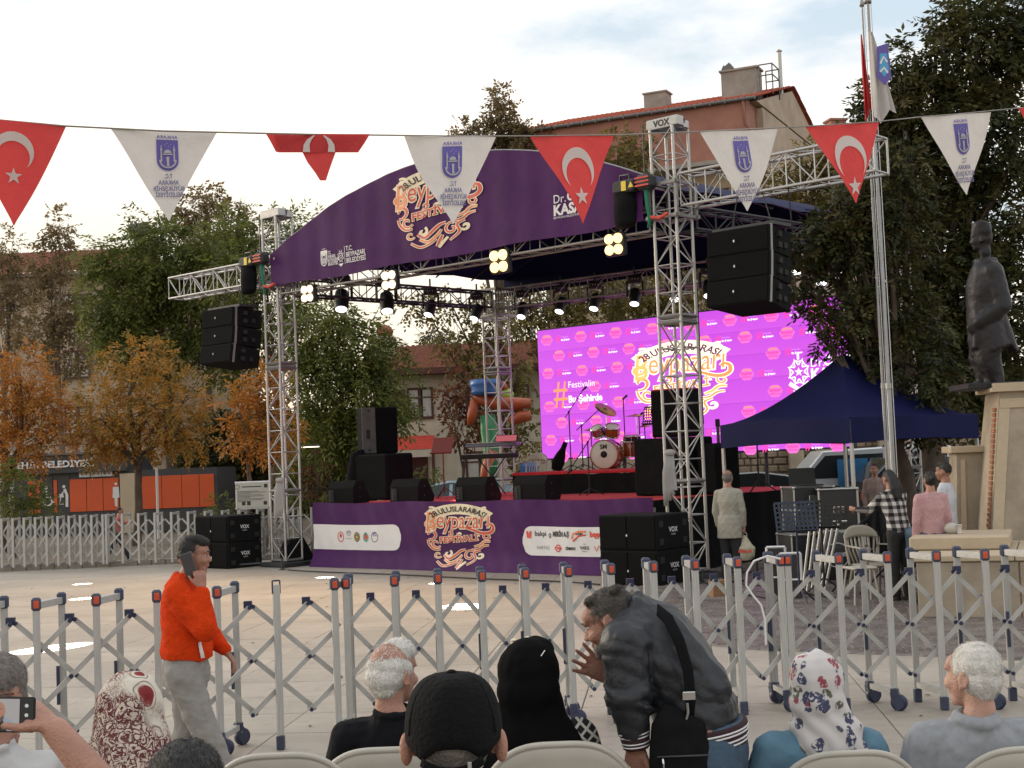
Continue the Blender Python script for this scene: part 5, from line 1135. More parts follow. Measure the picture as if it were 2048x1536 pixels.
# small floor monitor left of stage
fm = thing('floor_monitor', 'black floor monitor lying on the paving behind the left end of the banner', 'monitor speaker', gp(597, 28.2), R(20))
MB().prism([(0, 0), (.6, 0), (.6, .12), (.38, .55), (.1, .5), (0, .3)], 0, .6).build('cabinet', spk, fm); fm.children[0].matrix_local = Matrix(((1, 0, 0, -.3), (0, 0, 1, 0), (0, 1, 0, 0), (0, 0, 0, 1)))
# right speaker stack on stage beside FR tower
t = thing('speaker_stack', 'tall black loudspeaker on a covered case behind the front right tower', 'loudspeaker', S(7.85, 1.9, 1.21), SA)
onebox('case', (.0, .4, .5), (1.15, .8, 1.0), blk_cloth, t, .03); onebox('cabinet', (.12, .4, 1.42), (.7, .6, .82), spk, t, .02); onebox('side_case', (.85, .5, .42), (.5, .7, .9), blk_cloth, t, .08)
onebox('grille', (.12, .09, 1.42), (.64, .02, .76), grille, t); onebox('red_panel', (.12, .4, 1.84), (.7, .5, .02), red_carpet, t)
# ================================================================== INSTRUMENTS
chrome = M('chrome', (.7, .7, .7), .15, 1, 0); brass = M('cymbal_bronze', (.30, .2, .08), .35, .9, .15, 12, bump=.2, bscale=90)
shell = M('drum_shell', (.36, .085, .015), .18, 0, .5, 1.2, coat=1); head_m = M('drum_head', (.78, .76, .68), .5, 0, .05, 3)
def SP(px, py, D): return P(px, py, D)
kit0 = P(1215, 936, 29.6); kit0.z = RZ
kit = thing('drum_kit', 'sunburst drum kit with white front head on the riser before the screen', 'drum kit', kit0, R(-20))
def drum(name, c, r_, l_, rot, hm=head_m, sh_=shell):
    mw = Matrix.Translation(c) @ rot; o = MB().lathe([(r_-.004, -l_/2), (r_, -l_/2+.01), (r_, l_/2-.01), (r_-.004, l_/2)], 28, xf=mw).build(name, sh_, kit)
    for s_ in (-1, 1): MB().lathe([(r_-.01, s_*(l_/2-.005)-.015), (r_+.012, s_*(l_/2-.005)-.015), (r_+.012, s_*(l_/2-.005)+.015), (r_-.01, s_*(l_/2-.005)+.015)], 28, xf=mw, caps=False).build('hoop', chrome if r_ < .25 else sh_, o)
    MB().lathe([(.001, l_/2+.004), (r_-.015, l_/2+.003), (r_-.012, l_/2)], 28, xf=mw).build('drum_head', hm, o)
    for k in range(8):
        a = R(45*k+10); p_ = mw @ V(math.cos(a)*(r_+.012), math.sin(a)*(r_+.012), 0); ax = (mw.to_3x3() @ V(0, 0, 1)); bar('lug', p_-ax*l_*.4, p_+ax*l_*.4, .008, chrome, o, 'cyl6')
    return o
bd = drum('bass_drum', (0, 0, .31), .30, .44, Matrix.Rotation(R(90), 4, 'X'))
MB().lathe([(.001, .238), (.07, .238), (.072, .23)], 18, xf=Matrix.Translation((0, 0, .31)) @ Matrix.Rotation(R(90), 4, 'X')).build('port_ring', rubber, bd)
tx = MB(); tx.text('SM', .13, frame_xf((0, -.24, .43), (1, 0, 0), (0, 0, 1)), off=.004); tx.build('lettering', ink_k, bd)
drum('rack_tom', (.12, .05, .80), .15, .22, Matrix.Rotation(R(25), 4, 'X') @ Matrix.Rotation(R(12), 4, 'Y')); drum('rack_tom', (-.18, .02, .80), .13, .2, Matrix.Rotation(R(30), 4, 'X') @ Matrix.Rotation(R(-10), 4, 'Y'), sh_=chrome); drum('snare_drum', (.52, .15, .62), .17, .12, Matrix.Rotation(R(6), 4, 'X'), sh_=rubber); drum('floor_tom', (.42, .4, .42), .2, .36, Matrix.Rotation(R(2), 4, 'X'))
def cymbal(c, r_, rx_, ry_):
    o = MB().lathe([(.02, .03), (.045, .025), (.06, .01), (r_*.6, -.004), (r_, -.02), (r_, -.024), (r_*.5, -.008), (.02, .02)], 28, xf=Matrix.Translation(c) @ Matrix.Rotation(R(rx_), 4, 'X') @ Matrix.Rotation(R(ry_), 4, 'Y')).build('cymbal', brass, kit)
    bar('cymbal_stand', (c[0], c[1], 0), c, .011, chrome if r_ > .22 else rubber, kit)
    for k in range(3): a = R(120*k+20); bar('stand_leg', (c[0], c[1], .25), (c[0]+.22*math.cos(a), c[1]+.22*math.sin(a), 0), .009, chrome, kit, 'cyl6')
cymbal((-.05, .25, 1.28), .25, 20, 32); cymbal((.55, .45, 1.12), .24, 3, 2); cymbal((.78, .25, .88), .17, 2, -3); cymbal((-.42, .3, .86), .17, 5, 4)
def mic_stand(px, py, D, h_, label, boom=None, z0=DZ+.01, tilt=0, group='microphone stands on the stage', par=None, boomlen=.5):
    b0 = P(px, py, D); b0.z = z0; t = thing('microphone_stand', label, 'microphone stand', b0, 0, group)
    bar('pole', (0, 0, .05), (tilt, 0, h_), .012, rubber, t); 
    for k in range(3): a = R(120*k+15); bar('leg', (0, 0, .12), (.28*math.cos(a), .28*math.sin(a), 0), .010, rubber, t, 'cyl6')
    if boom: 
        e = V(tilt+boomlen*math.cos(R(boom)), 0, h_+boomlen*math.sin(R(boom))); s_ = V(tilt-.15*math.cos(R(boom)), 0, h_-.15*math.sin(R(boom))); bar('boom', s_, e, .010, rubber, t, 'cyl6')
    else: e = V(tilt, 0, h_)
    MB().cap(e, e+V(.07, -.05, .06), .018, .026).build('microphone', rubber, t); MB().ell((tilt, 0, h_), .025, nu=8, nv=5).build('clutch', rubber, t)
mic_stand(1142, 925, 29.9, 1.25, 'microphone boom stand standing left of the drums before the hashtag', 55, RZ, boomlen=.55)
mic_stand(1166, 925, 30.2, .95, 'short microphone boom angled over the bass drum', 40, RZ)
mic_stand(1252, 925, 30.4, 1.5, 'tall upright microphone stand behind the drums', None, RZ)
mic_stand(1282, 925, 30.0, 1.1, 'dark microphone stand right of the cymbals', None, RZ)
mic_stand(1180, 995, 26.6, 1.0, 'microphone boom stand on the carpet in front of the drum riser', 235, boomlen=.7)
# keyboards
kb_ = thing('keyboard_rig', 'pair of keyboards stacked on a black cross stand beside the rear tower', 'keyboard', S(2.0, 3.9, 1.21), SA+R(20))
onebox('lower_keyboard', (0, 0, .82), (1.2, .34, .1), rubber, kb_, .015); onebox('upper_keyboard', (.05, .12, 1.06), (1.15, .3, .08), M('silver_blue', (.16, .18, .24), .4, .3), kb_, .015)
for zz, yy in ((.873, -.06), (1.104, .04)):
    for k in range(14): onebox('white_key', (-.5+k*.075, yy, zz), (.07, .16, .008), ink_w, kb_)
for s_ in (-1, 1): bar('cross_leg', (-.3*s_, .1, 0), (.3*s_, .1, .78), .02, rubber, kb_, 'box'); bar('upper_arm', (s_*.42, .15, .8), (s_*.42, .2, 1.02), .015, rubber, kb_, 'box')
k2 = thing('keyboard_screen', 'small tablet glowing red on the upper keyboard', 'tablet', S(2.55, 3.85, 2.33), SA+R(20)); MB().box((0, 0, .06), (.5, .03, .16), rot=Matrix.Rotation(R(-25), 3, 'X'), bev=.01).build('tablet_body', rubber, k2); MB().box((0, -.02, .06), (.46, .006, .13), rot=Matrix.Rotation(R(-25), 3, 'X')).build('display', emi('tablet_glow', (.6, .12, .15), .6), k2)
def music_stand(loc, rz, label, h_=1.15, mat=None, tilt=20, holes=False, group='music stands'):
    t = thing('music_stand', label, 'music stand', loc, rz, group); mat = mat or rubber
    bar('pole', (0, 0, .1), (0, 0, h_), .014, mat, t)
    for k in range(3): a = R(120*k+30); bar('leg', (0, 0, .22), (.3*math.cos(a), .3*math.sin(a), 0), .011, mat, t, 'cyl6')
    rot = Matrix.Rotation(R(-tilt), 4, 'X'); mw = Matrix.Translation((0, 0, h_+.1)) @ rot
    if not holes: MB().box((0, 0, 0), (.5, .012, .34), xf=mw, bev=.005).build('desk', mat, t)
    else:
        b = MB(); W_, H_ = .52, .36; nx, nz = 9, 6
        xs = []; 
        for i in range(nx+1): xs.append(-W_/2+W_*i/nx)
        for j in range(nz+1): b.box((0, 0, -H_/2+H_*j/nz), (W_, .006, .022 if 0 < j < nz else .03), xf=mw)
        for i in range(nx+1): b.box((xs[i], .001, 0), (.022, .007, H_), xf=mw)
        b.build('desk', mat, t)
    MB().box((0, -.035, -.18), (.5, .07, .012), xf=mw).build('lip', mat, t)
    return t
music_stand(S(1.9, 2.6, 1.21), SA+R(10), 'dark red music stand in front of the keyboards', .98, M('dark_red_metal', (.16, .02, .02), .5, .3))
ms = music_stand(S(5.6, 4.9, RZ), SA, 'perforated music stand lit red and white beside the drums', .95, rubber, 15, True)
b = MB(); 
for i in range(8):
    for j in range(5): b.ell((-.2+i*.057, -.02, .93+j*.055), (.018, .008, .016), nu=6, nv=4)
o = b.build('glow_dots', emi('red_glow', (1, .3, .2), 2.2), ms); o['kind'] = 'stuff'  # red glow set into the desk holes as emissive dots
music_stand(S(9.0, 3.2, 1.21), SA, 'perforated music stand by the tent corner on the side deck', .98, rubber, 12, True)
gc = thing('guitar_case', 'black padded guitar case leaning at the left edge of the drum riser', 'guitar case', P(1122, 930, 29.6).xy.to_3d()+V(0, 0, RZ), R(-15))
MB().wtube([(-.12, 0, .02), (-.06, .0, .18), (0, 0, .32), (.06, 0, .46), (.12, 0, .6)], [.10, .14, .11, .06, .05], [.06, .07, .06, .045, .03], (1, 0, 0), 14).build('case_body', blk_cloth, gc)
# plastic chair -------------------------------------------------------------
def chair(label, loc, rz, mat, group, hi=.86, name='plastic_chair', slots=7):
    t = thing(name, label, 'chair', loc, rz, group)   # faces +Y, back at -Y
    MB().box((0, .02, .42), (.44, .44, .03), bev=.012).build('seat', mat, t)
    W2 = .235
    def bk(s_, z):  # back shell point
        zz = (z-.42)/(hi-.42); w_ = W2*(1.0+.02*zz)*(1 if zz < .8 else math.sqrt(max(.0, 1-((zz-.8)/.235)**2))*.35+.65); return V(s_*w_, -.2-.10*zz-.045*(1-s_*s_)-.0, z+.045*(1-s_*s_)*(zz > .9)-.0)
    n = 26
    top = MB(); rows = [hi-.13, hi-.10, hi-.06, hi-.02, hi]
    def tp(s_, k): 
        zc = hi-.10*abs(s_)**3.2; zb = hi-.135-.02*abs(s_)**2; z = zb+(zc-zb)*k; return V(s_*W2, -.26-.06*(1-s_*s_)-.02*k, z)
    ks = (0, .3, .6, .85, 1.0)
    vs = [tp(-1+2*i/n, k)+V(0, -.012 if k < 1 else 0, 0) for k in ks for i in range(n+1)]+[tp(-1+2*i/n, k)+V(0, .014, 0) for k in ks for i in range(n+1)]
    m_ = n+1; fs = []; K = len(ks)
    for k in range(K-1):
        for i in range(n): fs.append((k*m_+i, k*m_+i+1, (k+1)*m_+i+1, (k+1)*m_+i)); q = K*m_; fs.append((q+k*m_+i+1, q+k*m_+i, q+(k+1)*m_+i, q+(k+1)*m_+i+1))
    for i in range(n): fs.append(((K-1)*m_+i, (K-1)*m_+i+1, K*m_+(K-1)*m_+i+1, K*m_+(K-1)*m_+i)); fs.append((i+1, i, K*m_+i, K*m_+i+1))
    top.add(vs, fs, 0, True); top.build('back_rail', mat, t)
    rim = MB(); pts = [tp(-1+2*i/n, 1) for i in range(n+1)]; rim.tube(pts, .012, n=6); rim.tube([tp(-1, 1), V(-W2-.005, -.24, .6), V(-W2, -.2, .42)], .018, n=6); rim.tube([tp(1, 1), V(W2+.005, -.24, .6), V(W2, -.2, .42)], .018, n=6); rim.build('back_frame', mat, t)
    for i in range(slots):
        s_ = -.86+1.72*i/(slots-1); a = tp(s_, 0)+V(0, 0, .01); c_ = V(s_*W2*.8, -.2, .42); m1 = a.lerp(c_, .5)+V(0, -.03, 0)
        MB().wtube([a, m1, c_], [.014]*3, [.006]*3, (1, 0, 0), 6).build('slat', mat, t)
    for sx in (-1, 1):
        bar('leg', (sx*.2, .2, .42), (sx*.25, .26, 0), .018, mat, t); bar('leg', (sx*.2, -.18, .42), (sx*.24, -.27, 0), .018, mat, t)
        MB().wtube([(sx*.225, -.23, .66), (sx*.27, -.1, .66), (sx*.28, .12, .65), (sx*.27, .21, .6), (sx*.26, .24, .42)], [.028, .03, .032, .026, .018], [.010]*5, (1, 0, 0), 8).build('armrest', mat, t)
    return t
ch0 = chair('white slatted plastic chair on the stage behind the keyboards', P(1064, 985, 29.6).xy.to_3d()+V(0, 0, 1.21), R(150), white_p, 'white plastic chairs', .84)
# ================================================================== TENT
TN, TL_, TRr = V(4.95, 20.6, 0), V(3.39, 23.0, 0), V(7.35, 22.2, 0); TB = TL_+TRr-TN; TC = (TL_+TRr)/2
tent = thing('gazebo_tent', 'dark blue pop up gazebo tent beside the right side of the stage', 'tent', TC, 0); q = lambda p: p-TC
VB, VT, PK = 1.98, 2.36, 3.45
cs = [q(TL_), q(TN), q(TRr), q(TB)]; names = 0
rib = []
for i in range(4):
    a, c_ = cs[i], cs[(i+1) % 4]; n = 14; m = 10; vs = []
    for j in range(m+1):
        t = j/m; z = VT+(PK-VT)*(t**1.55); 
        for k in range(n+1):
            s_ = k/n; e = a.lerp(c_, s_); sag = -.10*math.sin(math.pi*s_)*(1-t)*(t*3 if t < .33 else 1); p = e*(1-t); vs.append(V(p.x, p.y, z+sag*.6))
    b = MB().add(vs, [(j*(n+1)+k, j*(n+1)+k+1, (j+1)*(n+1)+k+1, (j+1)*(n+1)+k) for j in range(m) for k in range(n)], 0, True); b.build('canopy_panel', navy, tent)
    nrm = (c_-a).cross(V(0, 0, 1)).normalized(); vs = []
    for z_ in (0, 1, 2):
        for k in range(n*2+1):
            s_ = k/(n*2); e = a.lerp(c_, s_); vs.append(e+nrm*(.006+.012*math.sin(s_*13)*z_*.5)+V(0, 0, VT-(VT-VB)*z_/2+(.04*math.sin(math.pi*s_) if z_ == 2 else 0)))
    m_ = n*2+1; MB().add(vs, [(z_*m_+k, z_*m_+k+1, (z_+1)*m_+k+1, (z_+1)*m_+k) for z_ in range(2) for k in range(n*2)], 0, True).build('valance', navy, tent)
    bar('eave_bar', a+V(0, 0, VT-.05)-nrm*.03, c_+V(0, 0, VT-.05)-nrm*.03, .025, alu_d, tent, 'box')
for c_ in cs: bar('leg', c_*.985, c_*.985+V(0, 0, VT-.03), .045, alu, tent, 'box'); onebox('foot', c_*.985+V(0, 0, .01), (.12, .12, .02), steel_d, tent)
# ================================================================== FLAGPOLES
def flagpole(px0, py0, px1, py1, D, r_, label, cat='flagpole'):
    a = P(px0, py0, D); c_ = P(px1, py1, D); a0 = V(a.x, D, 0); t = thing('flagpole', label, cat, a0, 0, 'flagpoles')
    zt = c_.z; dx = (c_.x-a.x)*.0
    MB().tube([(0, 0, 0), (0, 0, zt*.33), (0, 0, zt*.331), (0, 0, zt*.66), (0, 0, zt*.661), (0, 0, zt)], [r_, r_, r_*.85, r_*.85, r_*.68, r_*.68], n=14).build('pole', M('pole_steel', (.3, .29, .28), .42, .8, .1), t)
    MB().lathe([(.01, zt), (r_*1.6, zt), (r_*1.6, zt+.05), (.01, zt+.12)], 12).build('finial', alu_d, t); onebox('base_plate', (0, 0, .02), (.3, .3, .03), steel_d, t)
    MB().lathe([(r_*1.25, -.04), (r_*1.25, .04)], 14, c=(0, 0, zt*.331)).build('sleeve', alu, t); bar('halyard', (r_*1.5, -.02, 1), (r_*1.2, -.02, zt), .006, ink_w, t, 'cyl6')
    return t, zt
f1, z1 = flagpole(1795, 1100, 1755, 6, 20.2, .036, 'thick steel flagpole with a white and blue flag, beside the tent'); f2, z2 = flagpole(1783, 1100, 1746, 12, 20.5, .022, 'thin steel flagpole with a red flag, just left of the thick one')
def furled(t, z, w_, h_, mat, name, dx, seed, off=0):
    vs = []; nx, nz = 16, 16
    for j in range(nz+1):
        for i in range(nx+1):
            s_ = i/nx; k = j/nz; wd = w_*(.12+.88*k**.8); vs.append((dx+s_*wd-wd*off, -.09+.06*math.sin(s_*13+seed+k*2)*(.3+k), z-h_*k-.1*math.sin(s_*6)*k))
    o = MB().add(vs, [(j*(nx+1)+i, j*(nx+1)+i+1, (j+1)*(nx+1)+i+1, (j+1)*(nx+1)+i) for j in range(nz) for i in range(nx)], 0, True).build(name, mat, t); return o
red_cloth = M('red_cloth', (.58, .06, .06), .85, 0, .1, 5, trans=.35, bump=.3, bscale=20); white_cloth = M('white_cloth', (.62, .59, .57), .85, 0, .07, 5, trans=.3, bump=.3, bscale=20)
furled(f1, z1-.45, .32, 1.25, white_cloth, 'flag', -.02, 1); furled(f2, z2-.45, .11, 1.2, red_cloth, 'flag', -.06, 2, .2)
eb = MB(); ex = lambda q: Vector((.14+q[0], -.17-(q[2] if len(q) > 2 else 0), z1-.85+q[1]))
eb.sheet([(-.09, .15), (.07, .2), (.1, -.3), (0, -.42), (-.11, -.3)], 0, ex, 0); eb.sheet([(-.05, .05), (.05, .05), (.07, -.2), (0, -.3), (-.07, -.2)], .004, ex, 1); eb.ribbon([(-.05, -.1), (0, 0), (.05, -.08)], .03, .007, ex, 2); eb.ribbon([(-.06, -.22), (.0, -.16), (.05, -.24)], .03, .007, ex, 2)
eb.build('flag_emblem', [ink_v, M('sky_blue_ink', (.08, .35, .6), .6, 0, 0), ink_w], f1)
# ================================================================== MONUMENT
stone = M('travertine', (.34, .28, .21), .75, 0, .22, 2.6, bump=.35, bscale=14); stone2 = M('travertine_trim', (.46, .37, .26), .7, 0, .1, 3, bump=.3, bscale=20); brick = M('thin_brick', (.33, .14, .075), .85, 0, .25, 8); bronze = M('bronze', (.016, .014, .016), .5, .3, .3, 4, bump=.4, bscale=22)
m0 = P(2056, 1000, 18.2); m0.z = 0
mo = thing('statue_plinth', 'tall tapering travertine plinth with brick strip under the statue', 'plinth', m0, R(-8))
H0, H1 = .0, 2.62
def tap(w0, w1, d0, d1, z0, z1, mat, name, cx=0, cy=0):
    vs = [(cx+sx*w0/2, cy+sy*d0/2, z0) for sx, sy in ((-1, -1), (1, -1), (1, 1), (-1, 1))]+[(cx+sx*w1/2, cy+sy*d1/2, z1) for sx, sy in ((-1, -1), (1, -1), (1, 1), (-1, 1))]
    return MB().add(vs, [(3, 2, 1, 0), (4, 5, 6, 7), (0, 1, 5, 4), (1, 2, 6, 5), (2, 3, 7, 6), (3, 0, 4, 7)]).build(name, mat, mo)
tap(1.55, .98, 1.4, .9, .3, 2.55, stone, 'shaft', .12)
# raised corner strips on front face
for s_ in (-1, 1): 
    b = MB(); x0, x1 = .12+s_*1.55/2, .12+s_*.98/2; w_ = .13
    b.add([(x0, -.72, .3), (x0-s_*w_, -.72, .3), (x1-s_*w_, -.47, 2.45), (x1, -.47, 2.45), (x0, -.68, .3), (x0-s_*w_, -.68, .3), (x1-s_*w_, -.43, 2.45), (x1, -.43, 2.45)], [(0, 1, 2, 3)[::s_], (4, 0, 3, 7), (1, 5, 6, 2)]); b.build('corner_strip', stone2, mo)
MB().box((.12, -.46, 2.40), (.98, .06, .12)).build('top_strip', stone2, mo)
for k in range(30):   # brick courses on the left flank
    t = (k+.5)/30; z = .36+2.0*t; xw = .12-(1.55+(.98-1.55)*(z-.3)/2.25)/2; yw = -(1.4+(.9-1.4)*(z-.3)/2.25)/2
    onebox('brick', (xw-.012, yw+.17, z), (.03, .14+.02*(k % 2), .05), brick, mo, .004)
tap(1.2, 1.2, 1.1, 1.1, 2.55, 2.6, stone2, 'cap_slab', .12); tap(1.12, 1.12, 1.02, 1.02, 2.6, 2.66, stone2, 'cap_slab', .12)
tap(2.6, 2.6, 2.0, 2.0, 0, .3, stone2, 'base_step', .5)
sp_ = thing('side_pedestal', 'lower pale stone pedestal attached left of the statue plinth', 'pedestal', P(1940, 1000, 18.9).xy.to_3d(), R(-8))
MB().add([(-.28, -.3, 0), (.35, -.3, 0), (.35, .4, 0), (-.28, .4, 0), (-.18, -.25, 1.78), (.35, -.25, 1.78), (.35, .35, 1.78), (-.18, .35, 1.78)], [(3, 2, 1, 0), (4, 5, 6, 7), (0, 1, 5, 4), (1, 2, 6, 5), (2, 3, 7, 6), (3, 0, 4, 7)]).build('shaft', stone, sp_)
onebox('cap_slab', (.06, .05, 1.83), (.66, .75, .09), stone2, sp_, .01); MB().add([(-.2, -.305, .5), (-.12, -.305, .5), (-.08, -.275, 1.7), (-.14, -.275, 1.7)], [(0, 1, 2, 3)]).build('trim_strip', stone2, sp_)
# stone terrace with steps in front of plinth
tz = thing('stone_terrace', 'pale stone terrace and steps round the foot of the plinth where people sit', 'terrace', V(0, 0, 0), 0)
ta = G(1838, 1236); tz.location = ta; tz.rotation_euler = (0, 0, R(-21))
onebox('wall', (2.7, 1.1, .31), (5.4, 2.2, .62), stone, tz)
for k in range(5): onebox('coping_slab', (.5+k*1.08, 1.1, .655), (1.07, 2.3, .07), stone2, tz, .01)
for k in range(5): onebox('facing_slab', (.54+k*1.08, -.012, .31), (1.065, .03, .6), stone, tz, .006)
onebox('bench_step', (.42, 1.35, .77), (1.1, 1.3, .15), stone2, tz, .015); onebox('bench_riser', (.45, 1.4, .74), (1.0, 1.2, .1), stone, tz, .012)
# ================================================================== PENNANTS
pc = M('grey_thread', (.35, .33, .31), .8)
PS = [(-70, 233, 6.5), (0, 240, 6.5), (130, 252, 6.5), (327, 262, 6.6), (540, 267, 6.8), (633, 269, 6.9), (740, 270, 7.0), (900, 272, 7.4), (1063, 272, 7.7), (1145, 271, 7.9), (1230, 270, 8.1), (1400, 263, 8.6), (1475, 259, 8.9), (1610, 253, 9.2), (1683, 248, 9.4), (1757, 243, 9.7), (1850, 233, 10.0), (1915, 228, 10.2), (2048, 215, 10.6), (2140, 205, 10.9)]
stg = thing('pennant_string', 'long pale string crossing the whole picture with the festival pennants on it', 'string', P(0, 240, 6.5), 0); so_ = stg.location.copy()
MB().wtube([P(*p)-so_ for p in PS], [.004]*len(PS), [.011]*len(PS), (0, 0, 1), 6).build('ribbon', pc, stg)
def pennant(A_, B_, T_, D, kind, label, seed=0, xo=0, group=None, curl=.013):
    a, b_, t_ = P(*A_, D[0]), P(*B_, D[1]), P(*T_, D[2]); w_ = (b_-a).length; mid = (a+b_)/2; ln = (t_-mid).length
    X = (b_-a)/w_; th = thing('pennant', label, 'pennant', mid, 0, group); nn = X.cross(t_-mid).normalized()
    if nn.y > 0: nn = -nn
    def f(q):   # q in units: x in [-.5,.5]*w, y in [0,-1]*len ; z toward the camera
        s_, t = q[0], -q[1]; zz = q[2] if len(q) > 2 else 0
        cx_ = (t_-mid)*t
        wv = curl*math.sin(t*5+seed)*(.3+t)+curl*.6*math.sin(s_*7+seed*2+t*3)
        return X*(s_*w_)+cx_+nn*(zz+wv)
    n = 18; vs = []; fs = []
    bulge = lambda t: (1-t)*(1+.0*t)+.05*math.sin(math.pi*t)*(1 if seed % 2 else -.3)
    for j in range(n+1):
        t = j/n; hw = .5*max(.012, bulge(t))
        for i in range(n+1): vs.append(f((-hw+2*hw*i/n, -t)))
    fs = [(j*(n+1)+i, j*(n+1)+i+1, (j+1)*(n+1)+i+1, (j+1)*(n+1)+i) for j in range(n) for i in range(n)]
    mt = red_cloth if kind == 'red' else white_cloth
    cl = MB().add(vs, fs, 0, True).build('cloth', mt, th)
    asp = w_/ln; g = lambda q: f((q[0], q[1]*asp, q[2] if len(q) > 2 else 0))   # square units of width
    m = MB()
    if kind == 'red':
        crescent(m, g, (xo, -.30), .195, 0, .008, rot=-90, rr=.80, off=.28); star(m, g, (xo, -.545), .085, 0, .008)
        m.build('crescent_and_star', M('flag_white', (.68, .64, .60), .8, 0, .03, 5, trans=.2), cl)
    else:
        emblem(m, lambda q: g((xo+q[0], -.095+q[1], q[2] if len(q) > 2 else 0)), .30, 0, 1, .007)
        m.text('ANKARA', .045, lambda q: g((xo-q[0], -.085+q[1], .011)), 0, off=.001, fit=.2)
        for k, (s_, w2) in enumerate((('T.C.', .075), ('ANKARA', .19), ('BÜYÜKŞEHİR', .29), ('BELEDİYESİ', .25))): m.text(s_, .062, lambda q, k=k: g((xo-q[0], -.47-k*.062+q[1], .010)), 2, off=.0015, fit=w2)
        m.build('municipal_print', [ink_v, white_cloth, M('navy_grey_ink', (.13, .12, .25), .7, 0, .03)], cl)
pennant((-78, 232), (132, 253), (27, 450), (6.4, 6.5, 6.5), 'red', 'red crescent and star pennant cut off by the left edge', 1, .0, 'red pennants on the string')
pennant((220, 257), (434, 265), (337, 443), (6.55, 6.75, 6.6), 'white', 'white municipal pennant nearest the left edge', 2, .02, 'white municipal pennants on the string')
pennant((807, 272), (992, 274), (902, 450), (7.2, 7.55, 7.3), 'white', 'white municipal pennant overlapping the arch banner logo', 3, .01, 'white municipal pennants on the string')
pennant((1062, 272), (1231, 271), (1166, 446), (7.7, 8.1, 7.9), 'red', 'red crescent and star pennant in front of the arch banner', 4, -.0, 'red pennants on the string')
pennant((1400, 264), (1555, 258), (1496, 421), (8.6, 9.0, 8.8), 'white', 'white municipal pennant overlapping the right outrigger truss', 5, .0, 'white municipal pennants on the string')
pennant((1608, 252), (1758, 245), (1715, 405), (9.2, 9.7, 9.4), 'red', 'red crescent and star pennant beside the flagpoles', 6, .0, 'red pennants on the string')
pennant((1843, 234), (1983, 224), (1937, 388), (10.0, 10.4, 10.2), 'white', 'white municipal pennant in front of the dark tree', 7, .0, 'white municipal pennants on the string')
pennant((2036, 217), (2180, 203), (2110, 370), (10.5, 10.9, 10.7), 'red', 'red pennant of which only a corner shows at the right edge', 8, .0, 'red pennants on the string')
# folded-over pennant
D = 6.9; pth = thing('pennant', 'red pennant folded over on itself, showing only the horns of the crescent', 'pennant', P(633, 268, D), 0, 'red pennants on the string'); po = pth.location.copy()
pf = lambda x, y, d=0: P(x, y, D-d)-po
def grid_poly(rows, d0, mat, name, par, amp=.006):
    vs = []; n = 12
    for j, (xl, xr, y) in enumerate(rows):
        for i in range(n+1): x = xl+(xr-xl)*i/n; vs.append(pf(x, y, d0+amp*math.sin(x*.05+j)))
    return MB().add(vs, [(j*(n+1)+i, j*(n+1)+i+1, (j+1)*(n+1)+i+1, (j+1)*(n+1)+i) for j in range(len(rows)-1) for i in range(n)], 0, True).build(name, mat, par)
grid_poly([(532, 740, 268), (542, 730, 285), (552, 717, 304)], 0, red_cloth, 'cloth', pth); grid_poly([(604, 672, 303), (615, 664, 325), (630, 657, 345), (640, 652, 361)], .01, red_cloth, 'folded_tip', pth)
grid_poly([(548, 728, 270), (552, 722, 286), (556, 716, 305)], .016, red_cloth, 'folded_flap', pth)
m = MB(); 
for s_ in (-1, 1):
    pts = [(638+s_*(10), 271), (638+s_*22, 279), (638+s_*29, 290), (638+s_*30, 304)]; vs = []
    for i, (x, y) in enumerate(pts): wv = [2, 7, 10, 12][i]; vs += [pf(x+s_*2, y, .026), pf(x-s_*wv, y, .026)]
    m.add(vs, [(2*i, 2*i+1, 2*i+3, 2*i+2) for i in range(3)])
m.build('crescent_horns', MATS['flag_white'], pth)

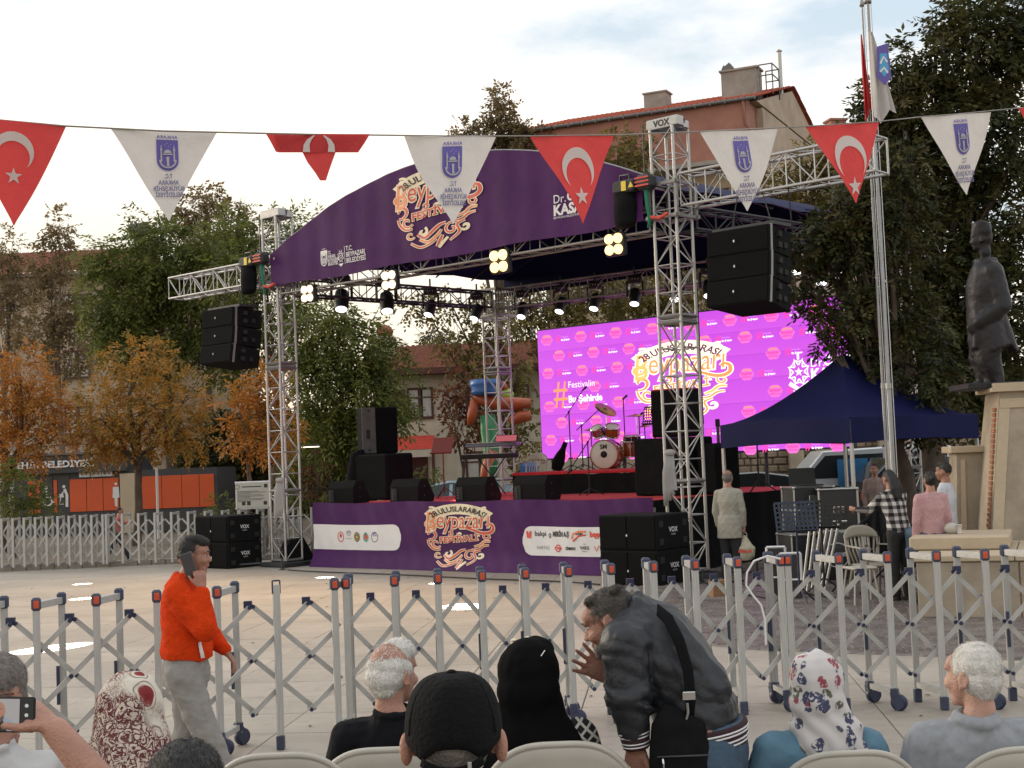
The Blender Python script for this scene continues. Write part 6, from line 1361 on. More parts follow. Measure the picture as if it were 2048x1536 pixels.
# ================================================================== BARRIERS
bar_m = M('barrier_aluminium', (.43, .425, .41), .45, .3, .16, 7); blu = M('blue_plastic', (.035, .045, .085), .45, 0, .15, 10); blu_d = M('dark_blue_bolt', (.015, .02, .06), .4); rfl = M('reflector', (.55, .085, .035), .25, 0, .1, 40, emit=(.8, .08, .02), es=.0)
def frame_obj(parent, p, back, along, H_=1.13, wheels=False, pw=.046, near=True, single=False):
    """p: ground point (local), back: vector to rear post"""
    up = V(0, 0, 1)
    for k, o_ in enumerate((p, p+back)) if not single else ((0, p),):
        bar('post', o_+V(0, 0, .09), o_+V(0, 0, H_), pw, bar_m, parent, 'box', side=along, r2=pw*.8)
    if single:
        for s_ in (-1, 1): bar('end_bracket', p+Vector(along).normalized()*.026*s_+V(0, 0, H_-.06), p+Vector(along).normalized()*.026*s_+V(0, 0, H_+.03), .008, blu_d, parent, 'box')
        bar('end_bracket', p-Vector(along).normalized()*.026+V(0, 0, H_+.03), p+Vector(along).normalized()*.026+V(0, 0, H_+.03), .008, blu_d, parent, 'box')
    if not single:
        bar('top_rail', p+V(0, 0, H_-.03), p+back+V(0, 0, H_-.03), .04, bar_m, parent, 'box', side=along, r2=.045); bar('bottom_rail', p+V(0, 0, .13), p+back+V(0, 0, .13), .035, bar_m, parent, 'box', side=along, r2=.04)
    if near:
        al = Vector(along).normalized(); bk = back.normalized()
        for k, o_ in enumerate((p, p+back)) if not single else ():
            c = MB(); c.box((0, 0, 0), (.062, .062, .085), bev=.012); o = c.build('cap', blu, parent); o.matrix_local = Matrix.Translation(o_+V(0, 0, H_-.02)) @ Matrix.Rotation(math.atan2(al.y, al.x), 4, 'Z')
            if k == 0: link('reflector', refl_me, o)
        if wheels:
            for k, o_ in enumerate((p, p+back)):
                c = link('caster', caster_me, parent, Matrix.Translation(o_) @ Matrix.Rotation(math.atan2(al.y, al.x)+(.5 if k else -.3), 4, 'Z')); link('wheel', wheel_me, c)
        else:
            for k, o_ in enumerate((p, p+back)) if not single else ((0, p),): link('foot', foot_me, parent, Matrix.Translation(o_))
        if not single and random.random() < .8: bar('latch', p+back+V(0, 0, .40)-bk*.03-al*.02, p+back+V(0, 0, .66)-bk*.03-al*.02, .022, blu, parent, 'box', side=along, r2=.014)
_t = MB().box((0, -.034, 0), (.034, .008, .05), bev=.003).build('x', rfl); refl_me = _t.data; bpy.data.objects.remove(_t)
_t = MB().box((0, 0, .05), (.056, .056, .1), bev=.008).build('x', blu); foot_me = _t.data; bpy.data.objects.remove(_t)
_t = MB().box((0, 0, .13), (.056, .056, .07), bev=.008).prism([(-.03, .13), (.03, .13), (.07, .04), (.02, .0), (-.02, .06)], -.025, .025, Matrix(((1, 0, 0, 0), (0, 0, -1, 0), (0, 1, 0, 0), (0, 0, 0, 1)))).build('x', blu); caster_me = _t.data; bpy.data.objects.remove(_t)
_t = MB().lathe([(.01, -.02), (.055, -.022), (.06, -.014), (.06, .014), (.055, .022), (.01, .02)], 18, xf=Matrix.Translation((.03, 0, .06)) @ Matrix.Rotation(R(90), 4, 'X')).build('x', blu_d); wheel_me = _t.data; bpy.data.objects.remove(_t)
def scissor(parent, pts, backs, near=True, both=True, zt=.985, zb=.25, bw=.034):
    """pts: list of post points. each post carries two crossings; mid nodes between posts"""
    n = len(pts); zm = [zt, (zt+zb)/2, zb]; th = .012
    for pl_ in (0, 1):
        Q = [p+b_.normalized()*(.045 if pl_ == 0 else .115) for p, b_ in zip(pts, backs)]
        for i in range(n):
            if False: pass
            for sgn in ((-1,) if pl_ == 0 else (1,)):      # rising bars in the front plane, falling bars in the rear plane
                for lev in (0, 1):
                    # bar from mid node (i-1,i) level lev(+1) to mid node (i,i+1) level lev+1 / lev
                    zl, zr = (zm[lev], zm[lev+1]) if sgn > 0 else (zm[lev+1], zm[lev])
                    a = (Q[i-1]+Q[i])/2 if i > 0 else Q[i]; c_ = (Q[i]+Q[i+1])/2 if i < n-1 else Q[i]
                    za = zl if i > 0 else (zl+zr)/2; zc = zr if i < n-1 else (zl+zr)/2
                    if (a-c_).length < 1e-4: continue
                    d = (Q[min(i+1, n-1)]-Q[max(i-1, 0)]).normalized(); nrm = V(d.y, -d.x, 0)*0+V(d.y, -d.x, 0)*.001
                    bar('lattice_bar', a+V(0, 0, za)+nrm*.9, c_+V(0, 0, zc)+nrm*.9, th, bar_m, parent, 'box', side=nrm, r2=bw)
            if near:
                d = (Q[min(i+1, n-1)]-Q[max(i-1, 0)]).normalized(); nr = V(d.y, -d.x, 0)
                if i < n-1 and pl_ == 0:
                    for z in zm: bar('axle', (Q[i]+Q[i+1])/2+V(0, 0, z), (Q[i]+Q[i+1])/2+V(0, 0, z)-nr*.1, .009, blu_d, parent, 'cyl')
                if i < n-1:
                    mdp = (Q[i]+Q[i+1])/2
                    for z in zm: bar('bolt', mdp+V(0, 0, z)+nr*.004, mdp+V(0, 0, z)+nr*.024, .015, blu_d, parent, 'cyl')
                    if pl_ == 0: onebox('hinge_plate', mdp+V(0, 0, zm[0]+.015)-nr*.055, (.055, .035, .05), blu_d, parent)
                if pl_ == 0:
                    for z in ((zm[0]+zm[1])/2, (zm[1]+zm[2])/2): bar('bolt', Q[i]+V(0, 0, z)-nr*.08, Q[i]+V(0, 0, z)-nr*.0, .012, blu_d, parent, 'cyl')
def barrier(label, posts, back, wheels, group, near=True, both=True, single_at=()):
    o0 = posts[0].copy(); t = thing('folding_barrier', label, 'barrier', o0, 0, group); pts = [p-o0 for p in posts]; n = len(pts)
    for i, p in enumerate(pts):
        d = (pts[min(i+1, n-1)]-pts[max(i-1, 0)]).normalized()
        frame_obj(t, p, V(*back), tuple(d), wheels=(i in wheels), near=near, single=(i in single_at), pw=.046)
    scissor(t, pts, [V(*back)]*n, near, both)
    return t
def gy(px, D): p_ = P(px, 1400, D); 
def post_at(px, D):   # ground point so that the post top appears at px
    y_ = horizon(px)+.80/D*FPX; p_ = P(px, y_, D); return V(p_.x, D, 0)
barrier('left section of the near folding barrier, opened widest', [post_at(x, d) for x, d in ((-48, 9.15), (72, 9.25), (192, 9.4), (313, 9.5), (433, 9.62), (552, 9.78), (668, 9.9))], (.05, .36, 0), (1, 4), 'near folding barrier sections', single_at=(5,))
barrier('middle section of the near folding barrier in front of the stage', [post_at(x, d) for x, d in ((691, 9.95), (788, 10.0), (875, 10.05), (963, 10.1), (1050, 10.15), (1136, 10.2), (1221, 10.25), (1306, 10.3), (1389, 10.35), (1474, 10.38), (1560, 10.42))], (-.02, .36, 0), (5, 10), 'near folding barrier sections')
barrier('right section of the near folding barrier in front of the terrace', [post_at(x, d) for x, d in ((1575, 10.42), (1677, 10.36), (1774, 10.3), (1872, 10.25), (1969, 10.2), (2068, 10.15))], (-.09, .36, 0), (0, 2, 4), 'near folding barrier sections')
far1 = []; x = -20
while x < 215: far1.append(post_at(x, 29.6)); x += 22.5
barrier('tightly folded section of the far barrier at the left edge', far1, (0, .4, 0), (), 'far folding barrier sections', near=False)
far2 = []; x = 212
while x < 650: far2.append(post_at(x, 29.6-.9*(x-212)/430)); x += 32+.012*(x-212)
barrier('opened section of the far barrier running behind the left tower', far2, (0.05, .4, 0), (), 'far folding barrier sections', near=False)
# tulle cloths tied to towers
tulle = M('white_tulle', (.55, .53, .52), .9, 0, .05, 5, trans=.5)
for (px, py, D, lb) in ((560, 960, 27.4, 'white tulle cloth knotted to the front left tower'), (1340, 905, 21.1, 'white tulle cloth knotted to the front right tower')):
    c = P(px, py, D); t = thing('tied_cloth', lb, 'cloth', c, 0, 'white cloths tied to the towers')
    MB().ell((0, 0, 0), (.09, .06, .05)).build('knot', tulle, t)
    for k in range(4): MB().wtube([(.03*k-.05, 0, 0), (.04*k-.09, -.02, -.3), (.05*k-.10, 0, -.55), (.06*k-.1, -.02, -.8+.08*k)], [.015, .04, .035, .03], [.006, .012, .012, .006], (1, 0, 0), 8).build('tail', tulle, t)
# ================================================================== EQUIPMENT AT RIGHT
case_m = M('flight_case', (.025, .025, .027), .5, 0, .15, 8)
def flight_case(px, D, z, w_, d_, h_, rz, label):
    p_ = P(px, 1000, D); t = thing('flight_case', label, 'flight case', V(p_.x, D, z), rz, 'flight cases beside the tent')
    onebox('case_body', (0, 0, h_/2), (w_-.02, d_-.02, h_-.02), case_m, t)
    for sx in (-1, 1):
        for sy in (-1, 1):
            bar('edge_trim', (sx*w_/2, sy*d_/2, 0), (sx*w_/2, sy*d_/2, h_), .022, alu, t, 'box')
            MB().ell((sx*w_/2, sy*d_/2, h_), .026, nu=8, nv=5).build('corner_ball', alu, t)
        for z_ in (0, h_): bar('edge_trim', (sx*w_/2, -d_/2, z_), (sx*w_/2, d_/2, z_), .02, alu, t, 'box'); bar('edge_trim', (-w_/2, sx*d_/2, z_), (w_/2, sx*d_/2, z_), .02, alu, t, 'box')
    onebox('butterfly_latch', (0, -d_/2-.004, h_*.5), (.16, .012, .1), chrome, t, .01); onebox('handle', (0, -d_/2-.012, h_*.22), (.22, .02, .03), chrome, t, .008)
    return t
flight_case(1616, 21.0, 0, .8, .6, .66, R(10), 'lower flight case under the amplifier case beside the music stands'); flight_case(1616, 21.0, .67, .62, .5, .34, R(10), 'middle flight case with chrome latch below the laptop'); flight_case(1616, 21.0, 1.02, .62, .5, .33, R(10), 'top flight case with aluminium edges under the laptop')
flight_case(1672, 20.6, .72, .55, .5, .6, R(-5), 'open fronted amplifier rack case right of the aluminium edged cases'); flight_case(1672, 20.6, 0, .6, .6, .7, R(-5), 'dark drum hardware case below the amplifier rack')
bc = MB(); bx_ = frame_xf((P(1667, 1000, 20.2).x, 20.24, .45), (1, 0, 0), (0, 0, 1))
t = thing('drum_bag', 'round black drum case printed with a white ring logo', 'drum case', V(P(1664, 1000, 19.9).x, 19.9, .42), 0)
MB().lathe([(.02, -.16), (.30, -.16), (.32, -.13), (.32, .13), (.30, .16), (.02, .16)], 28, xf=Matrix.Rotation(R(90), 4, 'X')).build('case_body', case_m, t)
b = MB(); fx = frame_xf((0, -.166, 0), (1, 0, 0), (0, 0, 1)); b.ribbon([(.17*math.cos(R(a)), .17*math.sin(R(a))) for a in range(0, 361, 20)], .012, .001, fx); b.text('Love', .12, lambda q: fx((q[0], q[1]-.02, .001)), shear=.3); b.text('drums', .06, lambda q: fx((q[0], q[1]-.09, .001))); b.build('case_print', ink_w, t)
lt = thing('laptop', 'black laptop standing open on the top flight case', 'laptop', V(P(1612, 1000, 20.9).x, 20.9, 1.37), R(10)); onebox('keyboard_base', (0, -.05, .012), (.42, .28, .02), rubber, lt, .005); MB().box((0, .12, .14), (.42, .015, .26), rot=Matrix.Rotation(R(-12), 3, 'X'), bev=.005).build('screen_lid', rubber, lt)
def G0(px, D, z=0): p_ = P(px, 1000, D); return V(p_.x, D, z)
music_stand(G0(1590, 17.6), R(8), 'dark blue perforated music stand folded beside the barrier', .98, M('dark_blue_metal', (.02, .028, .05), .5, .3), 14, True); music_stand(G0(1640, 18.6), R(-20), 'second dark perforated music stand behind the first one', .95, rubber, 18, True)
for i, (px, D, h_, w_) in enumerate(((1547, 18.6, .40, .24), (1573, 18.2, .34, .26))):
    t = thing('framed_case', ['taller white framed black case standing on the paving', 'shorter white framed black case in front of the taller one'][i], 'case', G0(px, D), R(-12+8*i), 'white framed cases'); onebox('case_body', (0, 0, h_/2+.25), (w_, .2, h_), case_m, t)
    for sx in (-1, 1): bar('edge_trim', (sx*w_/2, -.1, .25), (sx*w_/2, -.1, .25+h_), .024, ink_w, t, 'box'); bar('edge_trim', (-w_/2, -.1, .25+h_*(sx > 0)), (w_/2, -.1, .25+h_*(sx > 0)), .024, ink_w, t, 'box')
    onebox('lower_box', (0, 0, .125), (w_, .22, .25), case_m, t)
for i in range(6):
    t = thing('speaker_pole', ['leftmost', 'second', 'third', 'fourth', 'fifth', 'rightmost'][i] + ' aluminium tube of the bundle leaning beside the framed cases', 'pole', G0(1596+i*9, 18.9+.06*i), 0, 'bundle of leaning stand tubes'); bar('tube', (0, 0, 0), (.16+.02*i, .1, .85+.03*(i % 3)), .018, alu, t); MB().ell((.16+.02*i, .1, .85+.03*(i % 3)), .022, nu=8, nv=5).build('end_cap', rubber, t)
chair('beige plastic chair loaded with black stands in front of the plaid shirt woman', G0(1742, 17.9), R(200), M('beige_plastic', (.36, .33, .27), .5, 0, .08, 4), 'white plastic chairs', .9)
st_ = thing('plastic_stool', 'pale plastic stool on the paving behind the barrier', 'stool', G0(1712, 17.2), R(12), None); onebox('seat', (0, 0, .45), (.32, .32, .03), white_p, st_, .012)
for sx in (-1, 1):
    for sy in (-1, 1): bar('leg', (sx*.12, sy*.12, .44), (sx*.17, sy*.17, 0), .018, white_p, st_, 'box')
for i, (px, D) in enumerate(((1690, 18.4), (1762, 18.1), (1800, 17.6), (1838, 17.4))):
    t = thing('folded_stand', ['black folded tripod stand between the stool and the drum case', 'black folded tripod stand under the beige chair', 'black folded tripod stand at the feet of the plaid shirt woman', 'black folded tripod stand beside the terrace wall'][i], 'stand', G0(px, D), R(40*i), 'black folded tripod stands'); bar('pole', (0, 0, .1), (.03, 0, .8), .016, rubber, t)
    for k in range(3): a = R(120*k); bar('leg', (0, 0, .35), (.33*math.cos(a), .33*math.sin(a), .02), .013, rubber, t); 
    MB().wtube([(.0, 0, .55), (.15, .03, .85), (.32, .05, 1.0)], [.07, .10, .05], [.03, .04, .02], (0, 1, 0), 10).build('gig_bag', blk_cloth, t)
hoop = thing('white_hose', 'white hose looped over the double post of the near barrier', 'hose', P(1520, 1150, 10.3), 0)
MB().tube([P(x, y, 10.32)-hoop.location for x, y in ((1561, 1118), (1535, 1112), (1508, 1122), (1494, 1145), (1492, 1170), (1505, 1190), (1522, 1210), (1530, 1240), (1532, 1290))], .008, n=6).build('hose', ink_w, hoop)
cb = thing('cardboard_box', 'small brown cardboard box on the paving behind the barrier', 'box', G0(1432, 18.8), R(10)); onebox('box_body', (0, 0, .11), (.26, .2, .22), M('cardboard', (.25, .14, .07), .9), cb, .004); onebox('flap', (.06, -.02, .225), (.14, .12, .006), MATS['cardboard'], cb)
fence = thing('iron_railing', 'black iron railing of upright bars behind the equipment', 'railing', G0(1560, 28), 0)
for z in (.35, 1.0): bar('rail', (0, 0, z), (4.8, 0, z), .02, rubber, fence, 'box')
for k in range(40): bar('upright', (k*.12, 0, 0), (k*.12, 0, 1.15), .009, rubber, fence, 'cyl6')
# ================================================================== PEOPLE
def skin(n, c):
    m = M(n, c, .55, 0, .16, 14, bump=.35, bscale=150); b_ = m.node_tree.nodes['Principled BSDF']; b_.inputs['Subsurface Weight'].default_value = .12; b_.inputs['Subsurface Radius'].default_value = (.02, .008, .004); b_.inputs['Subsurface Scale'].default_value = 1; return m
sk1 = skin('skin_warm', (.40, .205, .145)); sk2 = skin('skin_tan', (.33, .16, .11)); sk3 = skin('skin_light', (.47, .27, .20))
hair_b = M('black_hair', (.012, .010, .009), .55, 0, .3, 30, bump=.5, bscale=120, stretch=(1, 1, .2)); hair_g = M('grey_hair', (.16, .14, .125), .6, 0, .3, 30, bump=.5, bscale=120); hair_w = M('white_hair', (.80, .77, .72), .6, 0, .12, 40, bump=.5, bscale=120)
def cloth(n, c, var=.15, sc=5, bump=.5, bs=14, rough=.9): return M(n, c, rough, 0, var, sc, bump=bump, bscale=bs)
def pat(name, rough=.85):
    m = bpy.data.materials.new(name); m.use_nodes = True; t = m.node_tree; b = t.nodes['Principled BSDF']; b.inputs['Roughness'].default_value = rough; b.inputs['Specular IOR Level'].default_value = .25
    tcn = t.nodes.new('ShaderNodeTexCoord'); MATS[name] = m; return m, t, b, tcn.outputs['Object']
def nd(t, k, **kw):
    n = t.nodes.new(k)
    for a, v in kw.items():
        if a in n.inputs: n.inputs[a].default_value = v
        else: setattr(n, a, v)
    return n
def ramp(t, fac, stops, interp='LINEAR'):
    r = t.nodes.new('ShaderNodeValToRGB'); r.color_ramp.interpolation = interp; e = r.color_ramp.elements; e[0].position, e[0].color = stops[0][0], stops[0][1]+(1,); e[1].position, e[1].color = stops[-1][0], stops[-1][1]+(1,)
    for p_, c in stops[1:-1]: x = e.new(p_); x.color = c+(1,)
    t.links.new(fac, r.inputs['Fac']); return r.outputs['Color']
def mixc(t, fac, a, b_):
    m = t.nodes.new('ShaderNodeMixRGB')
    if hasattr(fac, 'links'): t.links.new(fac, m.inputs['Fac'])
    else: m.inputs['Fac'].default_value = fac
    for i, s_ in ((1, a), (2, b_)):
        if hasattr(s_, 'links'): t.links.new(s_, m.inputs[i])
        else: m.inputs[i].default_value = s_+(1,)
    return m.outputs[0]
def warp(t, vec, sc, amt):
    n = nd(t, 'ShaderNodeTexNoise', Scale=sc); t.links.new(vec, n.inputs['Vector']); a = nd(t, 'ShaderNodeVectorMath', operation='MULTIPLY_ADD'); a.inputs[1].default_value = (amt,)*3
    t.links.new(n.outputs['Color'], a.inputs[0]); t.links.new(vec, a.inputs[2]); return a.outputs[0]
# paisley headscarf
paisley, t, b, vec = pat('paisley_scarf'); wv = warp(t, vec, 6, .12)
v1 = nd(t, 'ShaderNodeTexVoronoi', Scale=13.0); t.links.new(wv, v1.inputs['Vector']); f1_ = ramp(t, v1.outputs['Distance'], [(.0, (.20, .02, .03)), (.34, (.22, .03, .03)), (.37, (.60, .54, .45)), (.44, (.62, .56, .48)), (.47, (.15, .06, .05)), (.52, (.62, .57, .48)), (1, (.62, .57, .5))])
n1 = nd(t, 'ShaderNodeTexNoise', Scale=26.0, Detail=2.0, Distortion=3.5); t.links.new(vec, n1.inputs['Vector']); g1 = ramp(t, n1.outputs['Fac'], [(.42, (0, 0, 0)), (.45, (1, 1, 1)), (.56, (1, 1, 1)), (.59, (0, 0, 0))])
n2 = nd(t, 'ShaderNodeTexNoise', Scale=5.0); t.links.new(vec, n2.inputs['Vector']); g2 = ramp(t, n2.outputs['Fac'], [(.40, (0, 0, 0)), (.5, (1, 1, 1))])
t.links.new(mixc(t, g2, f1_, mixc(t, g1, (.58, .5, .42), (.13, .035, .04))), b.inputs['Base Color'])
# floral headscarf
floral, t, b, vec = pat('floral_scarf'); wv = warp(t, vec, 18, .05)
v1 = nd(t, 'ShaderNodeTexVoronoi', Scale=19.0); t.links.new(wv, v1.inputs['Vector']); msk = ramp(t, v1.outputs['Distance'], [(.40, (1, 1, 1)), (.46, (0, 0, 0))])
col = nd(t, 'ShaderNodeSeparateXYZ'); t.links.new(v1.outputs['Color'], col.inputs[0]); pc_ = ramp(t, col.outputs[0], [(0, (.06, .065, .12)), (.4, (.09, .095, .13)), (.41, (.28, .07, .09)), (.6, (.3, .09, .11)), (.61, (.12, .12, .09)), (.78, (.12, .12, .09)), (.79, (.57, .53, .52)), (1, (.57, .53, .52))], 'CONSTANT')
n1 = nd(t, 'ShaderNodeTexNoise', Scale=70.0, Detail=2.0); t.links.new(vec, n1.inputs['Vector']); g1 = ramp(t, n1.outputs['Fac'], [(.38, (0, 0, 0)), (.46, (1, 1, 1))])
mm = nd(t, 'ShaderNodeMixRGB', blend_type='MULTIPLY'); mm.inputs[0].default_value = 1; t.links.new(msk, mm.inputs[1]); t.links.new(g1, mm.inputs[2])
t.links.new(mixc(t, mm.outputs[0], (.56, .53, .52), pc_), b.inputs['Base Color'])
def sq(t, vec, axis, freq, duty=.5):
    s_ = nd(t, 'ShaderNodeSeparateXYZ'); t.links.new(vec, s_.inputs[0]); m = nd(t, 'ShaderNodeMath', operation='MULTIPLY'); m.inputs[1].default_value = freq; t.links.new(s_.outputs[axis], m.inputs[0])
    f = nd(t, 'ShaderNodeMath', operation='FRACT'); t.links.new(m.outputs[0], f.inputs[0]); c = nd(t, 'ShaderNodeMath', operation='GREATER_THAN'); c.inputs[1].default_value = duty; t.links.new(f.outputs[0], c.inputs[0]); return c.outputs[0]
plaid, t, b, vec = pat('buffalo_plaid'); a_ = sq(t, vec, 0, 11); c_ = sq(t, vec, 2, 11); s_ = nd(t, 'ShaderNodeMath', operation='ADD'); t.links.new(a_, s_.inputs[0]); t.links.new(c_, s_.inputs[1]); h_ = nd(t, 'ShaderNodeMath', operation='MULTIPLY'); h_.inputs[1].default_value = .5; t.links.new(s_.outputs[0], h_.inputs[0])
t.links.new(ramp(t, h_.outputs[0], [(0, (.55, .53, .5)), (.4, (.16, .15, .15)), (.9, (.015, .015, .017))], 'CONSTANT'), b.inputs['Base Color'])
diamond, t, b, vec = pat('diamond_knit'); mp_ = nd(t, 'ShaderNodeMapping'); mp_.inputs['Rotation'].default_value = (0, R(45), 0); t.links.new(vec, mp_.inputs['Vector']); a_ = sq(t, mp_.outputs[0], 0, 32, .28); c_ = sq(t, mp_.outputs[0], 2, 32, .28)
m_ = nd(t, 'ShaderNodeMath', operation='MULTIPLY'); t.links.new(a_, m_.inputs[0]); t.links.new(c_, m_.inputs[1]); t.links.new(ramp(t, m_.outputs[0], [(0, (.42, .4, .36)), (.5, (.012, .012, .013))], 'CONSTANT'), b.inputs['Base Color'])
def stripes(name, base, line, freq, duty, axis=2):
    m, t, b, vec = pat(name); t.links.new(mixc(t, sq(t, vec, axis, freq, duty), base, line), b.inputs['Base Color']); return m

def hm_(c, yaw=0, pitch=0, roll=0, s=1.0): return Matrix.Translation(c) @ Matrix.Rotation(R(yaw), 4, 'Z') @ Matrix.Rotation(R(pitch), 4, 'X') @ Matrix.Rotation(R(roll), 4, 'Y') @ Matrix.Scale(s, 4)
def add_head(b, H, neck_to=None, ears=True, s=1.0):
    E = lambda c, r, rot=None: b.ell(c, r, rot, 16, 10, 0, H)
    E((0, -.015, .032), (.074, .093, .086)); E((0, -.045, .0), (.066, .062, .07)); E((0, .03, -.02), (.062, .064, .085)); E((0, .045, -.08), (.046, .042, .034)); E((0, .072, -.098), (.022, .018, .018))
    E((0, .058, .042), (.058, .036, .038)); b.cap((0, .084, .015), (0, .108, -.024), .008, .0125, 8, 0, H); E((-.012, .102, -.028), .009); E((.012, .102, -.028), .009)
    for s_ in (-1, 1):
        E((s_*.036, .066, -.028), (.024, .026, .024)); b.cap((s_*.014, .092, .026), (s_*.045, .082, .026), .009, .007, 8, 0, H)
        if ears: E((s_*.076, -.012, -.008), (.008, .018, .031), Matrix.Rotation(R(-s_*14), 3, 'Z') @ Matrix.Rotation(R(-8), 3, 'X')); b.tube([(s_*.082+s_*.004*math.sin(q), -.018-.017*math.cos(q+2.6), -.006+.028*math.sin(q+2.6)) for q in [i*.5 for i in range(-3, 9)]], .0045, n=6, xf=H); E((s_*.078, -.002, -.034), (.007, .009, .01))
    E((0, .092, -.054), (.022, .011, .0055)); E((0, .090, -.064), (.019, .011, .0065)); b.cap((0, -.02, -.06), (0, -.03, -.13), .052, .054, 12, 0, H)
    if neck_to is not None: b.cap(H @ V(0, -.03, -.11), neck_to, .052, .062, 12)
def face_bits(parent, H, brow=None, eyes=True):
    eye_w = M('eye_white', (.6, .56, .52), .25, 0, 0); eye_d = M('iris_brown', (.03, .015, .01), .15, 0, 0)
    for s_ in (-1, 1):
        if eyes: MB().ell((s_*.030, .074, .010), (.011, .010, .006), xf=H).build('eye', eye_w, parent); MB().ell((s_*.030, .0805, .010), (.006, .005, .0055), xf=H).build('iris', eye_d, parent)
        if brow: MB().wtube([(s_*.014, .098, .030), (s_*.030, .097, .035), (s_*.048, .084, .030)], [.004, .005, .003], [.003, .0035, .002], None, 6, 0, H).build('eyebrow', brow, parent)
def tufts(parent, src, N_, ln, wd, flow, mat, seed=1, cond=None, up=.12):
    me = src.data; n = len(me.vertices); rg = np.random.default_rng(seed); co = np.empty(n*3, np.float32); me.vertices.foreach_get('co', co); co = co.reshape(-1, 3); no_ = np.empty(n*3, np.float32); me.vertices.foreach_get('normal', no_); no_ = no_.reshape(-1, 3)
    ix = rg.integers(0, n, N_)
    if cond is not None: ix = ix[cond(co[ix])]
    p = co[ix]+rg.normal(scale=.002, size=(len(ix), 3)); q = no_[ix]; fl = np.array(flow)[None, :]+rg.normal(scale=.25, size=p.shape); fl = fl-q*(fl*q).sum(1)[:, None]; fl /= np.linalg.norm(fl, axis=1)[:, None]+1e-6
    d = fl+q*up; d /= np.linalg.norm(d, axis=1)[:, None]; sd_ = np.cross(d, q); sd_ /= np.linalg.norm(sd_, axis=1)[:, None]+1e-6; l = ln*(.5+rg.random(len(ix)))[:, None]
    vs = np.stack([p-sd_*wd/2, p+sd_*wd/2, p+d*l], 1).reshape(-1, 3); m2 = bpy.data.meshes.new('hair_strands'); k = len(ix)
    m2.from_pydata([], [], []); m2.vertices.add(3*k); m2.vertices.foreach_set('co', vs.astype(np.float32).ravel()); m2.loops.add(3*k); m2.loops.foreach_set('vertex_index', np.arange(3*k, dtype=np.int32)); m2.polygons.add(k); m2.polygons.foreach_set('loop_start', np.arange(0, 3*k, 3, dtype=np.int32)); m2.polygons.foreach_set('loop_total', np.full(k, 3, np.int32)); m2.materials.append(mat); m2.update(calc_edges=True)
    o = link('hair_strands', m2, parent); o['kind'] = 'stuff'; return o
def hair(parent, H, mat, style='short', seed=1, N_=5000, bald=False, vox=.007, ln=.02, thick=1.0):
    b = MB()
    if bald:   # ring of hair round a bald crown
        b.ell((0, -.035, -.0), (.081, .085, .066), xf=H); b.ell((0, -.03, .035), (.081, .08, .054), xf=H); b.ell((0, .035, .085), (.068, .064, .048), xf=H) if bald == 'tuft' else None
        b.ell((-.045, -.0, .02), (.036, .05, .04), xf=H); b.ell((.045, -.0, .02), (.036, .05, .04), xf=H); b.ell((0, -.052, -.045), (.056, .045, .04), xf=H)
    else:
        b.ell((0, -.022, .040), (.079*thick, .096*thick, .086*thick), xf=H)
        if style == 'quiff': b.ell((0, -.045, .01), (.0745, .069, .055), xf=H)
        else: b.ell((0, -.04, -.005), (.0755, .073, .072), xf=H); b.ell((0, -.055, -.045), (.052, .038, .036), xf=H)
        if style == 'quiff': b.ell((0, .05, .092), (.055, .048, .032), xf=H); b.ell((0, .0, .108), (.062, .078, .030), xf=H)
        if style == 'messy': 
            for k in range(9): b.ell((.05*math.sin(k*2.4), -.02+.06*math.cos(k*1.7), .095+.008*math.sin(k)), (.022, .025, .014), xf=H)
        if style == 'long': b.wtube([(0, -.06, .05), (0, -.09, -.06), (0, -.10, -.2), (0, -.08, -.34)], [.075, .09, .10, .05], [.05, .055, .05, .02], (1, 0, 0), 14, 0, H)
        if style == 'bun': b.ell((0, -.12, .03), .04, xf=H)
    if bald:
        sc__ = MB().ell((0, -.018, .036), (.0755, .094, .086), xf=H, nu=40, nv=30).build('scalp', mat, parent); tufts(parent, sc__, 1100, ln*.9, .0016, (0, 0, -1), mat, seed+7, lambda p: p[:, 2] > (H @ V(0, 0, .055)).z, .3); bpy.data.objects.remove(sc__)
    o = blob('hair', b, vox, mat, parent, 1, lambda c: .0018*np_noise(c, 160, seed)+.002*np_noise(c, 60, seed+1))
    fl = (H.to_3x3() @ V(0, -.6, -1)).normalized(); tufts(o, o, N_, ln, .0022, fl, mat, seed); return o
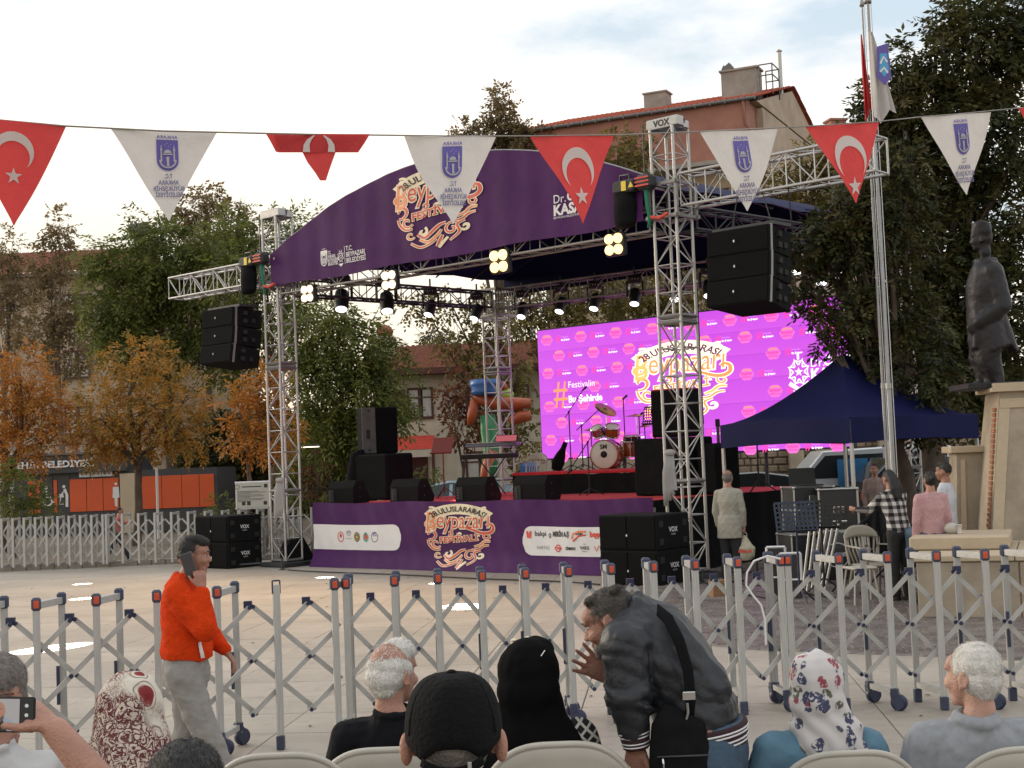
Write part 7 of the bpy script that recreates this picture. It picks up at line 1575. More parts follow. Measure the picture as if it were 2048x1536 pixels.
def add_hand(b, wr, d, n, s=1.0, curl=(20, 25), spread=4, right=True, thumb=50):
    """wrist, finger direction, palm normal; curl bends towards the palm normal"""
    wr = Vector(wr); d = Vector(d).normalized(); n = Vector(n); n = (n-d*n.dot(d)).normalized(); w_ = d.cross(n)*(1 if right else -1)
    b.cap(wr-d*.02, wr+d*.015, .026*s, .027*s, 10)
    b.wtube([wr, wr+d*.03*s, wr+d*.07*s, wr+d*.092*s], [.026*s, .036*s, .041*s, .036*s], [.019*s, .018*s, .015*s, .010*s], w_, 12)
    for i, (o_, ln) in enumerate(((-.031, .072), (-.0105, .08), (.0105, .076), (.030, .060))):
        a = R(spread*(i-1.5)); dd = (d*math.cos(a)+w_*math.sin(a)).normalized(); p = wr+d*.085*s+w_*o_*s; ang = 0
        for k, f in enumerate((.45, .32, .25)):
            ang += R(curl[0] if k == 0 else curl[1]); q = p+(dd*math.cos(ang)+n*math.sin(ang))*ln*f*s; r = (.0098-.0009*k)*s; b.cap(p, q, r, r*.94, 8); p = q
    a = R(thumb); td = (d*math.cos(a)-w_*math.sin(a)+n*.35).normalized(); p = wr+d*.03*s-w_*.028*s; q = p+td*.042*s; b.cap(p-td*.01, q, .0135*s, .0115*s, 8); t2 = (td*.8+d*.5+n*.1).normalized(); b.cap(q, q+t2*.034*s, .0112*s, .0092*s, 8)
def limb(b, pts, rr, n=12):
    for i in range(len(pts)-1): b.cap(pts[i], pts[i+1], rr[i], rr[i+1], n)
def folds(c, amp=.006, f=26, seed=0): return amp*np_noise(c*np.array([1, 1, .7]), f, seed)+amp*.5*np_noise(c, f*2.2, seed+2)
def torso(b, hip, ws, ch, sh, nk, side, k=1.0, w=(.17, .155, .185, .19, .075), dp=(.12, .115, .13, .10, .07)):
    b.wtube([hip-(ws-hip)*.35, hip, ws, ch, sh, nk], [w[0]*k*.96, w[0]*k, w[1]*k, w[2]*k, w[3]*k*.9, w[4]*k], [dp[0]*k*.95, dp[0]*k, dp[1]*k, dp[2]*k, dp[3]*k, dp[4]*k], side, 20)
def seated(label, px, py, D, yaw, top, hairf=None, skm=sk1, sw=.20, k=1.0, hs=1.0, arms=True, name='person', tiltx=0, top_dy=0, cd=None, collar=True, vox=.009, extra=None, pants=None, arm_pose=None, hpitch=0, fat=1.0, group=None):
    hc = P(px, py, D); g = V(hc.x, D, 0); t = thing(name, label, 'person', g, 0, group); c = hc-g; H = hm_(c, yaw, hpitch, 0, hs)
    nk = c+V(0, -.03, -.155*hs-.01); sh = nk+V(tiltx, .02, -.055); ch = sh+V(0, .01, -.14); hp = V(tiltx*2, .05, .52); ws = ch.lerp(hp, .5)
    b = MB(); add_head(b, H, nk); torso(b, hp, ws, ch, sh, nk+V(0, 0, 0), (1, 0, 0), .86*fat)
    A = []
    for s_ in (-1, 1):
        s0 = sh+V(s_*sw*.82, 0, -.01); el = s0+V(s_*.085*fat, .02, -.27); wr = el+V(-s_*.12, .22, -.04)
        if arm_pose and s_ in arm_pose: el, wr, hd, hn = arm_pose[s_]
        else: hd, hn = V(-s_*.5, .8, -.1), V(0, 0, -1)
        limb(b, [s0, el, wr], [.045, .044, .030]); add_hand(b, wr, hd, hn, .95, right=(s_ > 0)); A.append((s0, el, wr))
        kn = hp+V(s_*.12, .42, .0); ft = kn+V(0, .02, -.42); limb(b, [hp+V(s_*.09, 0, 0), kn, ft], [.075, .052, .04])
    blob('body', b, vox, skm, t, 2)
    b = MB(); torso(b, hp, ws, ch, sh, nk+V(0, .0, .02), (1, 0, 0), 1.0*fat)
    for si_, (s0, el, wr) in enumerate(A):
        b.cap(sh, s0, .075, .07)
        if arm_pose and (-1, 1)[si_] in arm_pose: limb(b, [s0, s0.lerp(el, .7)], [.07*fat, .062*fat])
        else: limb(b, [s0, el, el.lerp(wr, .9)], [.07*fat, .056*fat, .042])
    if collar: b.tube([nk+V(.066*math.cos(q), .062*math.sin(q)+.0, .03+.008*math.sin(q)) for q in [i*.5 for i in range(0, 13)]], .014, n=8)
    if extra: extra(b, c, nk, sh, A)
    sd_ = abs(int(px)); blob('top', b, vox, top, t, 2, lambda q: folds(q, .006, 24, sd_))
    b = MB(); 
    for s_ in (-1, 1): kn = hp+V(s_*.12, .42, .0); limb(b, [hp+V(s_*.08, 0, -.01), kn, kn+V(0, .02, -.38)], [.10, .07, .06])
    b.ell(hp+V(0, 0, -.02), (.17, .14, .1)); blob('trousers', b, .014, pants or blk_cloth, t, 2)
    for s_ in (-1, 1): MB().wtube([hp+V(s_*.12, .36, -.44), hp+V(s_*.12, .44, -.45), hp+V(s_*.12, .55, -.47), hp+V(s_*.12, .6, -.475)], [.03, .045, .05, .03], [.035, .045, .03, .02], (1, 0, 0), 12).build('shoe', rubber, t)
    if hairf: hairf(t, H)
    if cd is not None: chair(cd[0], V(g.x+cd[1], D+.10, 0), R(cd[2] if len(cd) > 2 else 0), white_p, 'white plastic chairs', cd[3] if len(cd) > 3 else .86, slots=9)
    return t, H, c
black_sh = M('black_shirt', (.007, .007, .009), .9, 0, .2, 5, bump=.5, bscale=14, spec=.15); seated_man, H_, _ = seated('white haired man in a black polo shirt seated with his head turned right', 786, 1348, 5.35, -38, black_sh, lambda t, H: hair(t, H, hair_w, bald='tuft', seed=3, N_=9000, ln=.018), sk1, sw=.215, k=1.0, cd=('white plastic chair carrying the white haired man in black', -.02, 0, .905), vox=.007)
# black headscarf woman
blk_scarf = M('black_headscarf', (.004, .004, .0045), .95, 0, .2, 4, bump=.5, bscale=9, spec=.08)
def ext(b, c, nk, sh, A): pass
t, H, c = seated('woman in a black headscarf and diamond patterned sleeves seated beside the bending man', 1058, 1350, 5.15, -5, diamond, None, sk1, sw=.205, cd=('white plastic chair carrying the woman in the black headscarf', .09, 0, .94), fat=1.08)
b = MB(); b.ell((0, -.02, .015), (.116, .125, .125), xf=H); b.ell((0, -.05, -.05), (.118, .105, .11), xf=H); b.ell((.03, .02, .08), (.07, .08, .06), xf=H)
b.wtube([c+V(0, -.02, -.05), c+V(.0, -.02, -.15), c+V(.01, -.03, -.22), c+V(.01, -.02, -.34), c+V(.0, 0, -.44)], [.11, .13, .18, .21, .17], [.11, .12, .135, .15, .14], (1, 0, 0), 20)
blob('headscarf', b, .008, blk_scarf, t, 3, lambda q: folds(q, .005, 22, 4)); 
MB().tube([c+V(.06, -.10, .10), c+V(.02, -.12, .05)], .0022, n=5).build('scarf_pin', chrome, t); MB().ell(c+V(.035, -.128, .0), (.004, .004, .006)).build('pin_head', ink_w, t)
for q in ((-.05, .02, .125), (.0, .03, .13)): MB().ell(c+V(*q), (.012, .01, .006)).build('sequin', ink_c, t)
# floral headscarf woman
blue_top = cloth('blue_denim_top', (.09, .18, .25), .2, 7, .4, 12)
t, H, c = seated('woman in a white floral headscarf and teal blue top', 1632, 1372, 5.2, -8, blue_top, None, sk1, sw=.205, cd=('white plastic chair carrying the woman in the floral headscarf', .06, 0, .86), fat=1.12)
b = MB(); b.ell((0, -.015, .02), (.106, .118, .118), xf=H); b.ell((0, -.04, -.05), (.104, .10, .10), xf=H); b.wtube([c+V(0, -.02, -.02), c+V(.01, -.03, -.12), c+V(.03, -.05, -.19), c+V(.06, -.09, -.26), c+V(.09, -.11, -.33)], [.10, .112, .135, .10, .03], [.10, .105, .10, .06, .02], (1, 0, 0), 18); b.cap(c+V(-.06, -.03, -.14), c+V(.13, -.07, -.22), .05, .04)
blob('headscarf', b, .007, floral, t, 3, lambda q: folds(q, .004, 20, 9)+.0035*np.sin(q[:, 0]*75+q[:, 2]*45+2*np.sin(q[:, 2]*20)))
# grey jacket man
jac = cloth('grey_blue_jacket', (.27, .28, .30), .12, 30, .4, 9)
def lap(b, c, nk, sh, A): b.tube([nk+V(.075*math.cos(q), .07*math.sin(q), .015+.012*math.sin(q)) for q in [i*.5 for i in range(0, 13)]], .02, n=8); b.cap(sh+V(-.16, 0, .0), sh+V(.16, 0, 0), .07, .07)
seated('white haired man in a pale grey blue jacket seated at the right edge', 1944, 1352, 5.15, 38, jac, lambda t, H: hair(t, H, hair_w, bald='tuft' if False else False, seed=8, N_=11000, ln=.016), sk3, sw=.225, extra=lap, cd=('white plastic chair carrying the man in the grey blue jacket', .12, 0, .86), fat=1.12, vox=.007)
# paisley woman
t, H, c = seated('woman in a white and maroon paisley headscarf near the left edge', 262, 1440, 4.05, 12, cloth('cream_shawl', (.42, .38, .32)), None, sk1, sw=.19)
b = MB(); b.ell((0, -.01, .025), (.098, .112, .118), xf=H); b.wtube([c+V(0, -.01, .05), c+V(0, -.02, -.05), c+V(.0, -.03, -.15), c+V(.0, -.03, -.26), c+V(0, -.02, -.42)], [.09, .112, .135, .17, .2], [.09, .115, .125, .14, .14], (1, 0, 0), 20)
blob('headscarf', b, .007, paisley, t, 3, lambda q: folds(q, .006, 24, 12)+.004*np.sin(q[:, 0]*50+2*np.sin(q[:, 2]*12)))
# empty chair
chair('empty white plastic chair in front of the walking boy', V(P(556, 1480, 5.0).x, 5.3, 0), 0, white_p, 'white plastic chairs', .93, slots=9)
# cap man
t, H, c = seated('man in a black snapback cap seen from behind at the bottom centre', 908, 1468, 2.92, 0, black_sh, None, sk1, sw=.21, vox=.006, hs=1.03)
for s_ in (-1, 1): MB().ell((s_*.094, -.03, -.02), (.012, .016, .033), Matrix.Rotation(R(s_*35), 3, 'Z'), xf=H).build('ear', sk1, t)
hair(t, H, hair_g, seed=21, N_=3500, ln=.006, vox=.007, thick=.93)
cap_m = M('black_cap_cotton', (.006, .006, .0065), .9, 0, .2, 20, bump=.35, bscale=90, spec=.15)
def capprof(a, z0): # dome with rear opening
    return None
b = MB(); n = 40; vs = []; rows = 14
for j in range(rows+1):
    ph = j/rows*math.pi/2
    for i in range(n):
        th = 2*math.pi*i/n; back = max(0, 1-((th-1.5*math.pi)/.52)**2)**.5 # -Y side
        zb = -.048+.05*math.cos(th)**2; base = zb+.042*back; z = base+(.122-base)*math.sin(ph)**.9; rr = math.cos(ph)**.62
        vs.append((.096*rr*math.cos(th), (-.012)+.110*rr*math.sin(th), z))
b.add(vs, [(j*n+i, j*n+(i+1) % n, (j+1)*n+(i+1) % n, (j+1)*n+i) for j in range(rows) for i in range(n)], 0, True, H)
cp = b.build('cap_crown', cap_m, t); sol = cp.modifiers.new('s', 'SOLIDIFY'); sol.thickness = .004; sol.offset = 0
MB().ell((0, -.012, .124), (.011, .011, .006), xf=H).build('cap_button', cap_m, t)
for k in range(6):
    th = math.pi*k/3+.52; pts = [(.0995*math.cos(math.pi/2*q/8)**.62*math.cos(th), -.012+.1135*math.cos(math.pi/2*q/8)**.62*math.sin(th), (-.02)+(.1435)*math.sin(math.pi/2*q/8)**.9) for q in range(1, 8)]; MB().tube(pts, .0014, n=4, xf=H).build('seam', cap_m, t)
pts = [(.101*math.cos(R(a)), -.014+.116*math.sin(R(a)), -.048+.05*math.cos(R(a))**2) for a in range(234, 308, 6)]; MB().wtube([V(*q) for q in pts], [.0095]*len(pts), [.0022]*len(pts), (0, 0, 1), 8, 0, H).build('cap_strap', cap_m, t)
pts = [(.101*math.cos(R(a)), -.014+.116*math.sin(R(a)), -.052+.085*math.sin(R(a+132-360)*1.0)*0-.0) for a in (288, 291)]; MB().box((.034, -.126, -.043), (.008, .004, .026), xf=H, bev=.001).build('strap_buckle', alu, t)
b = MB(); vs = []; 
for j in range(5):
    for i in range(13): a = R(20+140*i/12); r_ = 1+.55*j/4*math.sin(a)**1.0; vs.append((.098*math.cos(a)*(1+.02*j), -.012+.110*math.sin(a)*r_, -.032-.012*j/4*1.0-.01*abs(math.cos(a))))
b.add(vs, [(j*13+i, j*13+i+1, (j+1)*13+i+1, (j+1)*13+i) for j in range(4) for i in range(12)], 0, True, H); b.build('cap_brim', cap_m, t)
# dark haired person with raised arm and phone
D = 2.85; hc = P(374, 1612, D); g = V(hc.x, D, 0); W_ = lambda x, y, d: P(x, y, d)-g
el, wr = W_(262, 1640, 3.0), W_(112, 1462, 3.05)
t, H, c = seated('dark haired person at the bottom edge whose raised arm holds up a phone', 374, 1600, D, 10, black_sh, lambda t, H: hair(t, H, M('charcoal_hair', (.028, .026, .026), .65, 0, .3, 30, bump=.5, bscale=120), seed=31, N_=9000, ln=.012), sk1, sw=.2, vox=.0065, arm_pose={-1: (el, wr, W_(78, 1432, 3.06)-wr, V(-.7, .3, -.5))})
ph = thing('mobile_phone', 'mobile phone held up at the left edge, its screen showing a bearded man', 'phone', P(22, 1429, 3.03), 0)
pr_ = Matrix.Rotation(R(3), 4, 'Y'); pm_ = lambda q: pr_ @ Vector(q)
MB().box((-.03, 0, 0), (.165, .009, .076), bev=.004, xf=pr_).build('phone_body', rubber, ph)
sx2 = lambda q: pr_ @ Vector((q[0]-.03, -.0055-(q[2] if len(q) > 2 else 0)*.3, q[1]))
m = MB(); m.sheet([(-.078, -.034), (.05, -.034), (.05, .034), (-.078, .034)], 0, sx2, 0); m.sheet([(.052, -.034), (.079, -.034), (.079, .034), (.052, .034)], 0, sx2, 5)
el_ = lambda c_, a, b_, z, k: m.sheet([(c_[0]+a*math.cos(R(q)), c_[1]+b_*math.sin(R(q))) for q in range(0, 360, 20)], z, sx2, k)
m.sheet([(-.03, -.034), (.045, -.034), (.034, -.012), (.018, -.004), (-.008, -.004), (-.022, -.012)], .001, sx2, 1); m.sheet([(-.012, -.034), (.024, -.034), (.014, -.008), (-.002, -.008)], .002, sx2, 2)
el_((.006, .008), .014, .020, .003, 3); el_((.006, -.006), .011, .010, .004, 4); el_((.006, .0), .008, .006, .005, 3); m.sheet([(-.001, .012), (.004, .012), (.004, .0135), (-.001, .0135)], .006, sx2, 4); m.sheet([(.009, .012), (.014, .012), (.014, .0135), (.009, .0135)], .006, sx2, 4)
for k in range(3): el_((.065, -.02+.02*k), .004, .004, .001, 6)
m.build('display', [emi('display_sky', (.35, .33, .32), .7), emi('display_shirt', (.28, .30, .36), .7), emi('display_black', (.02, .02, .02), .5), emi('display_skin', (.34, .16, .11), .8), emi('display_beard', (.10, .07, .06), .7), emi('display_ui', (.015, .015, .015), .3), emi('display_icon', (.5, .5, .5), .7)], ph)
# man with glasses at the left edge
t, H, c = seated('grey haired man with glasses facing the camera, cut off by the left edge', -16, 1392, 4.1, 160, cloth('white_shirt', (.5, .5, .5), .08), None, sk2, sw=.21, vox=.007)
hair(t, H, hair_g, seed=61, N_=4000, ln=.012)
for s_ in (-1, 1): MB().tube([(s_*.034+.026*math.cos(R(a)), .108, .006+.018*math.sin(R(a))) for a in range(0, 361, 24)], .0018, n=5, xf=H).build('glasses_rim', steel_d, t); MB().tube([(s_*.06, .105, .012), (s_*.078, .04, .012), (s_*.08, -.02, .008)], .0018, n=5, xf=H).build('glasses_temple', steel_d, t)
for k in range(4): MB().wtube([(-.04, .088-.003*k, .05+.010*k), (0, .097-.004*k, .053+.010*k), (.04, .088-.003*k, .05+.010*k)], [.0022]*3, [.0018]*3, None, 6, 0, H).build('forehead_crease', sk2, t)
face_bits(t, H, hair_g)

# ---- walking boy ----------------------------------------------------------
D = 8.5; g = V(P(390, 1500, D).x, D, 0); t = thing('person', 'boy in a bright orange fleece jacket and grey trousers walking right while phoning', 'person', g, 0); W_ = lambda x, y, dd=0: P(x, y, D+dd)-g
H = hm_(W_(388, 1112), -86, -4, 0, .93); hd = W_(388, 1112); nk = W_(372, 1158); sh = W_(365, 1176); ch = W_(368, 1220); ws = W_(374, 1285); hp = W_(372, 1335)
s1 = W_(355, 1188, -.16); e1 = W_(408, 1256, -.2); w1 = W_(403, 1178, -.16); s2 = W_(370, 1186, .16); e2 = W_(412, 1262, .2); w2 = W_(452, 1302, .14)
k1, a1, k2, a2 = W_(404, 1445, -.08), W_(446, 1560, -.08), W_(378, 1450, .08), W_(352, 1550, .08)
b = MB(); add_head(b, H, nk); torso(b, hp, ws, ch, sh, nk, (0, 1, 0), .82); limb(b, [s1, e1, w1], [.042, .036, .026]); limb(b, [s2, e2, w2], [.042, .036, .026])
add_hand(b, w1, V(-.1, .1, 1), V(-.3, 1, 0), .95, (45, 35), 5, False, 40); add_hand(b, w2, V(.55, 0, -.8), V(-.7, 0, -.5), .95, (25, 20), 6, False)
limb(b, [hp+V(0, -.09, 0), k1, a1], [.08, .055, .04]); limb(b, [hp+V(0, .09, 0), k2, a2], [.08, .055, .04]); blob('body', b, .0075, sk2, t, 2)
fleece = M('orange_fleece', (.72, .055, .008), .95, 0, .12, 30, bump=.9, bscale=120, spec=.1)
b = MB(); b.wtube([W_(374, 1316), W_(374, 1300), W_(372, 1262), W_(366, 1215), W_(362, 1182), W_(370, 1158), W_(373, 1150)], [.17, .185, .18, .175, .165, .085, .07], [.15, .155, .135, .13, .105, .08, .07], (0, 1, 0), 22)
b.cap(s1, e1, .082, .078); b.cap(e1, w1+(e1-w1)*.12, .078, .05); b.cap(s2, e2, .08, .066); b.cap(e2, w2+(e2-w2)*.1, .066, .045); b.cap(sh+V(0, -.1, 0), s1, .08, .08); b.cap(e1+V(-.03, .02, .04), w1+V(-.02, 0, -.05), .06, .05)
b.tube([nk+V(.068*math.cos(q), .068*math.sin(q), .016) for q in [i*.5 for i in range(0, 13)]], .022, n=8)
fl = blob('fleece_jacket', b, .009, fleece, t, 2, lambda q: folds(q, .009, 18, 5)+.0015*np_noise(q, 220, 1))
MB().wtube([W_(399, 1284, -.135), W_(402, 1298, -.14), W_(406, 1316, -.14)], [.010, .012, .014], [.004]*3, None, 6).build('white_shirt_hem', ink_w, t)
tr_m = cloth('grey_trousers', (.25, .24, .225), .15, 12, .5, 16); b = MB(); b.wtube([hp+V(0, 0, .08), hp, hp+V(0, 0, -.1)], [.15, .165, .16], [.13, .145, .14], (0, 1, 0), 18); limb(b, [hp+V(0, -.08, -.04), k1, a1+V(0, 0, .07)], [.115, .088, .072]); limb(b, [hp+V(0, .08, -.04), k2, a2+V(0, 0, .07)], [.115, .085, .07])
blob('trousers', b, .01, tr_m, t, 2, lambda q: folds(q*np.array([.6, .6, 1.2]), .009, 24, 7))
for a_ in (a1, a2): MB().wtube([a_+V(-.06, 0, -.03), a_+V(0, 0, -.05), a_+V(.12, 0, -.075), a_+V(.2, 0, -.085)], [.04, .045, .045, .03], [.045, .05, .04, .022], (0, 1, 0), 14).build('shoe', ink_w, t)
face_bits(t, H, hair_b); hair(t, H, hair_b, 'quiff', seed=41, N_=6000, ln=.014, vox=.007, thick=.96)
p2 = thing('mobile_phone', 'dark phone held to his ear by the walking boy', 'phone', g+W_(378, 1131, -.115), 0); MB().box((0, 0, 0), (.074, .009, .155), rot=Matrix.Rotation(R(-14), 3, 'Y') @ Matrix.Rotation(R(8), 3, 'X'), bev=.004).build('phone_body', M('phone_back', (.06, .055, .06), .3), p2)

# ---- bending man ----------------------------------------------------------
D = 5.2; g = V(P(1400, 1500, D).x, D, 0); t = thing('person', 'man in a dark bomber jacket with striped cuffs bending down to talk, one hand spread', 'person', g, 0); W_ = lambda x, y, dd=0: P(x, y, D+dd)-g
H = hm_(W_(1220, 1243, .02), 72, -22, 0, 1.0); nk = W_(1258, 1232, .02); sh = W_(1288, 1262, .0); ch = W_(1328, 1312, 0); ws = W_(1375, 1400, -.02); hp = W_(1408, 1470, -.02)
s1 = W_(1248, 1288, -.14); e1 = W_(1258, 1396, -.16); w1 = W_(1272, 1488, -.15); s2 = W_(1300, 1262, .17); e2 = W_(1252, 1372, .22); w2 = W_(1226, 1356, .10)
k1, a1 = W_(1415, 1690, -.1), W_(1412, 1890, -.06); k2, a2 = W_(1440, 1690, .12), W_(1450, 1880, .1)
sdv = V(.35, .9, .25).normalized()
b = MB(); add_head(b, H, nk); torso(b, hp, ws, ch, sh, nk, sdv, .86); limb(b, [s1, e1, w1], [.05, .042, .03]); limb(b, [s2, e2, w2], [.05, .042, .029])
add_hand(b, w1, V(-.08, .05, -1), V(-.3, -.9, 0), 1.05, (55, 60), 3, True, 30); add_hand(b, w2, V(-.78, -.08, .5), V(.15, -.9, .1), 1.05, (4, 6), 11, False, 55)
limb(b, [hp+V(-.02, -.09, 0), k1, a1], [.095, .06, .045]); limb(b, [hp+V(.02, .09, 0), k2, a2], [.095, .06, .045]); blob('body', b, .0062, sk2, t, 1)
bom = M('bomber_nylon', (.014, .016, .021), .5, 0, .2, 3, bump=.3, bscale=30)
b = MB(); b.wtube([W_(1402, 1452, -.02), W_(1396, 1434, -.02), W_(1372, 1388), W_(1342, 1320), W_(1300, 1258), W_(1270, 1232), W_(1258, 1228)], [.168, .178, .18, .19, .16, .09, .075], [.145, .15, .145, .14, .12, .085, .075], sdv, 26)
b.cap(s1, e1, .088, .075); b.cap(e1, e1.lerp(w1, .66), .072, .058); b.cap(s2, e2, .085, .07); b.cap(e2, w2+(e2-w2)*.2, .07, .045); b.cap(sh, s1, .12, .09); b.cap(sh, s2, .11, .09); b.cap(W_(1325, 1272, -.05), W_(1400, 1375, -.06), .10, .115)
b.tube([W_(1262, 1228)+V(.03*math.cos(q)-.0, .075*math.sin(q), .06*math.cos(q)) for q in [i*.5 for i in range(0, 13)]], .024, n=8)
for k in range(5): z = k/5; p_ = e1.lerp(w1, -.25+z*.5); b.tube([p_+V(.078*math.cos(q), .078*math.sin(q)-.0, .03*math.sin(q*1.0+k)) for q in [i*.5 for i in range(0, 13)]], .010, n=6)
blob('bomber_jacket', b, .008, bom, t, 2, lambda q: folds(q, .007, 15, 15)+.003*np_noise(q*np.array([1, 1, .5]), 70, 3)+.0035*np.abs(np.sin(q[:, 2]*55+q[:, 0]*25+2.5*np_noise(q, 12, 8))))
rib_m = cloth('maroon_rib', (.035, .012, .016), .1, 20, .3, 80)
dcf = (w1-e1).normalized(); c0 = w1-dcf*.02
MB().wtube([c0-dcf*.035, c0-dcf*.03, c0+dcf*.03, c0+dcf*.035], [.05, .058, .048, .044], [.05, .058, .048, .044], None, 20).build('cuff', rib_m, t)
for k in (-.024, -.012, .010, .022): MB().wtube([c0+dcf*(k-.0024), c0+dcf*(k+.0024)], [.0588-.16*(k+.03)]*2, [.0588-.16*(k+.03)]*2, None, 20).build('cuff_stripe', ink_w, t)
wx = (W_(1400, 1478, -.02)-W_(1394, 1440, -.02)).normalized(); hc_ = W_(1408, 1472, -.02)
MB().wtube([hc_-wx*.045, hc_-wx*.035, hc_+wx*.03, hc_+wx*.036], [.185, .188, .178, .17], [.162, .165, .155, .148], sdv, 28).build('hem_rib', rib_m, t)
for k in (-.026, -.014, .006, .020): MB().wtube([hc_+wx*(k-.003), hc_+wx*(k+.003)], [.190-.16*(k+.03)]*2, [.167-.16*(k+.03)]*2, sdv, 28).build('hem_stripe', ink_w, t)
jeans = cloth('blue_jeans', (.05, .085, .13), .25, 14, .4, 30); b = MB(); b.wtube([hp+V(0, 0, .05), hp+V(.01, 0, -.05), hp+V(.02, 0, -.14)], [.165, .172, .16], [.145, .15, .14], (.1, 1, 0), 20); limb(b, [hp+V(-.01, -.08, -.06), k1, a1+V(0, 0, .05)], [.125, .085, .07]); limb(b, [hp+V(.03, .09, -.06), k2, a2+V(0, 0, .05)], [.125, .085, .07]); blob('jeans', b, .011, jeans, t, 2, lambda q: folds(q, .006, 22, 17))
for a_ in (a1, a2): MB().wtube([a_+V(.06, 0, -.02), a_+V(0, 0, -.04), a_+V(-.12, .05, -.06), a_+V(-.2, .07, -.065)], [.04, .05, .05, .03], [.045, .05, .04, .022], (0, 1, 0), 14).build('shoe', rubber, t)
face_bits(t, H, hair_g); hair(t, H, M('dark_grey_hair', (.07, .06, .053), .6, 0, .4, 30, bump=.5, bscale=120), 'messy', seed=51, N_=9000, ln=.016, vox=.007, thick=.97)
b = MB(); b.ell((0, .062, -.075), (.046, .038, .036), xf=H); b.ell((0, .075, -.095), (.03, .03, .025), xf=H); o = blob('beard', b, .007, hair_g, t, 1); tufts(o, o, 1500, .006, .002, (0, 0, -1), hair_g, 5)
bg = thing('shoulder_bag', 'black shoulder bag hanging at the hip of the bending man', 'bag', g+W_(1362, 1500, -.2), 0); c0 = V(0, 0, 0)
b = MB(); b.wtube([V(-.0, 0, -.17), V(0, 0, -.15), V(.0, 0, 0), V(.0, 0, .09), V(.02, .01, .13)], [.10, .115, .115, .10, .08], [.03, .045, .05, .035, .015], (1, .1, .0), 16); blob('bag_body', b, .009, blk_cloth, bg, 2, lambda q: folds(q, .005, 26, 3))
MB().wtube([V(-.09, -.052, -.01), V(.09, -.055, -.01)], [.004, .004], [.003, .003], None, 6).build('zip', steel_d, bg); MB().wtube([V(-.07, -.06, -.015), V(-.068, -.062, -.05)], [.006, .005], [.003, .003], None, 6).build('zip_pull', chrome, bg)
q = lambda x, y, d: g+W_(x, y, d)-bg.location
MB().wtube([q(1378, 1440, -.20), q(1382, 1400, -.215), q(1376, 1340, -.225), q(1358, 1280, -.20), q(1335, 1235, -.145), q(1310, 1215, -.06), q(1290, 1205, .04)], [.020]*7, [.003]*7, (1, .3, .6), 8).build('strap', blk_cloth, bg)
MB().box(q(1378, 1392, -.235), (.045, .006, .03), bev=.002).build('strap_buckle', chrome, bg); MB().tube([q(1374, 1405, -.23), q(1376, 1425, -.225), q(1372, 1440, -.215)], .006, n=6).build('ring', chrome, bg)

# ---- distant people --------------------------------------------------------
def walker(label, px, D, H_, yaw, top, pants, hairm, hstyle='short', lean=0, arms=None, sit=None, skm=sk2, extra=None, stride=.0, long_top=0, hp_=0, vox=.014, shz=None):
    g = G0(px, D); t = thing('person', label, 'person', g, R(yaw)); s = H_/1.75; hz = .93*s if sit is None else sit+.08
    up = hz+(.55*s); hp = V(0, 0, hz); ws = V(0, lean*.3, hz+.18*s); ch = V(0, lean*.7, hz+.34*s); sh = V(0, lean, hz+.47*s); nk = V(0, lean*1.1, hz+.54*s); hc = V(0, lean*1.2+.02, hz+.70*s); H = hm_(hc, 0, hp_, 0, s*.98)
    b = MB(); add_head(b, H, nk); torso(b, hp, ws, ch, sh, nk, (1, 0, 0), .84*s); A = []
    for s_ in (-1, 1):
        s0 = sh+V(s_*.165*s, 0, -.01); el = s0+V(s_*.05, .0, -.28*s); wr = el+V(-s_*.01, .06, -.25*s)
        if arms and s_ in arms: el = s0+V(*arms[s_][0])*s; wr = el+V(*arms[s_][1])*s
        limb(b, [s0, el, wr], [.045*s, .038*s, .027*s]); add_hand(b, wr, wr-el, V(-s_, 0, 0), s, right=(s_ > 0)); A.append((s0, el, wr))
    L_ = []
    for s_ in (-1, 1):
        if sit is None: kn = V(s_*.09*s, stride*s_*.5+.02, hz*.52); ft = V(s_*.1*s, stride*s_, .07)
        else: kn = hp+V(s_*.12, .40*s, 0); ft = kn+V(0, 0, -.4*s)
        limb(b, [hp+V(s_*.08*s, 0, 0), kn, ft], [.078*s, .055*s, .04*s]); L_.append((kn, ft))
    blob('body', b, vox, skm, t, 1)
    b = MB(); torso(b, hp, ws, ch, sh, nk+V(0, 0, .01), (1, 0, 0), 1.0*s)
    if long_top: b.wtube([hp+V(0, 0, .1), hp, hp-V(0, 0, long_top)], [.175*s, .19*s, .2*s], [.13*s, .14*s, .145*s], (1, 0, 0), 18)
    for (s0, el, wr) in A: b.cap(sh, s0, .075*s, .068*s); limb(b, [s0, el, el.lerp(wr, .85)], [.068*s, .055*s, .043*s])
    blob('top', b, vox*.85, top, t, 2, lambda q: folds(q, .007, 22, int(px)))
    b = MB(); b.ell(hp-V(0, 0, .03), (.165*s, .13*s, .12*s))
    for s_, (kn, ft) in zip((-1, 1), L_): limb(b, [hp+V(s_*.08*s, 0, -.03), kn, ft+V(0, 0, .03)], [.105*s, .078*s, .065*s])
    blob('trousers', b, vox, pants, t, 2, lambda q: folds(q, .005, 22, 3))
    for s_, (kn, ft) in zip((-1, 1), L_): MB().wtube([ft+V(0, -.05, -.03), ft+V(0, .0, -.035), ft+V(0, .1, -.045), ft+V(0, .17, -.05)], [.035, .045, .045, .03], [.03, .035, .025, .018], (1, 0, 0), 12).build('shoe', rubber, t)
    if hairm: hair(t, H, hairm, hstyle, seed=int(px), N_=1500, ln=.02, vox=.012, bald=(hstyle == 'bald') and True)
    return t, H, A, g
blazer = cloth('grey_blazer', (.33, .31, .26), .1, 30, .3, 20); dk = cloth('dark_trousers', (.02, .02, .022))
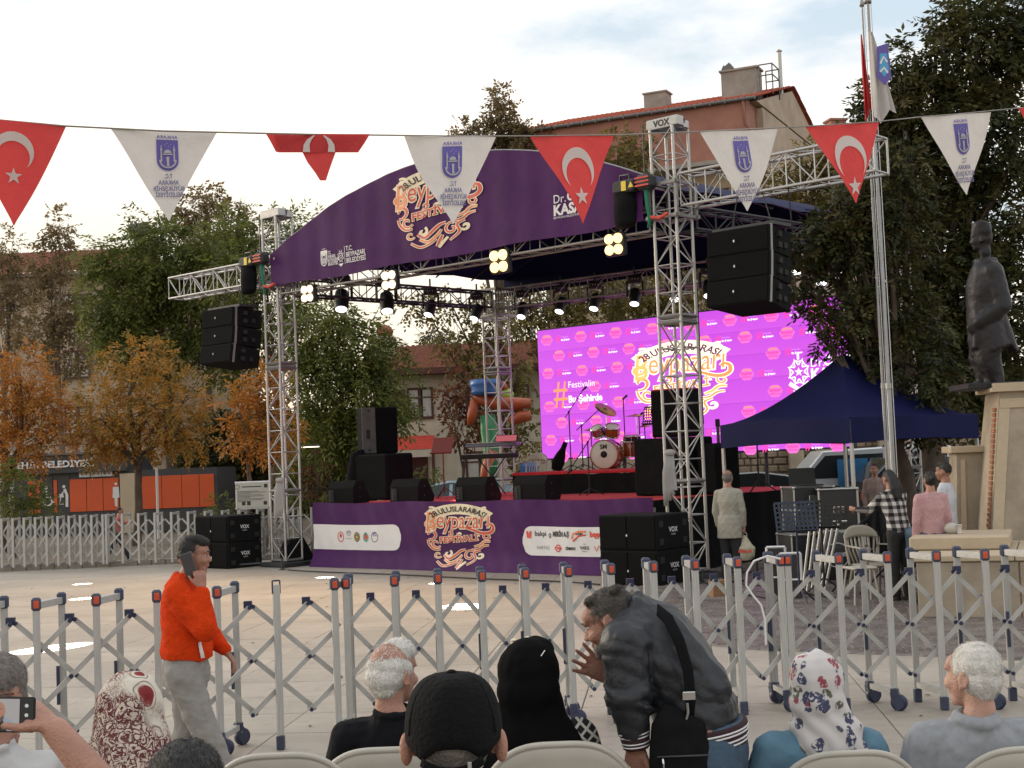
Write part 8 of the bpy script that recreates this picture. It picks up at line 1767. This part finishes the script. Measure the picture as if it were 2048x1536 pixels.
t, H, A, g = walker('bald older man in a long pale grey blazer holding a plastic bag', 1457, 20.6, 1.66, -28, blazer, dk, hair_g, 'bald', long_top=.22, skm=sk1)
wr = A[1][2]; wpos = t.matrix_basis @ wr if False else g+Matrix.Rotation(R(-28), 3, 'Z') @ wr
bgm = M('thin_plastic', (.62, .58, .42), .4, 0, .08, 6, trans=.3); pb = thing('plastic_bag', 'yellowish white plastic carrier bag hanging from the blazer man\'s hand', 'bag', wpos+V(0, 0, -.1), R(-10))
b = MB(); b.wtube([V(0, 0, -.38), V(0, 0, -.33), V(0, 0, -.2), V(0, 0, -.1), V(0, 0, -.02)], [.08, .14, .15, .07, .02], [.05, .08, .09, .04, .015], (1, 0, 0), 14); blob('bag_body', b, .012, bgm, pb, 1, lambda q: folds(q, .008, 30, 3)); 
tx = MB(); tx.text('altınok', .07, frame_xf((0, -.103, -.26), (1, 0, 0), (0, 0, 1)), off=.003); tx.build('bag_print', ink_r, pb)
for s_ in (-1, 1): MB().tube([V(s_*.03, 0, -.06), V(s_*.035, 0, 0), V(0, 0, .05)], .006, n=5).build('bag_handle', bgm, pb)
walker('woman with long dark hair in a plaid shirt leaning over the equipment', 1795, 17.4, 1.62, 20, plaid, dk, hair_b, 'long', lean=.12, arms={-1: ((-.1, .16, -.18), (-.05, .24, .02)), 1: ((.1, .16, -.16), (0, .22, .05))}, hp_=-25)
pink = M('pink_knit', (.52, .30, .31), .9, 0, .12, 40, bump=.8, bscale=90); jn = MATS['blue_jeans']
walker('person in a pale pink knitted top with dark hair sitting on the terrace step', 1862, 16.9, 1.6, 8, pink, jn, hair_b, 'bun', sit=.77, skm=sk1)
walker('young man in a white shirt standing at the side pedestal looking left', 1893, 17.9, 1.68, 55, cloth('white_jumper', (.5, .52, .56), .06), M('brown_trousers', (.06, .03, .025), .9), hair_b, 'quiff', skm=sk2)
walker('child in a pink top and dark leggings running behind the far barrier', 232, 31.6, 1.22, -90, M('child_pink', (.45, .16, .14), .9), dk, hair_b, 'short', stride=.28, lean=.06, arms={-1: ((-.02, .1, -.16), (0, .18, .04)), 1: ((.02, -.14, -.18), (0, .05, -.15))})
walker('small figure in a pale top half hidden behind the van', 1752, 25.5, 1.6, 160, M('pale_top', (.3, .22, .2), .9), dk, hair_b, 'short')
wb_ = thing('white_bag', 'small white round bag lying beside the person in pink on the step', 'bag', G0(1900, 16.75, .85), 0); b = MB(); b.ell((0, 0, .06), (.09, .06, .07)); b.ell((.03, 0, .04), (.08, .05, .05)); blob('bag_body', b, .01, white_p, wb_, 1)
cupp = thing('paper_cup', 'white paper cup on the terrace step beside the pedestal', 'cup', G0(1915, 16.7, .85), 0); MB().lathe([(.025, 0), (.036, .10), (.038, .10), (.036, .104), (.033, .10), (.023, .004)], 16).build('cup_body', ink_w, cupp)
# guitar on stand on the side deck
gt = thing('electric_guitar', 'dark guitar with brown edge standing upright on the side deck', 'guitar', S(8.6, 2.6, 1.21), R(-20))
MB().prism([(-.16, .05), (-.06, .0), (.08, .01), (.17, .08), (.16, .2), (.09, .27), (.13, .38), (.06, .47), (-.06, .47), (-.12, .38), (-.08, .27), (-.17, .2)], -.03, .03, Matrix(((1, 0, 0, 0), (0, 0, 1, 0), (0, 1, 0, .12), (0, 0, 0, 1)))).build('guitar_body', M('sunburst_guitar', (.10, .035, .012), .2, 0, .4, 5), gt); onebox('neck', (0, .0, .86), (.05, .03, .62), M('guitar_neck', (.05, .03, .02), .5), gt); onebox('headstock', (0, 0, 1.22), (.08, .03, .14), rubber, gt, .01)
for s_ in (-1, 1): bar('stand_leg', (0, .05, .5), (s_*.2, -.1, 0), .012, rubber, gt)
bar('stand_leg', (0, .05, .5), (0, .3, 0), .012, rubber, gt)

# ================================================================== STATUE
D = 18.3; b0 = P(1985, 770, D); g = V(b0.x, D, 2.66); t = thing('statue', 'dark bronze statue of a man in a fur hat and long coat on the plinth', 'statue', g, 0); W_ = lambda x, y, dd=0: P(x, y, D+dd)-g
H = hm_(W_(1962, 478), 70, 0, 0, 1.4); nk = W_(1970, 520); sh = W_(1974, 535); ch = W_(1970, 575); ws = W_(1972, 630); hp = W_(1976, 672)
b = MB(); add_head(b, H, nk); sv = (.3, .95, 0)
b.wtube([W_(1985, 700), hp, ws, ch, sh, nk], [.32, .30, .27, .31, .27, .12], [.28, .25, .23, .25, .2, .11], sv, 22)
s1, e1, w1 = W_(1984, 545, -.2), W_(2004, 612, -.27), W_(1958, 645, -.22); limb(b, [s1, e1, w1], [.15, .125, .085]); add_hand(b, w1, V(-.8, 0, -.5), V(0, 1, 0), 1.4, (50, 50), 3, False, 30)
s2, e2, w2 = W_(1958, 545, .2), W_(1948, 615, .24), W_(1945, 665, .12); limb(b, [s2, e2, w2], [.12, .1, .07]); add_hand(b, w2, V(-.1, 0, -1), V(0, -1, 0), 1.4, (40, 40), 3, True, 30)
for s_, x0, x1 in ((-1, 1975, 1990), (1, 1962, 1972)):
    limb(b, [W_(1974, 668, .1*s_), W_(x0, 715, .11*s_), W_(x1, 764, .11*s_)], [.19, .165, .12]); b.wtube([W_(x1+8, 765, .11*s_), W_(x1, 764, .11*s_), W_(x1-14, 767, .11*s_), W_(x1-26, 769, .11*s_)], [.06, .08, .08, .04], [.07, .07, .05, .03], sv, 12)
b.wtube([W_(1985, 600, .0), W_(2000, 640), W_(2018, 680), W_(2030, 700)], [.16, .2, .24, .26], [.12, .1, .08, .04], sv, 16); b.wtube([W_(1962, 560, -.05), W_(1955, 620, -.05), W_(1950, 700, -.05)], [.12, .16, .2], [.08, .09, .05], sv, 14)
b.tube([nk+V(.13*math.cos(q), .13*math.sin(q), -.02) for q in [i*.5 for i in range(0, 13)]], .04, n=8); b.wtube([H @ V(0, -.005, .03), H @ V(0, -.005, .06), H @ V(0, -.01, .15), H @ V(0, -.01, .165)], [.11, .125, .12, .1], [.13, .145, .135, .11], None, 20)
blob('body', b, .02, bronze, t, 2, lambda q: folds(q, .016, 9, 5)); MB().box((.05, 0, -.02), (1.0, .8, .08), bev=.01).build('base_slab', bronze, t)
# ================================================================== SMALL GROUND CLUTTER
def cable(label, pts, r_=.012, mat=None):
    o = V(pts[0][0], pts[0][1], 0); q = [V(p[0], p[1], .022)-o for p in pts]; sm2 = []
    for i in range(len(q)-1):
        a, b_, c, d = q[max(i-1, 0)], q[i], q[i+1], q[min(i+2, len(q)-1)]
        for j in range(6): t = j/6; sm2.append(.5*((2*b_)+(c-a)*t+(2*a-5*b_+4*c-d)*t*t+(3*b_-a-3*c+d)*t**3))
    sm2.append(q[-1]); ob = MB().tube(sm2, r_, n=6).build('cable', mat or rubber, None); ob.location = o; return tag(ob, label, 'cable', None)
gg = lambda x, y: tuple(G(x, y))[:2]
cable('black cable trailing from the right tower towards the flight cases', [gg(1395, 1160), gg(1420, 1172), gg(1460, 1166), gg(1510, 1176), gg(1560, 1168), gg(1620, 1180)])
cable('black cable looped on the setts below the music stands', [gg(1480, 1190), gg(1540, 1200), gg(1590, 1192), gg(1570, 1180), gg(1640, 1196), gg(1700, 1200)])
cable('black cable running along the foot of the purple front banner', [gg(575, 1142), gg(640, 1146), gg(800, 1152), gg(960, 1160), gg(1120, 1166), gg(1200, 1172)])
lf = MB(); rl = random.Random(3)
for k in range(150):
    x = rl.uniform(-9, 9); y = rl.uniform(7.5, 28)
    if abs(x) > y*.38: continue
    a = rl.uniform(0, 6.28); s_ = rl.uniform(.015, .035); dx, dy = math.cos(a)*s_, math.sin(a)*s_
    lf.add([(x-dx, y-dy, .006), (x+dy*.5, y-dx*.5, .012), (x+dx, y+dy, .008), (x-dy*.5, y+dx*.5, .014)], [(0, 1, 2, 3)])
o = lf.build('fallen_leaves', M('dry_leaf', (.12, .07, .03), .9, 0, .4, 3)); tag(o, 'dry leaves scattered over the plaza paving', 'leaves', kind='stuff')
